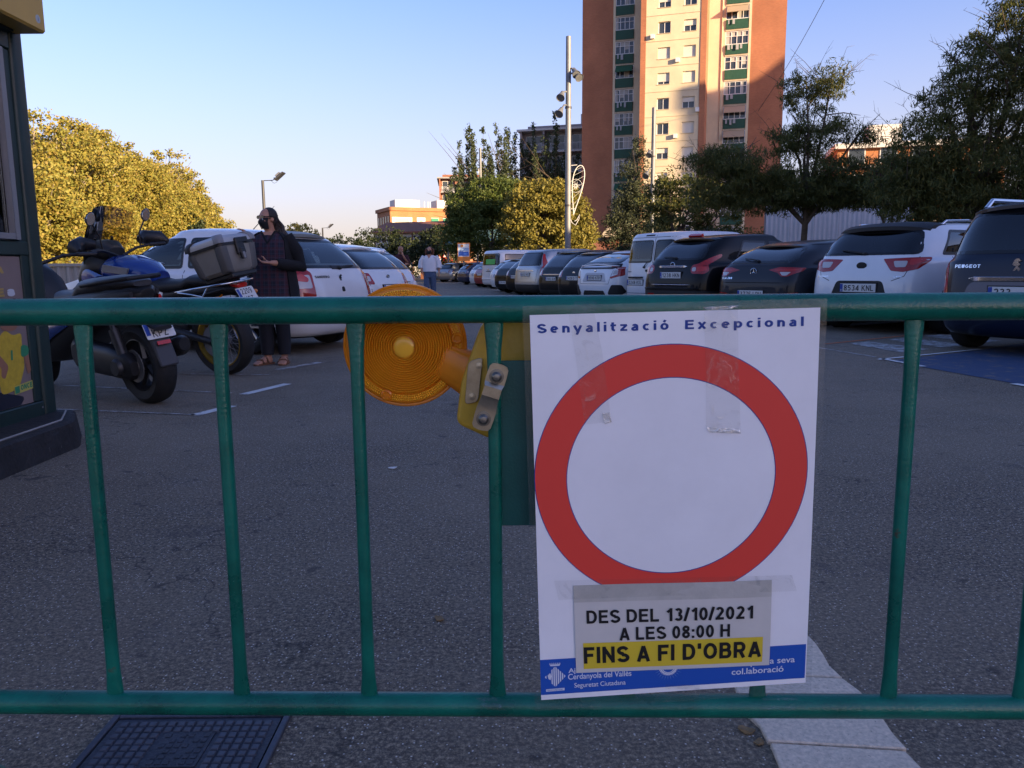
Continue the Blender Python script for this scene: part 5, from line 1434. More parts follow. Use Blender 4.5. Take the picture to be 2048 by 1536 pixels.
class Car:
    def __init__(s, name, label, loc, heading, L, W, H, zb=.95, yb=.10, ymid=.35, ytop=.62, hood=.20, ws=1.05, wst=1.95, roof=.80, tuck=.94, paint=P_WHITE, clad=.0, roofblack=None, wheels=(.80, None), wr=.31, group='cars parked on the right of the lane', scale=1., cat='car', res=1, rdrop=.05, n1=7.0, n2=5.8, base=0.0, rims=M_RIM):
        s.t = thing(name, label, cat, (loc[0], loc[1], base), math.atan2(-heading[0], heading[1]), group)
        s.t.scale = (scale, scale, scale)
        s.L, s.W, s.H, s.wr, s.zb = L, W, H, wr, zb
        hw = W / 2; s.hw = hw
        ra = wheels[0]; fa = wheels[1] if wheels[1] else L - .82
        s.ra, s.fa = ra, fa
        lv = [(.17, .30, L - .30, .78 * hw, 4), (.21, .10, L - .12, .92 * hw, n1), (.34, .015, L - .03, .985 * hw, n1), (.52, .0, L, hw, n1), (.70, .012, L - .01, hw, n1), (zb - .05, yb * .82, L - .06, .985 * hw, n1),
              (zb, yb, L - ws + .0, tuck * hw, n2), ((zb + H) / 2 - .02, ymid, L - ws - (wst - ws) * .48, (tuck + roof) / 2 * hw + .012, n2), (H - .11, ytop, L - wst, roof * hw, n2), (H - .045, ytop + .06, L - wst - .10, (roof - .05) * hw, n2), (H - .012, ytop + .28, L - wst - .32, (roof - .22) * hw, 3.6), (H, ytop + .7, L - wst - .8, .22 * hw, 2.6)]
        lv = np.array(lv)
        ks = [0, .5, 1, 1.5, 2, 2.35, 2.7, 3, 3.35, 3.7, 4, 4.35, 4.7, 5, 5.35, 5.7, 6, 6.2, 6.4, 6.6, 6.8, 7, 7.2, 7.4, 7.6, 7.8, 8, 8.35, 8.7, 9, 9.5, 10, 10.5, 11] if res else [0, 1, 2, 3, 4, 4.5, 5, 5.5, 6, 6.5, 7, 7.5, 8, 8.5, 9, 10, 11]
        kq = np.array(ks, float)
        Q = [pchip(np.arange(12), lv[:, c], kq) for c in range(5)]
        N = 152 if res else 72
        rings = []
        # shared sampling: denser at the tail
        aa = np.linspace(0, 2 * PI, 4001)
        for z, yr, yf, w, n in zip(*Q):
            hl, yc = (yf - yr) / 2, (yf + yr) / 2
            x = w * np.sign(np.sin(aa)) * np.abs(np.sin(aa)) ** (2 / n)
            y = yc - hl * np.sign(np.cos(aa)) * np.abs(np.cos(aa)) ** (2 / n)
            ds = np.hypot(np.diff(x), np.diff(y))
            ym = (y[1:] + y[:-1]) / 2
            wgt = 1 + 1.6 * np.clip(1 - (ym - yr) / 1.0, 0, 1)
            cum = np.concatenate([[0], np.cumsum(ds * wgt)])
            t = np.linspace(0, cum[-1], N, endpoint=False)
            xs, yy = np.interp(t, cum, x), np.interp(t, cum, y)
            zz = np.full(N, z)
            f = np.clip((yy - (L - ws - .1)) / (ws + .1), 0, 1)
            if z > .45 and z < zb + .001: zz = zz - hood * f ** 1.6 * np.clip((z - .45) / (zb - .45), 0, 1)
            if z >= H - .12:
                g_ = np.clip((L * .55 - yy) / (L * .55 - ytop), 0, 1); zz = zz - rdrop * g_ ** 2
                g2 = np.clip((yy - L * .5) / (L * .5 - wst), 0, 1.2); zz = zz - .03 * g2 ** 2
            rings.append([Vector((a, b, c)) for a, b, c in zip(xs, yy, zz)])
        b = MB().loft(rings)
        mats = [paint, M_CLAD]
        me = b.mesh('body', mats)
        s.bvh = BVHTree.FromPolygons([v.co.copy() for v in me.vertices], [tuple(p.vertices) for p in me.polygons])
        # wheel wells cut out of the solid
        tmp = link('body_cut', me)
        cut = MB()
        for y in (ra, fa):
            for sd_ in (-1, 1):
                cut.lathe([(wr + .055, hw - .24), (wr + .055, hw + .2)], (0, y, wr), (sd_, 0, 0), 36)
        cme = cut.mesh('well', M_CLAD); co = link('well_cut', cme)
        md = tmp.modifiers.new('b', 'BOOLEAN'); md.object = co; md.operation = 'DIFFERENCE'; md.solver = 'EXACT'
        try: md.material_mode = 'TRANSFER'
        except Exception: pass
        dg = bpy.context.evaluated_depsgraph_get(); dg.update()
        me2 = bpy.data.meshes.new_from_object(tmp.evaluated_get(dg))
        bpy.data.objects.remove(tmp); bpy.data.objects.remove(co)
        if len(me2.polygons) > 50: me = me2
        me.name = 'body'
        me.materials.clear(); me.materials.append(paint); me.materials.append(M_CLAD)
        idx = []
        for p in me.polygons:
            c = p.center; k = 0
            if clad and c.z < clad: k = 1
            if roofblack and c.z > roofblack: k = 1
            for y in (ra, fa):
                if abs(c.x) < hw - .02 and math.hypot(c.y - y, c.z - wr) < wr + .058 and abs(c.x) > hw - .30: k = 1
            if c.z < .2: k = 1
            idx.append(k)
        me.polygons.foreach_set('material_index', idx)
        me.polygons.foreach_set('use_smooth', [True] * len(me.polygons)); me.set_sharp_from_angle(angle=R(38))
        s.body = link('body', me, s.t)
        s.me = me; s.holes = []; s.res = res; s.rims = rims

    def ax(s, phi):
        d = Vector((math.sin(phi), math.cos(phi), 0)); return d, Vector((math.cos(phi), -math.sin(phi), 0))
    def hit(s, u, z, phi):
        d, r = s.ax(phi); o = r * u + Vector((0, 0, z)) - d * 8 + Vector((0, s.L / 2, 0)) * (0 if abs(phi) < .8 else 0)
        h = s.bvh.ray_cast(o, d)
        if h[0] is None:
            h = s.bvh.find_nearest(r * u + Vector((0, 0, z)) - d * (.1 if abs(phi) < .8 else s.hw))
        return h[0], h[1]
    def patch(s, name, poly, m, phi=0., off=.004, grid=None, thick=.012, parent=None, smooth=35):
        grid = grid or (.06 if s.res else .16)
        n = len(poly); pts = []
        for i in range(n):
            a, b = Vector(poly[i]), Vector(poly[(i + 1) % n]); k = max(1, int((b - a).length / grid + .5))
            pts += [a.lerp(b, j / k) for j in range(k)]
        nb = len(pts)
        us, vs_ = [p[0] for p in poly], [p[1] for p in poly]
        ip = inset(poly, grid * .35)
        u = min(us) + grid / 2
        while u < max(us):
            v = min(vs_) + grid / 2
            while v < max(vs_):
                if inside(ip, (u, v)): pts.append(Vector((u, v)))
                v += grid
            u += grid
        r = delaunay_2d_cdt(pts, [], [list(range(nb))], 1, 1e-5)
        d, rr = s.ax(phi)
        top, bot = [], []
        for p in r[0]:
            h, nn = s.hit(p.x, p.y, phi)
            if nn.dot(d) > 0: nn = -nn
            top.append(h + nn * off); bot.append(h - nn * thick)
        fs = [tuple(f) for f in r[2]]
        cnt = {}
        for f in fs:
            for i in range(len(f)):
                e = (f[i - 1], f[i]); k = (min(e), max(e)); cnt.setdefault(k, []).append(e)
        k = len(top)
        rim = [(e[0][0], e[0][1], e[0][1] + k, e[0][0] + k) for e in cnt.values() if len(e) == 1]
        mb = MB().add(top + bot, fs + rim)
        me = bpy.data.meshes.new(name); me.from_pydata(mb.v, [], mb.f); me.materials.append(m)
        bm = bmesh.new(); bm.from_mesh(me)
        ff = [f for f in bm.faces][:len(fs)]
        dd = sum((f.normal.dot(d) for f in ff))
        if dd > 0: bmesh.ops.reverse_faces(bm, faces=ff)
        bm.to_mesh(me); bm.free()
        me.polygons.foreach_set('use_smooth', [True] * len(me.polygons)); me.set_sharp_from_angle(angle=R(smooth))
        return link(name, me, parent if parent is not None else s.t)
    def strip(s, name, outer, innr, m, phi, off, parent):
        n = len(outer); d, rr = s.ax(phi); V = []
        for a in list(outer) + list(innr):
            h, nn = s.hit(a[0], a[1], phi)
            if nn.dot(d) > 0: nn = -nn
            V.append(h + nn * off)
        for a in outer:
            h, nn = s.hit(a[0], a[1], phi)
            if nn.dot(d) > 0: nn = -nn
            V.append(h - nn * .004)
        fs = [(i, (i + 1) % n, n + (i + 1) % n, n + i) for i in range(n)] + [(i, 2 * n + i, 2 * n + (i + 1) % n, (i + 1) % n) for i in range(n)]
        return MB().add(V, fs).build(name, m, parent, smooth=50)
    def window(s, poly, glass, phi=0., r=.05, name='window', rim=.035, hole=True):
        poly = roundpoly(poly, r, 3)
        dense = []
        for i in range(len(poly)):
            a, b = Vector(poly[i]), Vector(poly[(i + 1) % len(poly)]); k = max(1, int((b - a).length / .09))
            dense += [tuple(a.lerp(b, j / k)) for j in range(k)]
        w = s.patch(name, poly, glass, phi, .003, thick=.0)
        s.strip('seal', dense, inset(dense, rim), M_SEAL, phi, .0045, w)
        if hole: s.holes.append((inset(poly, .02), phi))
        return w
    def side(s, f, sides=(-1, 1)):
        """call f(phi, sign): on the right side u = y, on the left u = -y"""
        return [f(-PI / 2 if k > 0 else PI / 2, k) for k in sides]
    def sidewin(s, polyyz, glass, **kw):
        def f(phi, k):
            p = [(y * k, z) for y, z in polyyz]
            return s.window(p, glass, phi, name='side_window', **kw)
        return s.side(f)
    def sidepatch(s, name, polyyz, m, **kw):
        return s.side(lambda phi, k: s.patch(name, [(y * k, z) for y, z in polyyz], m, phi, **kw))
    def sideline(s, pts, w=.007):
        q = []
        for (a, b) in zip(pts[:-1], pts[1:]):
            a, b = Vector(a), Vector(b); n = Vector((-(b - a).y, (b - a).x)).normalized() * w / 2
            s.sidepatch('panel_gap', [tuple(a + n), tuple(a - n), tuple(b - n), tuple(b + n)], M_DARKGAP, off=.0012, thick=.001)
    def rearline(s, pts, w=.008):
        for (a, b) in zip(pts[:-1], pts[1:]):
            a, b = Vector(a), Vector(b); n = Vector((-(b - a).y, (b - a).x)).normalized() * w / 2
            s.patch('panel_gap', [tuple(a + n), tuple(a - n), tuple(b - n), tuple(b + n)], M_DARKGAP, off=.0012, thick=.001)
    def pair(s, name, poly, m, phi=0., **kw):
        """a rear patch and its mirror image"""
        phi = -abs(phi); kw.setdefault('grid', .03 if s.res else .12)
        s.patch(name, poly, m, phi, **kw); return s.patch(name, [(-u, v) for u, v in poly][::-1], m, -phi, **kw)
    def surf(s, u, z):
        h, n = s.hit(u, z, 0.)
        if n.y > 0: n = -n
        return h, n
    def plate(s, x, z, txt, w=.52, h=.112, frame=True, tilt=None):
        hp, n = s.surf(x, z)
        y = hp.y - .012
        p = MB().bx(x - w / 2, x + w / 2, y - .006, y, z - h / 2, z + h / 2).build('number_plate', M_PLATE, s.t, bevel=.003)
        if frame: MB().bx(x - w / 2 - .012, x + w / 2 + .012, y + .0005, y + .03, z - h / 2 - .012, z + h / 2 + .012).build('plate_holder', M_CLAD, p)
        MB().bx(x - w / 2 + .003, x - w / 2 + .044, y - .0072, y - .0062, z - h / 2 + .004, z + h / 2 - .004).build('blue_strip', M_EUBLUE, p)
        if txt:
            k = len(txt) / 8
            words_ = txt.split(' '); x_ = x - w / 2 + .062; u_ = (w - .085) / 7.6
            for wd in words_:
                vs, fs = letters(wd, u_ * len(wd) * .96, h * .66, .15, .16)
                MB().add([(x_ + a, y - .0075, z - h * .33 + b) for a, b in vs], fs).build('plate_text', M_BLACK, p)
                x_ += u_ * (len(wd) + .6)
            if s.res:
                vs, fs = letters('E', .018, .022, .2)
                MB().add([(x - w / 2 + .014 + a, y - .0079, z - h * .38 + b) for a, b in vs], fs).build('country_letter', M_PLATE, p)
        return p
    def text(s, x, z, txt, w, h, m=M_CHROME, t=.2, name='lettering'):
        vs, fs = letters(txt, w, h, t, .16)
        out = []
        for a, b in vs:
            hp, n = s.surf(x + a, z + b); out.append(hp + n * .004)
        return MB().add(out, fs).build(name, m, s.t)
    def bar(s, x0, x1, z, h, d, m, name, z2=None, y=None):
        """a raised moulding following the tail between x0 and x1"""
        N = 14; rings = []
        for i in range(N + 1):
            x = x0 + (x1 - x0) * i / N; zz = z if z2 is None else z + (z2 - z) * abs(x / max(abs(x0), abs(x1)))
            hp, n = s.surf(x, zz)
            e = 1 if 0 < i < N else .4
            rings.append([hp + Vector((0, .015, -h / 2 * e)), hp + Vector((0, -d * e, -h / 2 * e)), hp + Vector((0, -d * e, h / 2 * e)), hp + Vector((0, .015, h / 2 * e))])
        return MB().loft(rings).build(name, m, s.t, bevel=.004, smooth=40)
    def spoiler(s, z, w, d, th, m, y=None, drop=.0):
        hp, n = s.surf(0, z)
        y0 = hp.y if y is None else y
        rings = []
        N = 12
        for i in range(N + 1):
            x = -w + 2 * w * i / N; c = (x / w) ** 2
            yy = y0 + .06 * c + .05 * c * c; zz = z - .035 * c - .02 * c ** 4
            rings.append([(x, yy - d * (1 - .4 * c ** 3), zz - drop), (x, yy - d * (1 - .4 * c ** 3), zz - drop + th * .5), (x, yy + .02, zz + th), (x, yy + .30, zz + th * 1.1 + .01), (x, yy + .30, zz - .02), (x, yy + .10, zz - th * .6)])
        return MB().loft(rings).build('roof_spoiler', m, s.t, smooth=40)
    def badge(s, x, z, r, m=M_CHROME, kind='oval'):
        hp, n = s.surf(x, z); c = hp + n * .004
        if kind == 'star':
            b = MB().tube([c + Vector((math.cos(2 * PI * k / 24) * r, 0, math.sin(2 * PI * k / 24) * r)) for k in range(24)], r * .1, 6, closed=True)
            for k in range(3):
                q = PI / 2 + k * 2 * PI / 3; e = c + Vector((math.cos(q), 0, math.sin(q))) * r; sd_ = Vector((-math.sin(q), 0, math.cos(q))) * r * .14
                b.add([c + sd_, c - sd_, e, c + Vector((0, -.004, 0))], [(0, 3, 2), (1, 2, 3), (0, 1, 3)])
            return b.build('emblem', m, s.t)
        if kind == 'ringbar':
            b = MB().tube([c + Vector((math.cos(2 * PI * k / 24) * r, 0, math.sin(2 * PI * k / 24) * r)) for k in range(24)], r * .16, 6, closed=True).bx(c.x - r * 1.15, c.x + r * 1.15, c.y - .006, c.y, c.z - r * .2, c.z + r * .2)
            return b.build('emblem', m, s.t)
        if kind == 'rings':
            b = MB()
            for j in range(4):
                cc = c + Vector(((j - 1.5) * r * .75, 0, 0)); b.tube([cc + Vector((math.cos(2 * PI * k / 16) * r * .5, 0, math.sin(2 * PI * k / 16) * r * .5)) for k in range(16)], r * .07, 5, closed=True)
            return b.build('emblem', m, s.t)
        if kind == 'lion':
            pl = [(-.5, -.9), (-.1, -.2), (-.6, .1), (-.3, .8), (.2, 1.0), (.6, .6), (.1, .5), (.5, .1), (.2, -.2), (.6, -.6), (.3, -.9), (.1, -.5), (-.2, -.9)]
            return MB().prism([(a * r, b * r) for a, b in pl], lambda u, v: c + Vector((u, 0, v)), lambda u, v: c + Vector((u, -.005, v))).build('emblem', m, s.t)
        b = MB().loft([[c + Vector((math.cos(q) * r * k, -h, math.sin(q) * r * .62 * k)) for q in (2 * PI * i / 20 for i in range(20))] for k, h in ((1, 0), (.95, .006), (.3, .008))])
        return b.build('emblem', m, s.t, smooth=40)
    def wiper(s, x0, z0, x1, z1):
        a, n = s.surf(x0, z0); b, n2 = s.surf(x1, z1); m_, n3 = s.surf((x0 + x1) / 2, (z0 + z1) / 2)
        MB().tube([a + n * .02, m_ + n3 * .028, b + n2 * .015], [.016, .011, .007], 6).ellipsoid(a + n * .015, (.035, .025, .025), 8, 6).build('rear_wiper', M_CLAD, s.t, smooth=60)
    def mirrors(s, y, z, m):
        for k in (-1, 1):
            x = k * (s.hw + .02)
            o = MB().loft([ell((x + k * dx, y + dy, z), (0, 1, 0), (0, 0, 1), a, b_, 14, 2.6) for dx, dy, a, b_ in ((-.02, 0, .05, .05), (.03, -.01, .07, .075), (.14, -.03, .07, .08), (.18, -.03, .045, .055))]).build('wing_mirror', m, s.t, smooth=50)
            MB().bx(x - k * .06, x + k * .0, y - .02, y + .04, z - .05, z - .01).build('mirror_stalk', M_CLAD, o)
    def finish(s, spokes=5, seats=True):
        H, zb = s.H, s.zb
        s.window([(-s.hw * .80, zb + .04), (s.hw * .80, zb + .04), (s.hw * .70, H - .15), (-s.hw * .70, H - .15)], G_MID, PI, .06, 'windscreen')
        for k in (-1, 1):
            s.patch('headlight', roundpoly([(k * s.hw * .55, .62), (k * s.hw * .92, .64), (k * s.hw * .92, .76), (k * s.hw * .6, .74)][::k], .03, 2), T_CLEAR, PI + k * R(14), off=.006)
        s.patch('grille', roundpoly([(-s.hw * .5, .36), (s.hw * .5, .36), (s.hw * .46, .62), (-s.hw * .46, .62)], .04, 2), M_CLAD, PI, off=.004)
        # cut the openings behind the panes
        if s.holes:
            bm = bmesh.new(); bm.from_mesh(s.me); kill = []
            for f in bm.faces:
                c = f.calc_center_median()
                if c.z < .6: continue
                for poly, phi in s.holes:
                    d, r = s.ax(phi)
                    if f.normal.dot(d) < -.25:
                        if inside(poly, (c.dot(r), c.z)) and all(inside(poly, (v.co.dot(r), v.co.z)) for v in f.verts): kill.append(f); break
            bmesh.ops.delete(bm, geom=kill, context='FACES')
            bm.to_mesh(s.me); bm.free()
        wr = s.wr
        prof = [(wr * .62, -.095), (wr * .68, -.105), (wr * .86, -.108), (wr * .97, -.088), (wr, -.06), (wr * 1.0, 0), (wr, .06), (wr * .97, .088), (wr * .86, .108), (wr * .68, .105), (wr * .62, .095), (wr * .60, .05), (wr * .60, -.05)]
        tyre = MB().lathe(prof, (0, 0, 0), (1, 0, 0), 40 if s.res else 20, cap=False)
        n = len(prof); N = 40 if s.res else 20
        tme = tyre.add([], []).mesh('wheel', M_RUB, 40)
        rim = MB().lathe([(wr * .63, .098), (wr * .60, .09), (wr * .575, .06), (wr * .56, -.08), (wr * .60, -.09)], (0, 0, 0), (1, 0, 0), 28, cap=False)
        rim.lathe([(.0001, .075), (wr * .16, .075), (wr * .2, .06), (wr * .2, .03)], (0, 0, 0), (1, 0, 0), 16)
        for k in range(spokes):
            q = 2 * PI * k / spokes
            for dq in ((-.13, .13) if spokes < 7 else (0,)):
                a = Vector((.070, math.cos(q) * wr * .15, math.sin(q) * wr * .15)); b = Vector((.085, math.cos(q + dq) * wr * .59, math.sin(q + dq) * wr * .59))
                rim.tube([a, a.lerp(b, .5) + Vector((-.008, 0, 0)), b], [wr * .075, wr * .06, wr * .065], 6)
        rme = rim.mesh('rim', s.rims, 40)
        dme = MB().lathe([(wr * .57, -.02), (.0001, -.02)], (0, 0, 0), (1, 0, 0), 20, cap=False).lathe([(wr * .42, .02), (.03, .02)], (0, 0, 0), (1, 0, 0), 20, cap=False).mesh('brake_disc', M_RIMD)
        for y in (s.ra, s.fa):
            for k in (-1, 1):
                w = link('wheel', tme, s.t); w.location = (k * (s.hw - .115), y, wr); w.rotation_euler = (random.random() * 0, 0, 0 if k > 0 else PI)
                link('rim', rme, w); link('brake_disc', dme, w)
        if seats:
            for x in (-.36, .36):
                y = s.L * .50
                MB().loft([ell((x, y + dy, z), (1, 0, 0), (0, 1, 0), a, b, 12, 3) for z, dy, a, b in ((.55, 0, .25, .10), (.95, -.08, .25, .09), (1.05, -.10, .20, .07), (1.07, -.11, .11, .06), (1.10, -.12, .13, .07), (1.24, -.14, .12, .06), (1.27, -.14, .08, .04))]).build('front_seat', M_SEAT, s.t, smooth=60)
            y = s.L * .26
            b = MB().bx(-s.hw + .22, s.hw - .22, y - .1, y + .1, .55, .98)
            for x in (-.4, .4): b.bx(x - .12, x + .12, y - .12, y - .02, .985, 1.12)
            b.build('rear_seat', M_SEAT, s.t, bevel=.03, bseg=2)
            MB().bx(-s.hw + .14, s.hw - .14, s.L - 1.75, s.L - 1.25, .7, .93).build('dashboard', M_SEAT, s.t, bevel=.05)
            MB().bx(-s.hw + .1, s.hw - .1, .3, s.L - 1.2, .32, .54).build('cabin_floor', M_SEAT, s.t)
        return s.t

HR = Vector((.836, .549)).normalized()           # noses of the right row
HL = Vector((-.93, .37)).normalized()            # noses of the left row
def rearc(xl, yl, W, h, left=True):
    """rear centre from the rear left (or right) corner"""
    r = Vector((h.y, -h.x)); return (xl + r.x * W / 2 * (1 if left else -1), yl + r.y * W / 2 * (1 if left else -1))
def std_sides(c, zb, H, y0, y1, ydoor, glass, ybk=None, ztop=None, front=.5, rearglass=None):
    """front and rear side windows, door seams and handles; y0 rear end of the glass, y1 front corner at the belt"""
    zt = ztop or H - .13
    c.sidewin([(y0, zb + .03), (y0 + .28, zt), (ydoor - .04, zt), (ydoor - .04, zb + .03)], rearglass or G_DARK, r=.05)
    c.sidewin([(ydoor + .04, zb + .03), (ydoor + .04, zt), (y1 - front, zt - .01), (y1, zb + .03)], glass, r=.05)
    for yy in (ydoor, y1 - .10, y0 + .22):
        c.sideline([(yy, .34), (yy, zb + .01)])
    for yy in (ydoor - .18, y0 + .42):
        c.sidepatch('door_handle', [(yy - .1, zb - .13), (yy + .08, zb - .13), (yy + .08, zb - .10), (yy - .1, zb - .10)], M_CHROME if False else c.body.data.materials[0], off=.02, thick=.005)

# --- white crossover with black roof
c = Car('parked_car', 'white crossover with black roof and kinked red lights, second car from the right edge', rearc(4.64, 12.2, 1.76, HR), HR, 4.14, 1.76, 1.50, zb=1.0, yb=.09, ymid=.28, ytop=.46, paint=P_WHITE2, clad=.40, roofblack=1.47, wr=.325, scale=1.10, ws=1.0, wst=1.75, roof=.79)
c.window([(-.72, 1.035), (.72, 1.035), (.60, 1.36), (-.60, 1.36)], G_DARK, r=.09)
c.spoiler(1.37, .64, .12, .10, M_CLAD)
c.pair('tail_light', roundpoly([(.30, .985), (.84, 1.005), (.85, .955), (.74, .85), (.58, .815), (.42, .83)], .02, 2), T_RED, R(14))
c.pair('lamp_lens', roundpoly([(.44, .955), (.62, .955), (.60, .875), (.47, .875)], .02, 2), T_CLEAR, R(14), off=.007)
c.pair('lamp_lens', roundpoly([(.64, .975), (.80, .985), (.80, .955), (.70, .90), (.64, .90)], .02, 2), T_RED2, R(14), off=.007)
c.badge(0, .90, .075, M_BLACK)
c.patch('plate_recess', roundpoly([(-.44, .40), (-.33, .70), (.33, .70), (.44, .40)], .05, 3), M_CLAD, off=.003)
c.plate(.0, .605, '8534 KNL')
c.text(-.66, .745, 'STONIC', .20, .022); c.text(.48, .745, 'LPG', .10, .02)
c.rearline([(-.70, 1.01), (-.60, .76), (-.45, .70)]); c.rearline([(.70, 1.01), (.60, .76), (.45, .70)])
c.pair('reflector', [(.52, .36), (.72, .36), (.72, .385), (.52, .385)], T_RED)
c.wiper(0, 1.05, -.36, 1.10)
std_sides(c, 1.0, 1.50, .55, 3.15, 1.72, G_MID, ztop=1.36)
for x in (-1, 1): MB().tube([(x * .60, .80, 1.40), (x * .615, .95, 1.485), (x * .62, 1.5, 1.505), (x * .61, 2.15, 1.46)], .014, 8).build('roof_rail', M_CHROME, c.t)
c.mirrors(2.95, 1.05, P_WHITE2)
c.finish()

# --- dark blue estate-like SUV at the frame edge
c = Car('parked_car', 'dark blue family SUV cut by the right frame edge, nearest car on the right', rearc(4.84, 9.0, 1.84, Vector((.86, .51)).normalized()), Vector((.86, .51)).normalized(), 4.55, 1.84, 1.66, zb=1.02, yb=.06, ymid=.20, ytop=.36, paint=P_BLUE, clad=.0, wr=.35, roof=.80, ws=1.0, wst=1.8, scale=1.04)
c.window([(-.79, 1.06), (.79, 1.06), (.64, 1.50), (-.64, 1.50)], G_DARK, r=.07)
c.spoiler(1.53, .66, .12, .07, P_BLUE)
c.pair('tail_light', roundpoly([(.70, .62), (.865, .62), (.86, 1.08), (.78, 1.08), (.74, .9)], .03, 2), T_RED2, R(4))
c.pair('lamp_lens', roundpoly([(.75, .78), (.85, .78), (.845, .92), (.78, .92)], .02, 2), T_ORANGE, R(4), off=.008)
c.text(-.64, .915, 'PEUGEOT', .28, .036)
c.bar(-.46, .46, .80, .045, .03, M_CHROME, 'chrome_bar')
c.patch('plate_recess', roundpoly([(-.52, .50), (-.46, .775), (.46, .775), (.52, .50)], .10, 4), P_NAVY, off=.003)
c.plate(.02, .665, '233')
c.badge(0, .94, .07, M_CHROME, 'lion')
c.bar(-.88, .88, .45, .05, .03, M_CLAD, 'bumper_strip')
c.rearline([(-.74, 1.0), (-.70, .56), (.70, .56), (.74, 1.0)])
std_sides(c, 1.02, 1.66, .55, 3.35, 1.85, G_MID)
for x in (-1, 1): MB().tube([(x * .62, .55, 1.56), (x * .64, .7, 1.655), (x * .64, 2.6, 1.68), (x * .62, 2.8, 1.60)], .024, 8).build('roof_rail', M_CHROME, c.t)
c.mirrors(3.15, 1.08, P_BLUE)
c.finish()

# --- dark grey low estate
c = Car('parked_car', 'dark grey low coupe with slim red lights and round star badge', rearc(3.58, 14.0, 1.83, HR), HR, 4.69, 1.83, 1.44, zb=.97, yb=.10, ymid=.45, ytop=.82, paint=P_GREY, clad=.34, wr=.33, scale=1.03, rdrop=.08, roof=.74, ws=1.25, wst=2.1)
c.window([(-.70, 1.015), (.70, 1.015), (.55, 1.29), (-.55, 1.29)], G_DARK, r=.07)
c.spoiler(1.29, .58, .08, .05, P_GREY)
c.pair('tail_light', roundpoly([(.30, .905), (.50, .95), (.86, .935), (.84, .885), (.66, .80), (.56, .80), (.48, .86)], .015, 2), T_RED, R(8))
c.pair('lamp_lens', roundpoly([(.52, .87), (.70, .87), (.64, .815), (.57, .815)], .015, 2), T_CLEAR, R(8), off=.007)
c.pair('lamp_lens', roundpoly([(.40, .91), (.80, .915), (.78, .895), (.48, .885)], .01, 2), T_RED2, R(8), off=.007)
c.badge(0, .87, .062, M_CHROME, 'star')
c.text(-.66, .755, 'CLA 200', .24, .035)
c.bar(-.62, .62, .70, .012, .004, M_DARKGAP, 'tailgate_edge')
c.patch('plate_recess', roundpoly([(-.40, .42), (-.34, .60), (.34, .60), (.40, .42)], .04, 3), M_CLAD, off=.003)
c.plate(-.0, .515, '3775 LRH')
c.pair('reflector', [(.50, .50), (.80, .53), (.80, .55), (.50, .52)], T_RED)
c.wiper(0, 1.04, -.34, 1.08)
std_sides(c, .97, 1.44, .95, 3.35, 2.05, G_MID, ztop=1.30)
c.mirrors(3.1, 1.0, P_GREY)
c.finish()

# --- black bulbous crossover
c = Car('parked_car', 'black rounded crossover with chrome tailgate strip and boomerang red lights', rearc(2.56, 15.7, 1.765, HR), HR, 4.14, 1.765, 1.58, zb=1.02, yb=.10, ymid=.36, ytop=.64, paint=P_BLACK, clad=.50, wr=.34, scale=1.05, rdrop=.07, roof=.76, tuck=.90, ws=1.0, wst=1.8, rims=M_RIMD)
c.window([(-.64, 1.07), (.64, 1.07), (.52, 1.40), (-.52, 1.40)], G_DARK, r=.12)
c.spoiler(1.44, .58, .10, .06, P_BLACK)
c.patch('brake_light', [(-.16, 1.455), (.16, 1.455), (.16, 1.475), (-.16, 1.475)], T_RED2, off=.09)
c.pair('tail_light', roundpoly([(.46, .90), (.49, .98), (.60, 1.0), (.72, 1.10), (.82, 1.18), (.83, 1.12), (.76, 1.0), (.80, .88), (.74, .82), (.50, .83)], .03, 2), T_RED, R(10))
c.pair('lamp_lens', roundpoly([(.50, .94), (.58, .94), (.58, .87), (.50, .87)], .03, 3), T_CLEAR, R(10), off=.008)
c.pair('lamp_lens', roundpoly([(.60, .95), (.75, .95), (.77, .88), (.60, .86)], .02, 3), T_RED2, R(10), off=.008)
c.bar(-.36, .36, .955, .04, .02, M_CHROME, 'chrome_strip')
c.badge(0, .975, .055, M_CHROME, 'ringbar')
c.plate(-.0, .80, '1238 HKN')
c.bar(-.50, .50, .63, .012, .008, M_CHROME, 'chrome_line'); c.bar(-.80, .80, .56, .03, .02, M_CHROME if False else P_BLACK, 'bumper_edge')
c.pair('reflector', [(.40, .44), (.58, .44), (.58, .47), (.40, .47)], T_RED)
c.wiper(0, 1.10, -.32, 1.12)
std_sides(c, 1.02, 1.58, .85, 3.15, 1.80, G_MID, ztop=1.42)
c.mirrors(2.95, 1.06, P_BLACK)
c.finish(7)

# --- white panel van with two rear doors
c = Car('parked_van', 'white small van with glazed twin rear doors, between the black and white hatchbacks', rearc(2.52, 18.2, 1.83, HR), HR, 4.20, 1.83, 1.82, zb=1.08, yb=.05, ymid=.10, ytop=.17, paint=P_WHITE, clad=.36, wr=.32, roof=.86, tuck=.97, cat='van', rdrop=.03, n2=6.5, n1=6.5, ws=.95, wst=1.75)
c.window([(-.76, 1.10), (.12, 1.10), (.12, 1.60), (-.69, 1.60)], G_MID, r=.08)
c.window([(.18, 1.10), (.76, 1.10), (.69, 1.60), (.18, 1.60)], G_MID, r=.08)
c.rearline([(.15, .42), (.15, 1.70)], .012); c.rearline([(-.80, .42), (-.80, 1.66), (.80, 1.66), (.80, .42), (-.80, .42)], .010)
c.pair('tail_light', roundpoly([(.83, .80), (.90, .80), (.895, 1.16), (.83, 1.16)], .02, 2), T_RED, R(15))
c.patch('brake_light', [(-.20, 1.69), (.08, 1.69), (.08, 1.72), (-.20, 1.72)], M_BLACK)
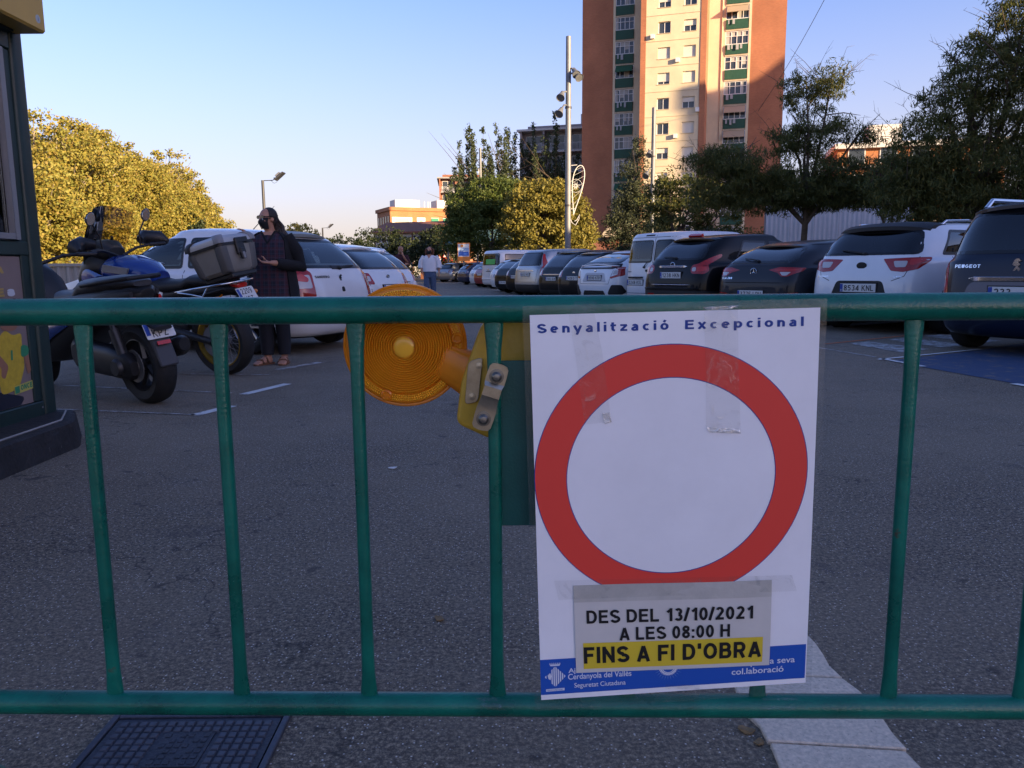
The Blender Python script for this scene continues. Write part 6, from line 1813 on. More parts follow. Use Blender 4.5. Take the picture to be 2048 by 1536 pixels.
c.plate(-.36, .66, '0248 KXL'); c.patch('plate_lamp_bar', [(-.60, .75), (-.12, .75), (-.12, .79), (-.60, .79)], M_CLAD, off=.03)
c.patch('door_handle', roundpoly([(-.04, .90), (.22, .90), (.22, .95), (-.04, .95)], .02, 2), M_CLAD, off=.025)
c.wiper(-.10, 1.0, .0, 1.12)
c.text(-.74, .89, 'KANGOO', .22, .025, M_CLAD)
c.sidewin([(.35, 1.13), (.40, 1.60), (.62, 1.60), (.62, 1.13)], G_MID, r=.06)
std_sides(c, 1.08, 1.82, .80, 3.2, 2.0, G_MID, ztop=1.60)
c.finish()

# --- white sporty hatchback with black vents
c = Car('parked_car', 'white sporty hatchback with black spoiler band and big black corner vents', rearc(1.57, 20.2, 1.80, HR), HR, 4.52, 1.80, 1.43, zb=.98, yb=.08, ymid=.52, ytop=.95, paint=P_WHITE2, clad=.30, wr=.33, rdrop=.06, roof=.76, scale=1.04, ws=1.2, wst=2.05)
c.window([(-.66, 1.06), (.66, 1.06), (.54, 1.32), (-.54, 1.32)], G_DARK, r=.06)
c.patch('black_band', roundpoly([(-.74, .97), (-.60, .93), (.60, .93), (.74, .97), (.70, 1.05), (-.70, 1.05)], .02, 2), M_SEAL, off=.008)
c.bar(-.70, .70, 1.045, .03, .05, P_WHITE2, 'tail_spoiler', z2=1.0)
c.pair('tail_light', roundpoly([(.50, 1.0), (.84, .97), (.86, .78), (.58, .70), (.54, .74), (.74, .80), (.74, .92)], .02, 2), T_RED, R(10))
c.pair('lamp_lens', roundpoly([(.62, .80), (.73, .82), (.73, .90), (.66, .90)], .02, 2), T_CLEAR, R(10), off=.007)
c.patch('plate_recess', roundpoly([(-.44, .62), (-.34, .84), (.34, .84), (.44, .62)], .04, 2), mat('recess_shade_white', (.50, .50, .52), .5), off=.003)  # shade of the plate recess put into a darker white
c.plate(0, .72, '9590 KTP'); c.badge(0, .885, .04)
c.rearline([(-.62, .90), (-.52, .58), (.52, .58), (.62, .90)])
c.pair('bumper_vent', roundpoly([(.50, .36), (.62, .56), (.82, .56), (.87, .40), (.80, .32), (.56, .30)], .03, 2), M_CLAD, R(6), off=.006)
c.patch('diffuser', roundpoly([(-.46, .22), (-.36, .42), (.36, .42), (.46, .22)], .03, 2), M_CLAD, off=.006)
std_sides(c, .98, 1.43, 1.0, 3.4, 2.05, G_MID, ztop=1.30)
c.mirrors(3.1, 1.0, P_WHITE2)
c.finish()

# --- generic further cars
def simple(label, xl, yl, L, W, H, pt, zb=.95, rake=(.12, .38, .66), plate=None, pz=.72, lights='block', res=1, clad=0., win=.62, group='cars parked on the right of the lane', head=HR, cat='car', chrome=False, scale=1., spo=True, badge=None, roofk=.78, name='parked_car', left=True, wr=.32, glass=None, rails=False):
    c = Car(name, label, rearc(xl, yl, W, head, left), head, L, W, H, zb=zb, yb=rake[0], ymid=rake[1], ytop=rake[2], paint=pt, clad=clad, wr=wr, group=group, cat=cat, res=res, scale=scale, roof=roofk)
    c.window([(-win - .08, zb + .04), (win + .08, zb + .04), (win - .06, H - .15), (-win + .06, H - .15)], glass or G_DARK, r=.08)
    if spo: c.spoiler(H - .13, win - .02, .09, .06, pt)
    hw = W / 2
    if lights == 'block':
        c.pair('tail_light', roundpoly([(hw * .55, zb - .20), (hw * .95, zb - .20), (hw * .95, zb - .02), (hw * .62, zb - .02)], .03, 2), T_RED, R(10))
        c.pair('lamp_lens', roundpoly([(hw * .64, zb - .15), (hw * .80, zb - .15), (hw * .80, zb - .07), (hw * .64, zb - .07)], .02, 2), T_CLEAR, R(10), off=.007)
    elif lights == 'tall':
        c.pair('tail_light', roundpoly([(hw * .80, zb - .20), (hw * .97, zb - .22), (hw * .95, zb + .12), (hw * .80, H - .22), (hw * .72, H - .20), (hw * .84, zb + .05)], .02, 2), T_RED2, R(14))
        c.pair('lamp_lens', roundpoly([(hw * .83, zb - .17), (hw * .93, zb - .18), (hw * .92, zb - .05), (hw * .84, zb - .05)], .02, 2), T_CLEAR, R(14), off=.008)
    elif lights == 'van':
        c.pair('tail_light', roundpoly([(hw * .88, .70), (hw * .98, .70), (hw * .97, zb + .06), (hw * .90, zb + .06)], .02, 2), T_RED, R(14))
    if plate is not None: c.plate(0, pz, plate)
    if chrome: c.bar(-.5, .5, pz + .13, .035, .02, M_CHROME, 'chrome_strip')
    if badge: c.badge(0, zb - .08, .055, M_CHROME, badge)
    if res: c.rearline([(-hw * .72, zb - .02), (-hw * .66, .55), (hw * .66, .55), (hw * .72, zb - .02)])
    std_sides(c, zb, H, rake[2] + .18, L - 1.0, L * .44, G_MID)
    if rails:
        for x in (-1, 1): MB().tube([(x * .60, 1.0, H - .03), (x * .61, 1.2, H + .03), (x * .61, 2.6, H + .03), (x * .60, 2.8, H - .03)], .02, 6).build('roof_rail', M_CHROME, c.t)
    if res: c.mirrors(L - 1.2, zb + .05, pt)
    c.finish(seats=True)
    return c
simple('black hatchback with white number plate right behind the white sporty hatchback', 1.18, 22.4, 4.35, 1.82, 1.50, P_ANTH, plate='3428 DYT', chrome=False, pz=.72, badge='oval')
simple('black compact SUV with a chrome strip above its number plate, beside the silver tall SUV', 0.71, 24.8, 4.5, 1.85, 1.58, P_BLACK, zb=.98, plate='7842 JLM', chrome=True, pz=.68, clad=.35, badge=None)
c = simple('silver tall SUV with long vertical red lights beside the rear window', -.04, 27.3, 4.53, 1.82, 1.69, P_SILV, zb=1.05, rake=(.08, .22, .40), plate='6412 HKD', pz=.80, lights='tall', clad=.44, chrome=True, wr=.35, spo=False)
simple('black hatchback just left of the silver tall SUV', -.37, 30.0, 4.4, 1.80, 1.48, P_BLACK, plate='9034 GVN', pz=.70)
simple('black car with low white number plate, two left of the silver tall SUV', -.85, 32.5, 4.3, 1.78, 1.46, P_ANTH, plate='2216 FKR', pz=.45)
simple('small white hatchback in front of the white minibus', -1.10, 35.0, 3.9, 1.70, 1.46, P_WHITE, plate='', pz=.70, spo=False, res=0)
c = Car('parked_van', 'white minibus with dark side windows, tallest vehicle of the far right row', rearc(-1.70, 40.5, 1.90, HR), HR, 4.9, 1.90, 1.98, zb=1.12, yb=.04, ymid=.09, ytop=.16, paint=P_WHITE, wr=.34, roof=.86, tuck=.97, cat='van', n1=6.5, n2=6.5, rdrop=.02, ws=.9, wst=1.7)
c.window([(-.80, 1.20), (.80, 1.20), (.74, 1.78), (-.74, 1.78)], G_MID, r=.06)
c.patch('green_paper', [(-.30, 1.24), (.55, 1.24), (.55, 1.50), (-.30, 1.50)], mat('green_paper', (.12, .50, .10), .6), off=.008)
c.pair('tail_light', roundpoly([(.87, .75), (.94, .75), (.935, 1.15), (.87, 1.15)], .02, 2), T_RED, R(15))
c.badge(0, .98, .07, M_CHROME, 'oval'); c.rearline([(-.86, .45), (-.86, 1.12)]); c.bar(-.9, .9, .50, .05, .03, P_WHITE, 'bumper_edge'); c.patch('door_handle', [(-.2, .88), (.2, .88), (.2, .91), (-.2, .91)], M_CLAD, off=.02)
c.sidewin([(.45, 1.20), (.50, 1.76), (2.0, 1.76), (2.0, 1.20)], G_DARK, r=.06); c.sidewin([(2.1, 1.20), (2.1, 1.76), (3.1, 1.76), (3.1, 1.20)], G_DARK, r=.06); c.sidewin([(3.2, 1.20), (3.2, 1.76), (3.45, 1.76), (4.0, 1.20)], G_MID, r=.05)
c.finish()
simple('white hatchback left of the minibus, with red lights', -2.60, 45.5, 4.0, 1.73, 1.50, P_WHITE, plate='', pz=.70, spo=False, res=0, chrome=False)
simple('white boxy van half hidden behind the far white hatchback', -2.1, 49.5, 4.3, 1.83, 1.85, P_WHITE, zb=1.1, rake=(.05, .1, .16), lights='van', res=0, cat='van', spo=False, name='parked_van')
simple('small red car almost hidden between white hatchback and minibus', -2.25, 43.8, 3.9, 1.70, 1.36, P_REDC, plate='', res=0, spo=False)
simple('dark navy hatchback at the end of the right row near the signs', -3.75, 52.0, 4.2, 1.78, 1.50, P_NAVY, plate='0427 JWB', pz=.78, res=0)
simple('silver hatchback seen from its side below the road signs', -6.2, 63.5, 4.3, 1.78, 1.50, P_SILV, plate='', res=0, head=Vector((.62, .78)).normalized(), wr=.36, scale=1.05)
simple('silver car with red lights at the far left end of the right row', -7.3, 66, 4.2, 1.76, 1.44, P_SILV, plate='', res=0, head=Vector((.62, .78)).normalized())
simple('far white car driving away on the exit road beyond the standing people', -13.9, 104, 4.3, 1.80, 1.50, P_WHITE, plate='', pz=.6, res=0, head=Vector((-.1, .99)).normalized(), group='cars far beyond the car park')
simple('far dark car beside the far white car', -16.4, 104, 4.3, 1.80, 1.45, P_ANTH, plate='', pz=.6, res=0, head=Vector((-.1, .99)).normalized(), group='cars far beyond the car park')

# --- left row
GL = 'cars parked on the left of the lane'
c = Car('parked_car', 'white hatchback with grey roof spoiler, nearest of the left row, behind the top case', rearc(-1.72, 10.35, 1.75, HL, False), HL, 4.10, 1.75, 1.52, zb=.98, yb=.10, ymid=.36, ytop=.62, paint=P_WHITE, clad=.0, wr=.325, group=GL, roof=.78, ws=1.05, wst=1.95, rims=M_RIM, rdrop=.06)
c.window([(-.68, 1.00), (.68, 1.00), (.56, 1.36), (-.56, 1.36)], G_MID, r=.12)
c.spoiler(1.39, .60, .12, .07, mat('grey_spoiler_paint', (.20, .21, .20), .45))
c.pair('tail_light', roundpoly([(.53, .66), (.54, .95), (.60, .99), (.80, .98), (.84, .90), (.84, .68), (.80, .655)], .03, 3), T_RED, R(20))
c.pair('lamp_lens', roundpoly([(.57, .77), (.58, .93), (.80, .90), (.80, .77)], .03, 3), T_CLEAR, R(20), off=.007)
c.pair('lamp_lens', roundpoly([(.60, .88), (.68, .94), (.79, .90), (.79, .86), (.62, .84)], .02, 3), T_RED2, R(20), off=.010)
c.text(-.50, .885, 'SANDERO', .28, .030, M_CLAD)
c.badge(0, .88, .05, M_CLAD, 'lion'); c.patch('lock_button', roundpoly([(-.03, .72), (.03, .72), (.02, .78), (-.02, .78)], .02, 2), M_CLAD, off=.01)
c.rearline([(-.66, .98), (-.58, .58), (.58, .58), (.66, .98)])
c.plate(.0, .47, '4831 JTD')
c.wiper(.05, 1.00, .40, 1.03)
c.pair('wiper_cap', [(.0, .99), (.1, .99), (.1, 1.03), (.0, 1.03)], M_CLAD, off=.01)
std_sides(c, .98, 1.52, .78, 3.15, 1.72, G_MID, ztop=1.38, rearglass=G_MID)
MB().tube([(-.37 + math.cos(q) * .18, 2.62 + math.sin(q) * .07, .98 + math.sin(q) * .16) for q in (2 * PI * k / 20 for k in range(20))], .014, 6, closed=True).build('steering_wheel', M_SEAT, c.t)
MB().tube([(.0, 1.35, 1.50), (.0, 1.0, 1.78)], [.006, .003], 5).build('aerial', M_CLAD, c.t)
c.mirrors(2.9, 1.02, P_WHITE)
c.finish(8)
simple('white hatchback with angular red lights, second of the left row', -1.66, 13.7, 4.06, 1.72, 1.46, P_WHITE, plate='5520 KGH', pz=.68, group=GL, head=HL, left=False, badge='oval')
simple('white car with dark rear window, third of the left row', -1.85, 16.5, 4.1, 1.74, 1.47, P_WHITE2, plate='', pz=.68, group=GL, head=HL, left=False)
simple('white van with a pale green window strip, last visible of the left row', -2.75, 20.0, 4.3, 1.80, 1.60, P_WHITE, zb=1.05, rake=(.06, .14, .24), plate='', group=GL, head=HL, left=False, res=0, lights='van', cat='van', name='parked_van', spo=False)
# ---------------------------------------------------------------- motorcycles
M_BLKPL = mat('black_plastic', (.012, .012, .013), .45, bump=(220, .08))
M_SEATV = mat('black_vinyl', (.014, .014, .016), .55, bump=(160, .12))
M_BIKEB = mat('blue_bike_paint', (.008, .036, .20), .25, coat=.7)
M_ENG = mat('engine_metal', (.05, .05, .052), .45, metal=.6, noise=(20, .3))
M_ALU = mat('brushed_aluminium_case', (.27, .255, .23), .42, metal=.35, noise=(8, .12))
M_GREYPL = mat('light_grey_plastic', (.20, .20, .21), .45)
M_GOLD = mat('gold_rim', (.48, .30, .05), .3, metal=.8)
G_SCREEN = glassy('windscreen_plastic', (.90, .84, .72), .85, spec=.9)

def wheel(t, c, r, w, rimm, spokes=0, fat=.24, parent=None):
    c = Vector(c)
    prof = [(r * (1 - fat), -w * .42), (r * (1 - fat * .45), -w * .52), (r * .975, -w * .34), (r, -w * .12), (r, w * .12), (r * .975, w * .34), (r * (1 - fat * .45), w * .52), (r * (1 - fat), w * .42)]
    o = MB().lathe(prof, c, (1, 0, 0), 48, cap=False).build('wheel', M_RUB, t, smooth=45)
    ri = r * (1 - fat)
    MB().lathe([(ri * 1.01, -w * .40), (ri * .95, -w * .42), (ri * .90, -w * .15), (ri * .90, w * .15), (ri * .95, w * .42), (ri * 1.01, w * .40)], c, (1, 0, 0), 40, cap=False).build('rim', rimm, o, smooth=40)
    b = MB().lathe([(.03, -w * .6), (.045, -w * .5), (.045, w * .5), (.03, w * .6)], c, (1, 0, 0), 16)
    if spokes > 8:
        for k in range(spokes):
            q = 2 * PI * k / spokes; s_ = 1 if k % 2 else -1
            b.tube([c + Vector((s_ * w * .35, math.cos(q) * .04, math.sin(q) * .04)), c + Vector((0, math.cos(q + s_ * .25) * ri * .92, math.sin(q + s_ * .25) * ri * .92))], .0035, 4)
    else:
        for k in range(spokes):
            q = 2 * PI * k / spokes
            b.tube([c + Vector((0, math.cos(q) * .03, math.sin(q) * .03)), c + Vector((0, math.cos(q + .15) * ri * .93, math.sin(q + .15) * ri * .93))], [.03, .02], 6)
    b.build('spokes', M_RIMD if spokes <= 8 else M_GREYPL, o, smooth=40)
    MB().lathe([(ri * .62, -w * .62), (ri * .62, -w * .58), (ri * .30, -w * .58), (ri * .30, -w * .62)], c, (1, 0, 0), 28, cap=False).build('brake_disc', M_GALV, o)
    return o
def loftY(secs, n=18, p=2.6):
    """sections (y, x centre, z centre, half width, half height)"""
    return [ell((x, y, z), (1, 0, 0), (0, 0, 1), a, b, n, p) for y, x, z, a, b in secs]
def bike_plate(t, c, w, h, tilt, lines, yaw=0):
    """plate facing backwards (-Y), tilted back by tilt"""
    M = Matrix.Translation(Vector(c)) @ Matrix.Rotation(yaw, 4, 'Z') @ Matrix.Rotation(tilt, 4, 'X')
    f = lambda x, y, z: M @ Vector((x, y, z))
    b = MB(); b.prism(roundpoly([(-w / 2, -h / 2), (w / 2, -h / 2), (w / 2, h / 2), (-w / 2, h / 2)], .012, 2), lambda u, v: f(u, 0, v), lambda u, v: f(u, -.003, v))
    p = b.build('number_plate', M_PLATE, t)
    MB().prism([(-w / 2 + .004, -h / 2 + .03), (-w / 2 + .036, -h / 2 + .03), (-w / 2 + .036, h / 2 - .01), (-w / 2 + .004, h / 2 - .01)], lambda u, v: f(u, -.0031, v), lambda u, v: f(u, -.0036, v)).build('blue_strip', M_EUBLUE, p)
    hh = h / len(lines) * .70
    for i, tx in enumerate(lines):
        wd = (w - .07) * (.92 if len(tx) > 3 else .78)
        vs, fs = letters(tx, wd, hh, .14, .18)
        zc = h / 2 - (i + .5) * h / len(lines) - hh / 2
        MB().add([f(-w / 2 + .048 + a, -.0040, zc + b_) for a, b_ in vs], fs).build('plate_text', M_BLACK, p)
    return p

# --- adventure bike with aluminium top case
HB = Vector((-.925, .38)).normalized()
mb = thing('motorbike', 'blue and black adventure motorbike with aluminium top case, gold wheel rims and clear windscreen', 'motorbike', (-2.72, 7.32, 0), math.atan2(-HB.x, HB.y))
mb.rotation_euler = (0, R(-7), math.atan2(-HB.x, HB.y))
wheel(mb, (0, 0, .335), .335, .15, M_GOLD, 32)
wheel(mb, (0, 1.53, .345), .345, .12, M_GOLD, 32)
MB().tube([(-.12, .55, .45), (-.12, 0, .335)], [.045, .03], 10).tube([(.12, .55, .45), (.12, 0, .335)], [.045, .03], 10).build('swing_arm', M_ENG, mb, smooth=50)
MB().loft(loftY([(.48, 0, .50, .12, .12), (.60, 0, .50, .20, .24), (.85, 0, .48, .22, .27), (1.05, 0, .48, .18, .22), (1.15, 0, .5, .10, .14)], 18, 3)).build('engine', M_ENG, mb, smooth=40)
for k in range(4): MB().tube([(-.23, .62 + k * .12, .30 + k * .06), (-.235, .70 + k * .10, .42 + k * .05)], .03, 8).build('engine_cover', M_BLKPL, mb, smooth=40)
MB().tube([(-.16, .5, .72), (-.17, .2, .74), (-.15, -.25, .84)], .014, 8).tube([(.16, .5, .72), (.17, .2, .74), (.15, -.25, .84)], .014, 8).tube([(0, 1.2, .95), (-.12, .9, .75), (-.14, .55, .55)], .024, 8).build('frame_tubes', M_BLKPL, mb, smooth=50)
MB().loft(loftY([(-.22, 0, .895, .10, .03), (-.12, 0, .90, .15, .05), (.18, 0, .905, .16, .055), (.28, 0, .865, .15, .055), (.55, 0, .845, .14, .06), (.70, 0, .88, .11, .06), (.76, 0, .90, .07, .04)], 20, 2.8)).build('seat', M_SEATV, mb, smooth=50)
MB().loft(loftY([(-.30, 0, .82, .07, .04), (-.15, 0, .82, .11, .06), (.25, 0, .79, .13, .07), (.55, 0, .76, .11, .06)], 18, 2.8)).build('tail_panel', M_BLKPL, mb, smooth=50)
MB().loft(loftY([(.62, 0, .90, .09, .09), (.74, 0, .95, .16, .13), (.95, 0, .98, .22, .16), (1.12, 0, .99, .23, .16), (1.24, 0, .98, .17, .12), (1.30, 0, .97, .09, .07)], 22, 2.6)).build('fuel_tank', M_BIKEB, mb, smooth=50)
for s_ in (-1, 1):
    MB().prism([(.80, 1.04), (1.10, 1.08), (1.13, 1.02), (.84, .98)], lambda u, v: (s_ * (.196 + .03 * math.sin((u - .7) * 3)), u, v), lambda u, v: (s_ * (.215 + .03 * math.sin((u - .7) * 3)), u, v)).build('tank_stripe', M_GREYPL, mb)
    MB().loft([ell((s_ * .21, 1.02, .86), (0, 1, 0), (0, 0, 1), .12, .10, 14), ell((s_ * .27, 1.12, .88), (0, 1, 0), (0, 0, 1), .15, .10, 14), ell((s_ * .22, 1.34, .94), (0, 1, 0), (0, 0, 1), .10, .10, 14)]).build('side_fairing', M_BIKEB, mb, smooth=50)
MB().loft(loftY([(1.22, 0, 1.02, .12, .12), (1.34, 0, 1.04, .19, .15), (1.50, 0, 1.0, .16, .13), (1.66, 0, .92, .08, .05), (1.72, 0, .88, .03, .02)], 18, 2.6)).build('front_fairing', M_BLKPL, mb, smooth=50)
MB().loft(loftY([(1.42, 0, .88, .06, .02), (1.75, 0, .84, .06, .015), (1.98, 0, .72, .04, .012)], 12)).build('beak', M_BLKPL, mb, smooth=50)
MB().loft(loftY([(1.16, 0, 1.16, .10, .06), (1.24, 0, 1.20, .14, .09), (1.36, 0, 1.20, .15, .10), (1.42, 0, 1.18, .12, .08)], 16, 3)).build('instrument_cluster', M_BLKPL, mb, smooth=40)
# windscreen: curved clear sheet with thickness
v0, v1, fs = [], [], []
for j in range(9):
    t_ = j / 8
    for i in range(13):
        q = -1 + 2 * i / 12
        w_ = .21 + .06 * math.sin(t_ * 2.6)
        z = 1.08 + .54 * t_ * (1 - .10 * q * q) - .03 * (abs(q) ** 3) * t_; y = 1.50 - .26 * t_ - .12 * q * q
        v0.append((q * w_, y, z)); v1.append((q * w_, y + .004, z))
for j in range(8):
    for i in range(12): a = j * 13 + i; fs.append((a, a + 1, a + 14, a + 13))
MB().add(v0 + v1, fs + [tuple(i + 117 for i in f[::-1]) for f in fs]).build('windscreen', G_SCREEN, mb, smooth=60)
for s_ in (-1, 1):
    MB().tube([(s_ * .10, 1.42, 1.10), (s_ * .10, 1.30, 1.32)], .012, 6).build('screen_bracket', M_BLKPL, mb)
    MB().tube([(s_ * .03, 1.12, 1.14), (s_ * .18, 1.10, 1.20), (s_ * .30, 1.04, 1.22)], .014, 8).build('handlebar', M_BLKPL, mb, smooth=50)
    MB().tube([(s_ * .30, 1.04, 1.22), (s_ * .44, .98, 1.215)], [.020, .019], 10).build('grip', M_SEATV, mb, smooth=50)
    MB().tube([(s_ * .26, 1.12, 1.27), (s_ * .36, 1.18, 1.29), (s_ * .50, 1.10, 1.26), (s_ * .52, 1.02, 1.23)], [.03, .055, .06, .02], 10, flat=1.3).build('hand_guard', M_BLKPL, mb, smooth=50)
    MB().tube([(s_ * .22, 1.08, 1.22), (s_ * .23, 1.08, 1.34), (s_ * .30, 1.06, 1.46)], .008, 6).build('mirror_stem', M_BLKPL, mb)
    o = MB().loft([ell((s_ * .32, 1.05 + dy, 1.51), (1, 0, .35), (0, 0, 1), a, b, 18, 2.2) for dy, a, b in ((.03, .02, .025), (.02, .045, .045), (0, .056, .060), (-.005, .053, .057))]).build('mirror', M_BLKPL, mb, smooth=40)
    MB().loft([ell((s_ * .32, 1.043, 1.51), (1, 0, .35), (0, 0, 1), .050, .054, 18, 2.2), ell((s_ * .32, 1.041, 1.51), (1, 0, .35), (0, 0, 1), .048, .052, 18, 2.2)]).build('mirror_glass', M_CHROME, o)
    MB().tube([(s_ * .09, 1.50, .95), (s_ * .09, 1.53, .345)], .027, 10).build('fork_leg', M_GOLD, mb, smooth=50)
    MB().tube([(s_ * .12, -.18, .78), (s_ * .22, -.22, .76)], .010, 6).ellipsoid((s_ * .25, -.23, .76), (.05, .03, .025), 12, 8).build('turn_signal', T_ORANGE, mb, smooth=60)
# exhaust, rails, foot pegs
MB().tube([(.15, .8, .30), (.17, .4, .33), (.19, .15, .46), (.20, -.20, .60)], [.025, .03, .05, .055], 14).build('muffler', M_ENG, mb, smooth=50)
MB().tube([(-.16, .35, .80), (-.23, .25, .82), (-.23, -.20, .88), (-.10, -.36, .90), (.10, -.36, .90), (.23, -.20, .88), (.23, .25, .82), (.16, .35, .80)], .011, 8).build('luggage_rail', M_CHROME, mb, smooth=50)
MB().tube([(-.24, .22, .815), (-.25, .05, .80), (-.25, -.08, .78), (-.22, -.12, .86)], .010, 8).build('grab_rail', M_CHROME, mb, smooth=50)
MB().tube([(-.16, .62, .33), (-.30, .60, .33)], .012, 6).tube([(-.15, .70, .28), (-.26, .60, .02)], .012, 6).build('side_stand', M_ENG, mb)
MB().loft(loftY([(-.22, 0, .87, .06, .02), (-.28, 0, .865, .075, .03), (-.32, 0, .86, .07, .03), (-.335, 0, .86, .05, .02)], 14, 3)).build('tail_light', T_RED2, mb, smooth=40)
MB().prism([(-.20, .84), (-.33, .80), (-.39, .66), (-.37, .66), (-.30, .76), (-.16, .78)], lambda u, v: (-.05, u, v), lambda u, v: (.05, u, v)).build('plate_bracket', M_BLKPL, mb)
bike_plate(mb, (0, -.37, .765), .22, .16, R(-30), ['2209', 'HGT'])
MB().loft(loftY([(.30, 0, .60, .07, .02), (.1, 0, .68, .08, .02), (-.16, 0, .67, .075, .02), (-.24, 0, .62, .07, .015)], 12, 3)).build('mudguard', M_BLKPL, mb, smooth=50)
# top case: tilted aluminium box with black corners, lid and lock
tc = thing('top_case', 'large aluminium motorbike top case with black corners and lock, on the adventure bike', 'luggage case', (0, 0, 0))
Mb = Matrix.Translation(Vector((-2.72, 7.32, 0))) @ Matrix.Rotation(math.atan2(-HB.x, HB.y), 4, 'Z') @ Matrix.Rotation(R(-7), 4, 'Y')
Mt = Mb @ Matrix.Translation(Vector((0, -.20, .95))) @ Matrix.Rotation(R(-13), 4, 'X')
tc.matrix_world = Mt
MB().loft([ell((0, y0, z), (1, 0, 0), (0, 1, 0), a, b, 32, 7) for z, a, b, y0 in ((.0, .17, .15, 0), (.03, .20, .175, 0), (.25, .225, .20, 0))]).build('case_body', M_ALU, tc, smooth=35)
MB().loft([ell((0, 0, z), (1, 0, 0), (0, 1, 0), a, b, 32, 7) for z, a, b in ((.254, .232, .207), (.275, .235, .21), (.31, .228, .203), (.335, .20, .175), (.338, .10, .09))]).build('case_lid', mat('lid_aluminium', (.40, .40, .41), .4, metal=.3, noise=(8, .1)), tc, smooth=35)
MB().loft([ell((0, 0, z), (1, 0, 0), (0, 1, 0), a, b, 32, 7) for z, a, b in ((.238, .236, .211), (.266, .237, .212))], cap=False).build('lid_seam', M_BLKPL, tc)
for sx_ in (-1, 1):
    for sy_ in (-1, 1):
        MB().loft([ell((sx_ * (a - .035), sy_ * (b - .035), z), (1, 0, 0), (0, 1, 0), .042, .042, 12, 3) for z, a, b in ((.266, .236, .211), (.30, .236, .211), (.335, .215, .19), (.345, .20, .175))]).build('corner_cap', M_GREYPL if sy_ < 0 else M_BLKPL, tc, smooth=40)
        MB().loft([ell((sx_ * (a - .045), sy_ * (b - .045), z), (1, 0, 0), (0, 1, 0), .047, .047, 12, 4) for z, a, b in ((.005, .18, .16), (.03, .204, .179), (.236, .229, .204))]).build('corner_guard', mat('grey_corner_guard', (.10, .10, .10), .5), tc, smooth=40)
MB().box((0, -.212, .22), (.10, .03, .14)).box((0, -.222, .15), (.055, .03, .10)).box((.03, -.22, .27), (.16, .02, .05)).build('lock', M_BLKPL, tc, bevel=.006)
MB().box((0, -.235, .13), (.03, .012, .06)).build('lock_latch', M_GREYPL, tc, bevel=.003)
MB().bx(-.16, .16, -.18, .16, -.045, -.002).build('carrier_plate', M_BLKPL, tc, bevel=.01)

# --- maxi scooter seen from its tail
HS = Vector((-.82, .57)).normalized()
sc = thing('motor_scooter', 'black and blue maxi scooter with white number plate, parked nearest beside the kiosk', 'scooter', (-2.88, 5.845, 0), math.atan2(-HS.x, HS.y))
sc.rotation_euler = (0, R(-6), math.atan2(-HS.x, HS.y))
wheel(sc, (0, 0, .30), .30, .16, M_BLKPL, 5, .34)
wheel(sc, (0, 1.50, .31), .31, .12, M_RIMD, 5, .32)
MB().loft([ell((-.15, y, z), (1, 0, 0), (0, 0, 1), a, b, 18, 3.2) for y, z, a, b in ((-.10, .30, .03, .05), (-.05, .31, .055, .10), (.15, .34, .07, .115), (.45, .36, .075, .12), (.62, .38, .07, .12), (.70, .39, .04, .07))]).build('transmission_case', M_BLKPL, sc, smooth=40)
MB().lathe([(.085, -.235), (.10, -.215), (.10, -.19)], (0, .52, .38), (1, 0, 0), 24).build('clutch_cover', M_ENG, sc, smooth=40)
MB().lathe([(.055, -.235), (.07, -.215), (.07, -.19)], (0, .02, .31), (1, 0, 0), 20).build('hub_cover', M_ENG, sc, smooth=40)
MB().tube([(-.16, -.02, .33), (-.16, .08, .62)], .022, 10).tube([(-.16, -.01, .36), (-.16, .07, .58)], .038, 10).build('shock_absorber', M_ENG, sc, smooth=40)
MB().loft([ell((.17, y, z), (1, 0, 0), (0, 0, 1), a, b, 16) for y, z, a, b in ((.5, .28, .03, .03), (.3, .30, .06, .06), (-.22, .42, .07, .075), (-.26, .43, .045, .05))]).build('muffler', M_BLKPL, sc, smooth=40)
MB().loft(loftY([(.25, 0, .62, .10, .06), (0, 0, .66, .10, .05), (-.18, 0, .64, .09, .03), (-.30, 0, .58, .07, .015)], 14, 3)).build('mudguard', M_BLKPL, sc, smooth=50)
body = [(-.40, 0, .83, .05, .03), (-.33, 0, .82, .11, .07), (-.10, 0, .77, .17, .13), (.25, 0, .69, .21, .19), (.55, 0, .60, .23, .24), (.75, 0, .48, .24, .20), (.95, 0, .38, .24, .12), (1.15, 0, .36, .22, .12), (1.25, 0, .45, .20, .22)]
MB().loft(loftY(body, 24, 2.8)).build('body', M_BLKPL, sc, smooth=50)
MB().loft(loftY([(1.12, 0, .55, .22, .22), (1.22, 0, .70, .23, .30), (1.34, 0, .80, .21, .28), (1.46, 0, .84, .15, .20), (1.54, 0, .84, .06, .10)], 20, 2.8)).build('leg_shield', M_BLKPL, sc, smooth=50)
MB().loft(loftY([(-.36, 0, .90, .07, .02), (-.24, 0, .91, .13, .045), (0, 0, .895, .17, .06), (.24, 0, .87, .18, .07), (.36, 0, .80, .17, .06), (.66, 0, .775, .16, .065), (.78, 0, .79, .10, .05)], 22, 2.8)).build('seat', mat('grey_vinyl', (.035, .036, .042), .5, bump=(150, .1)), sc, smooth=50)
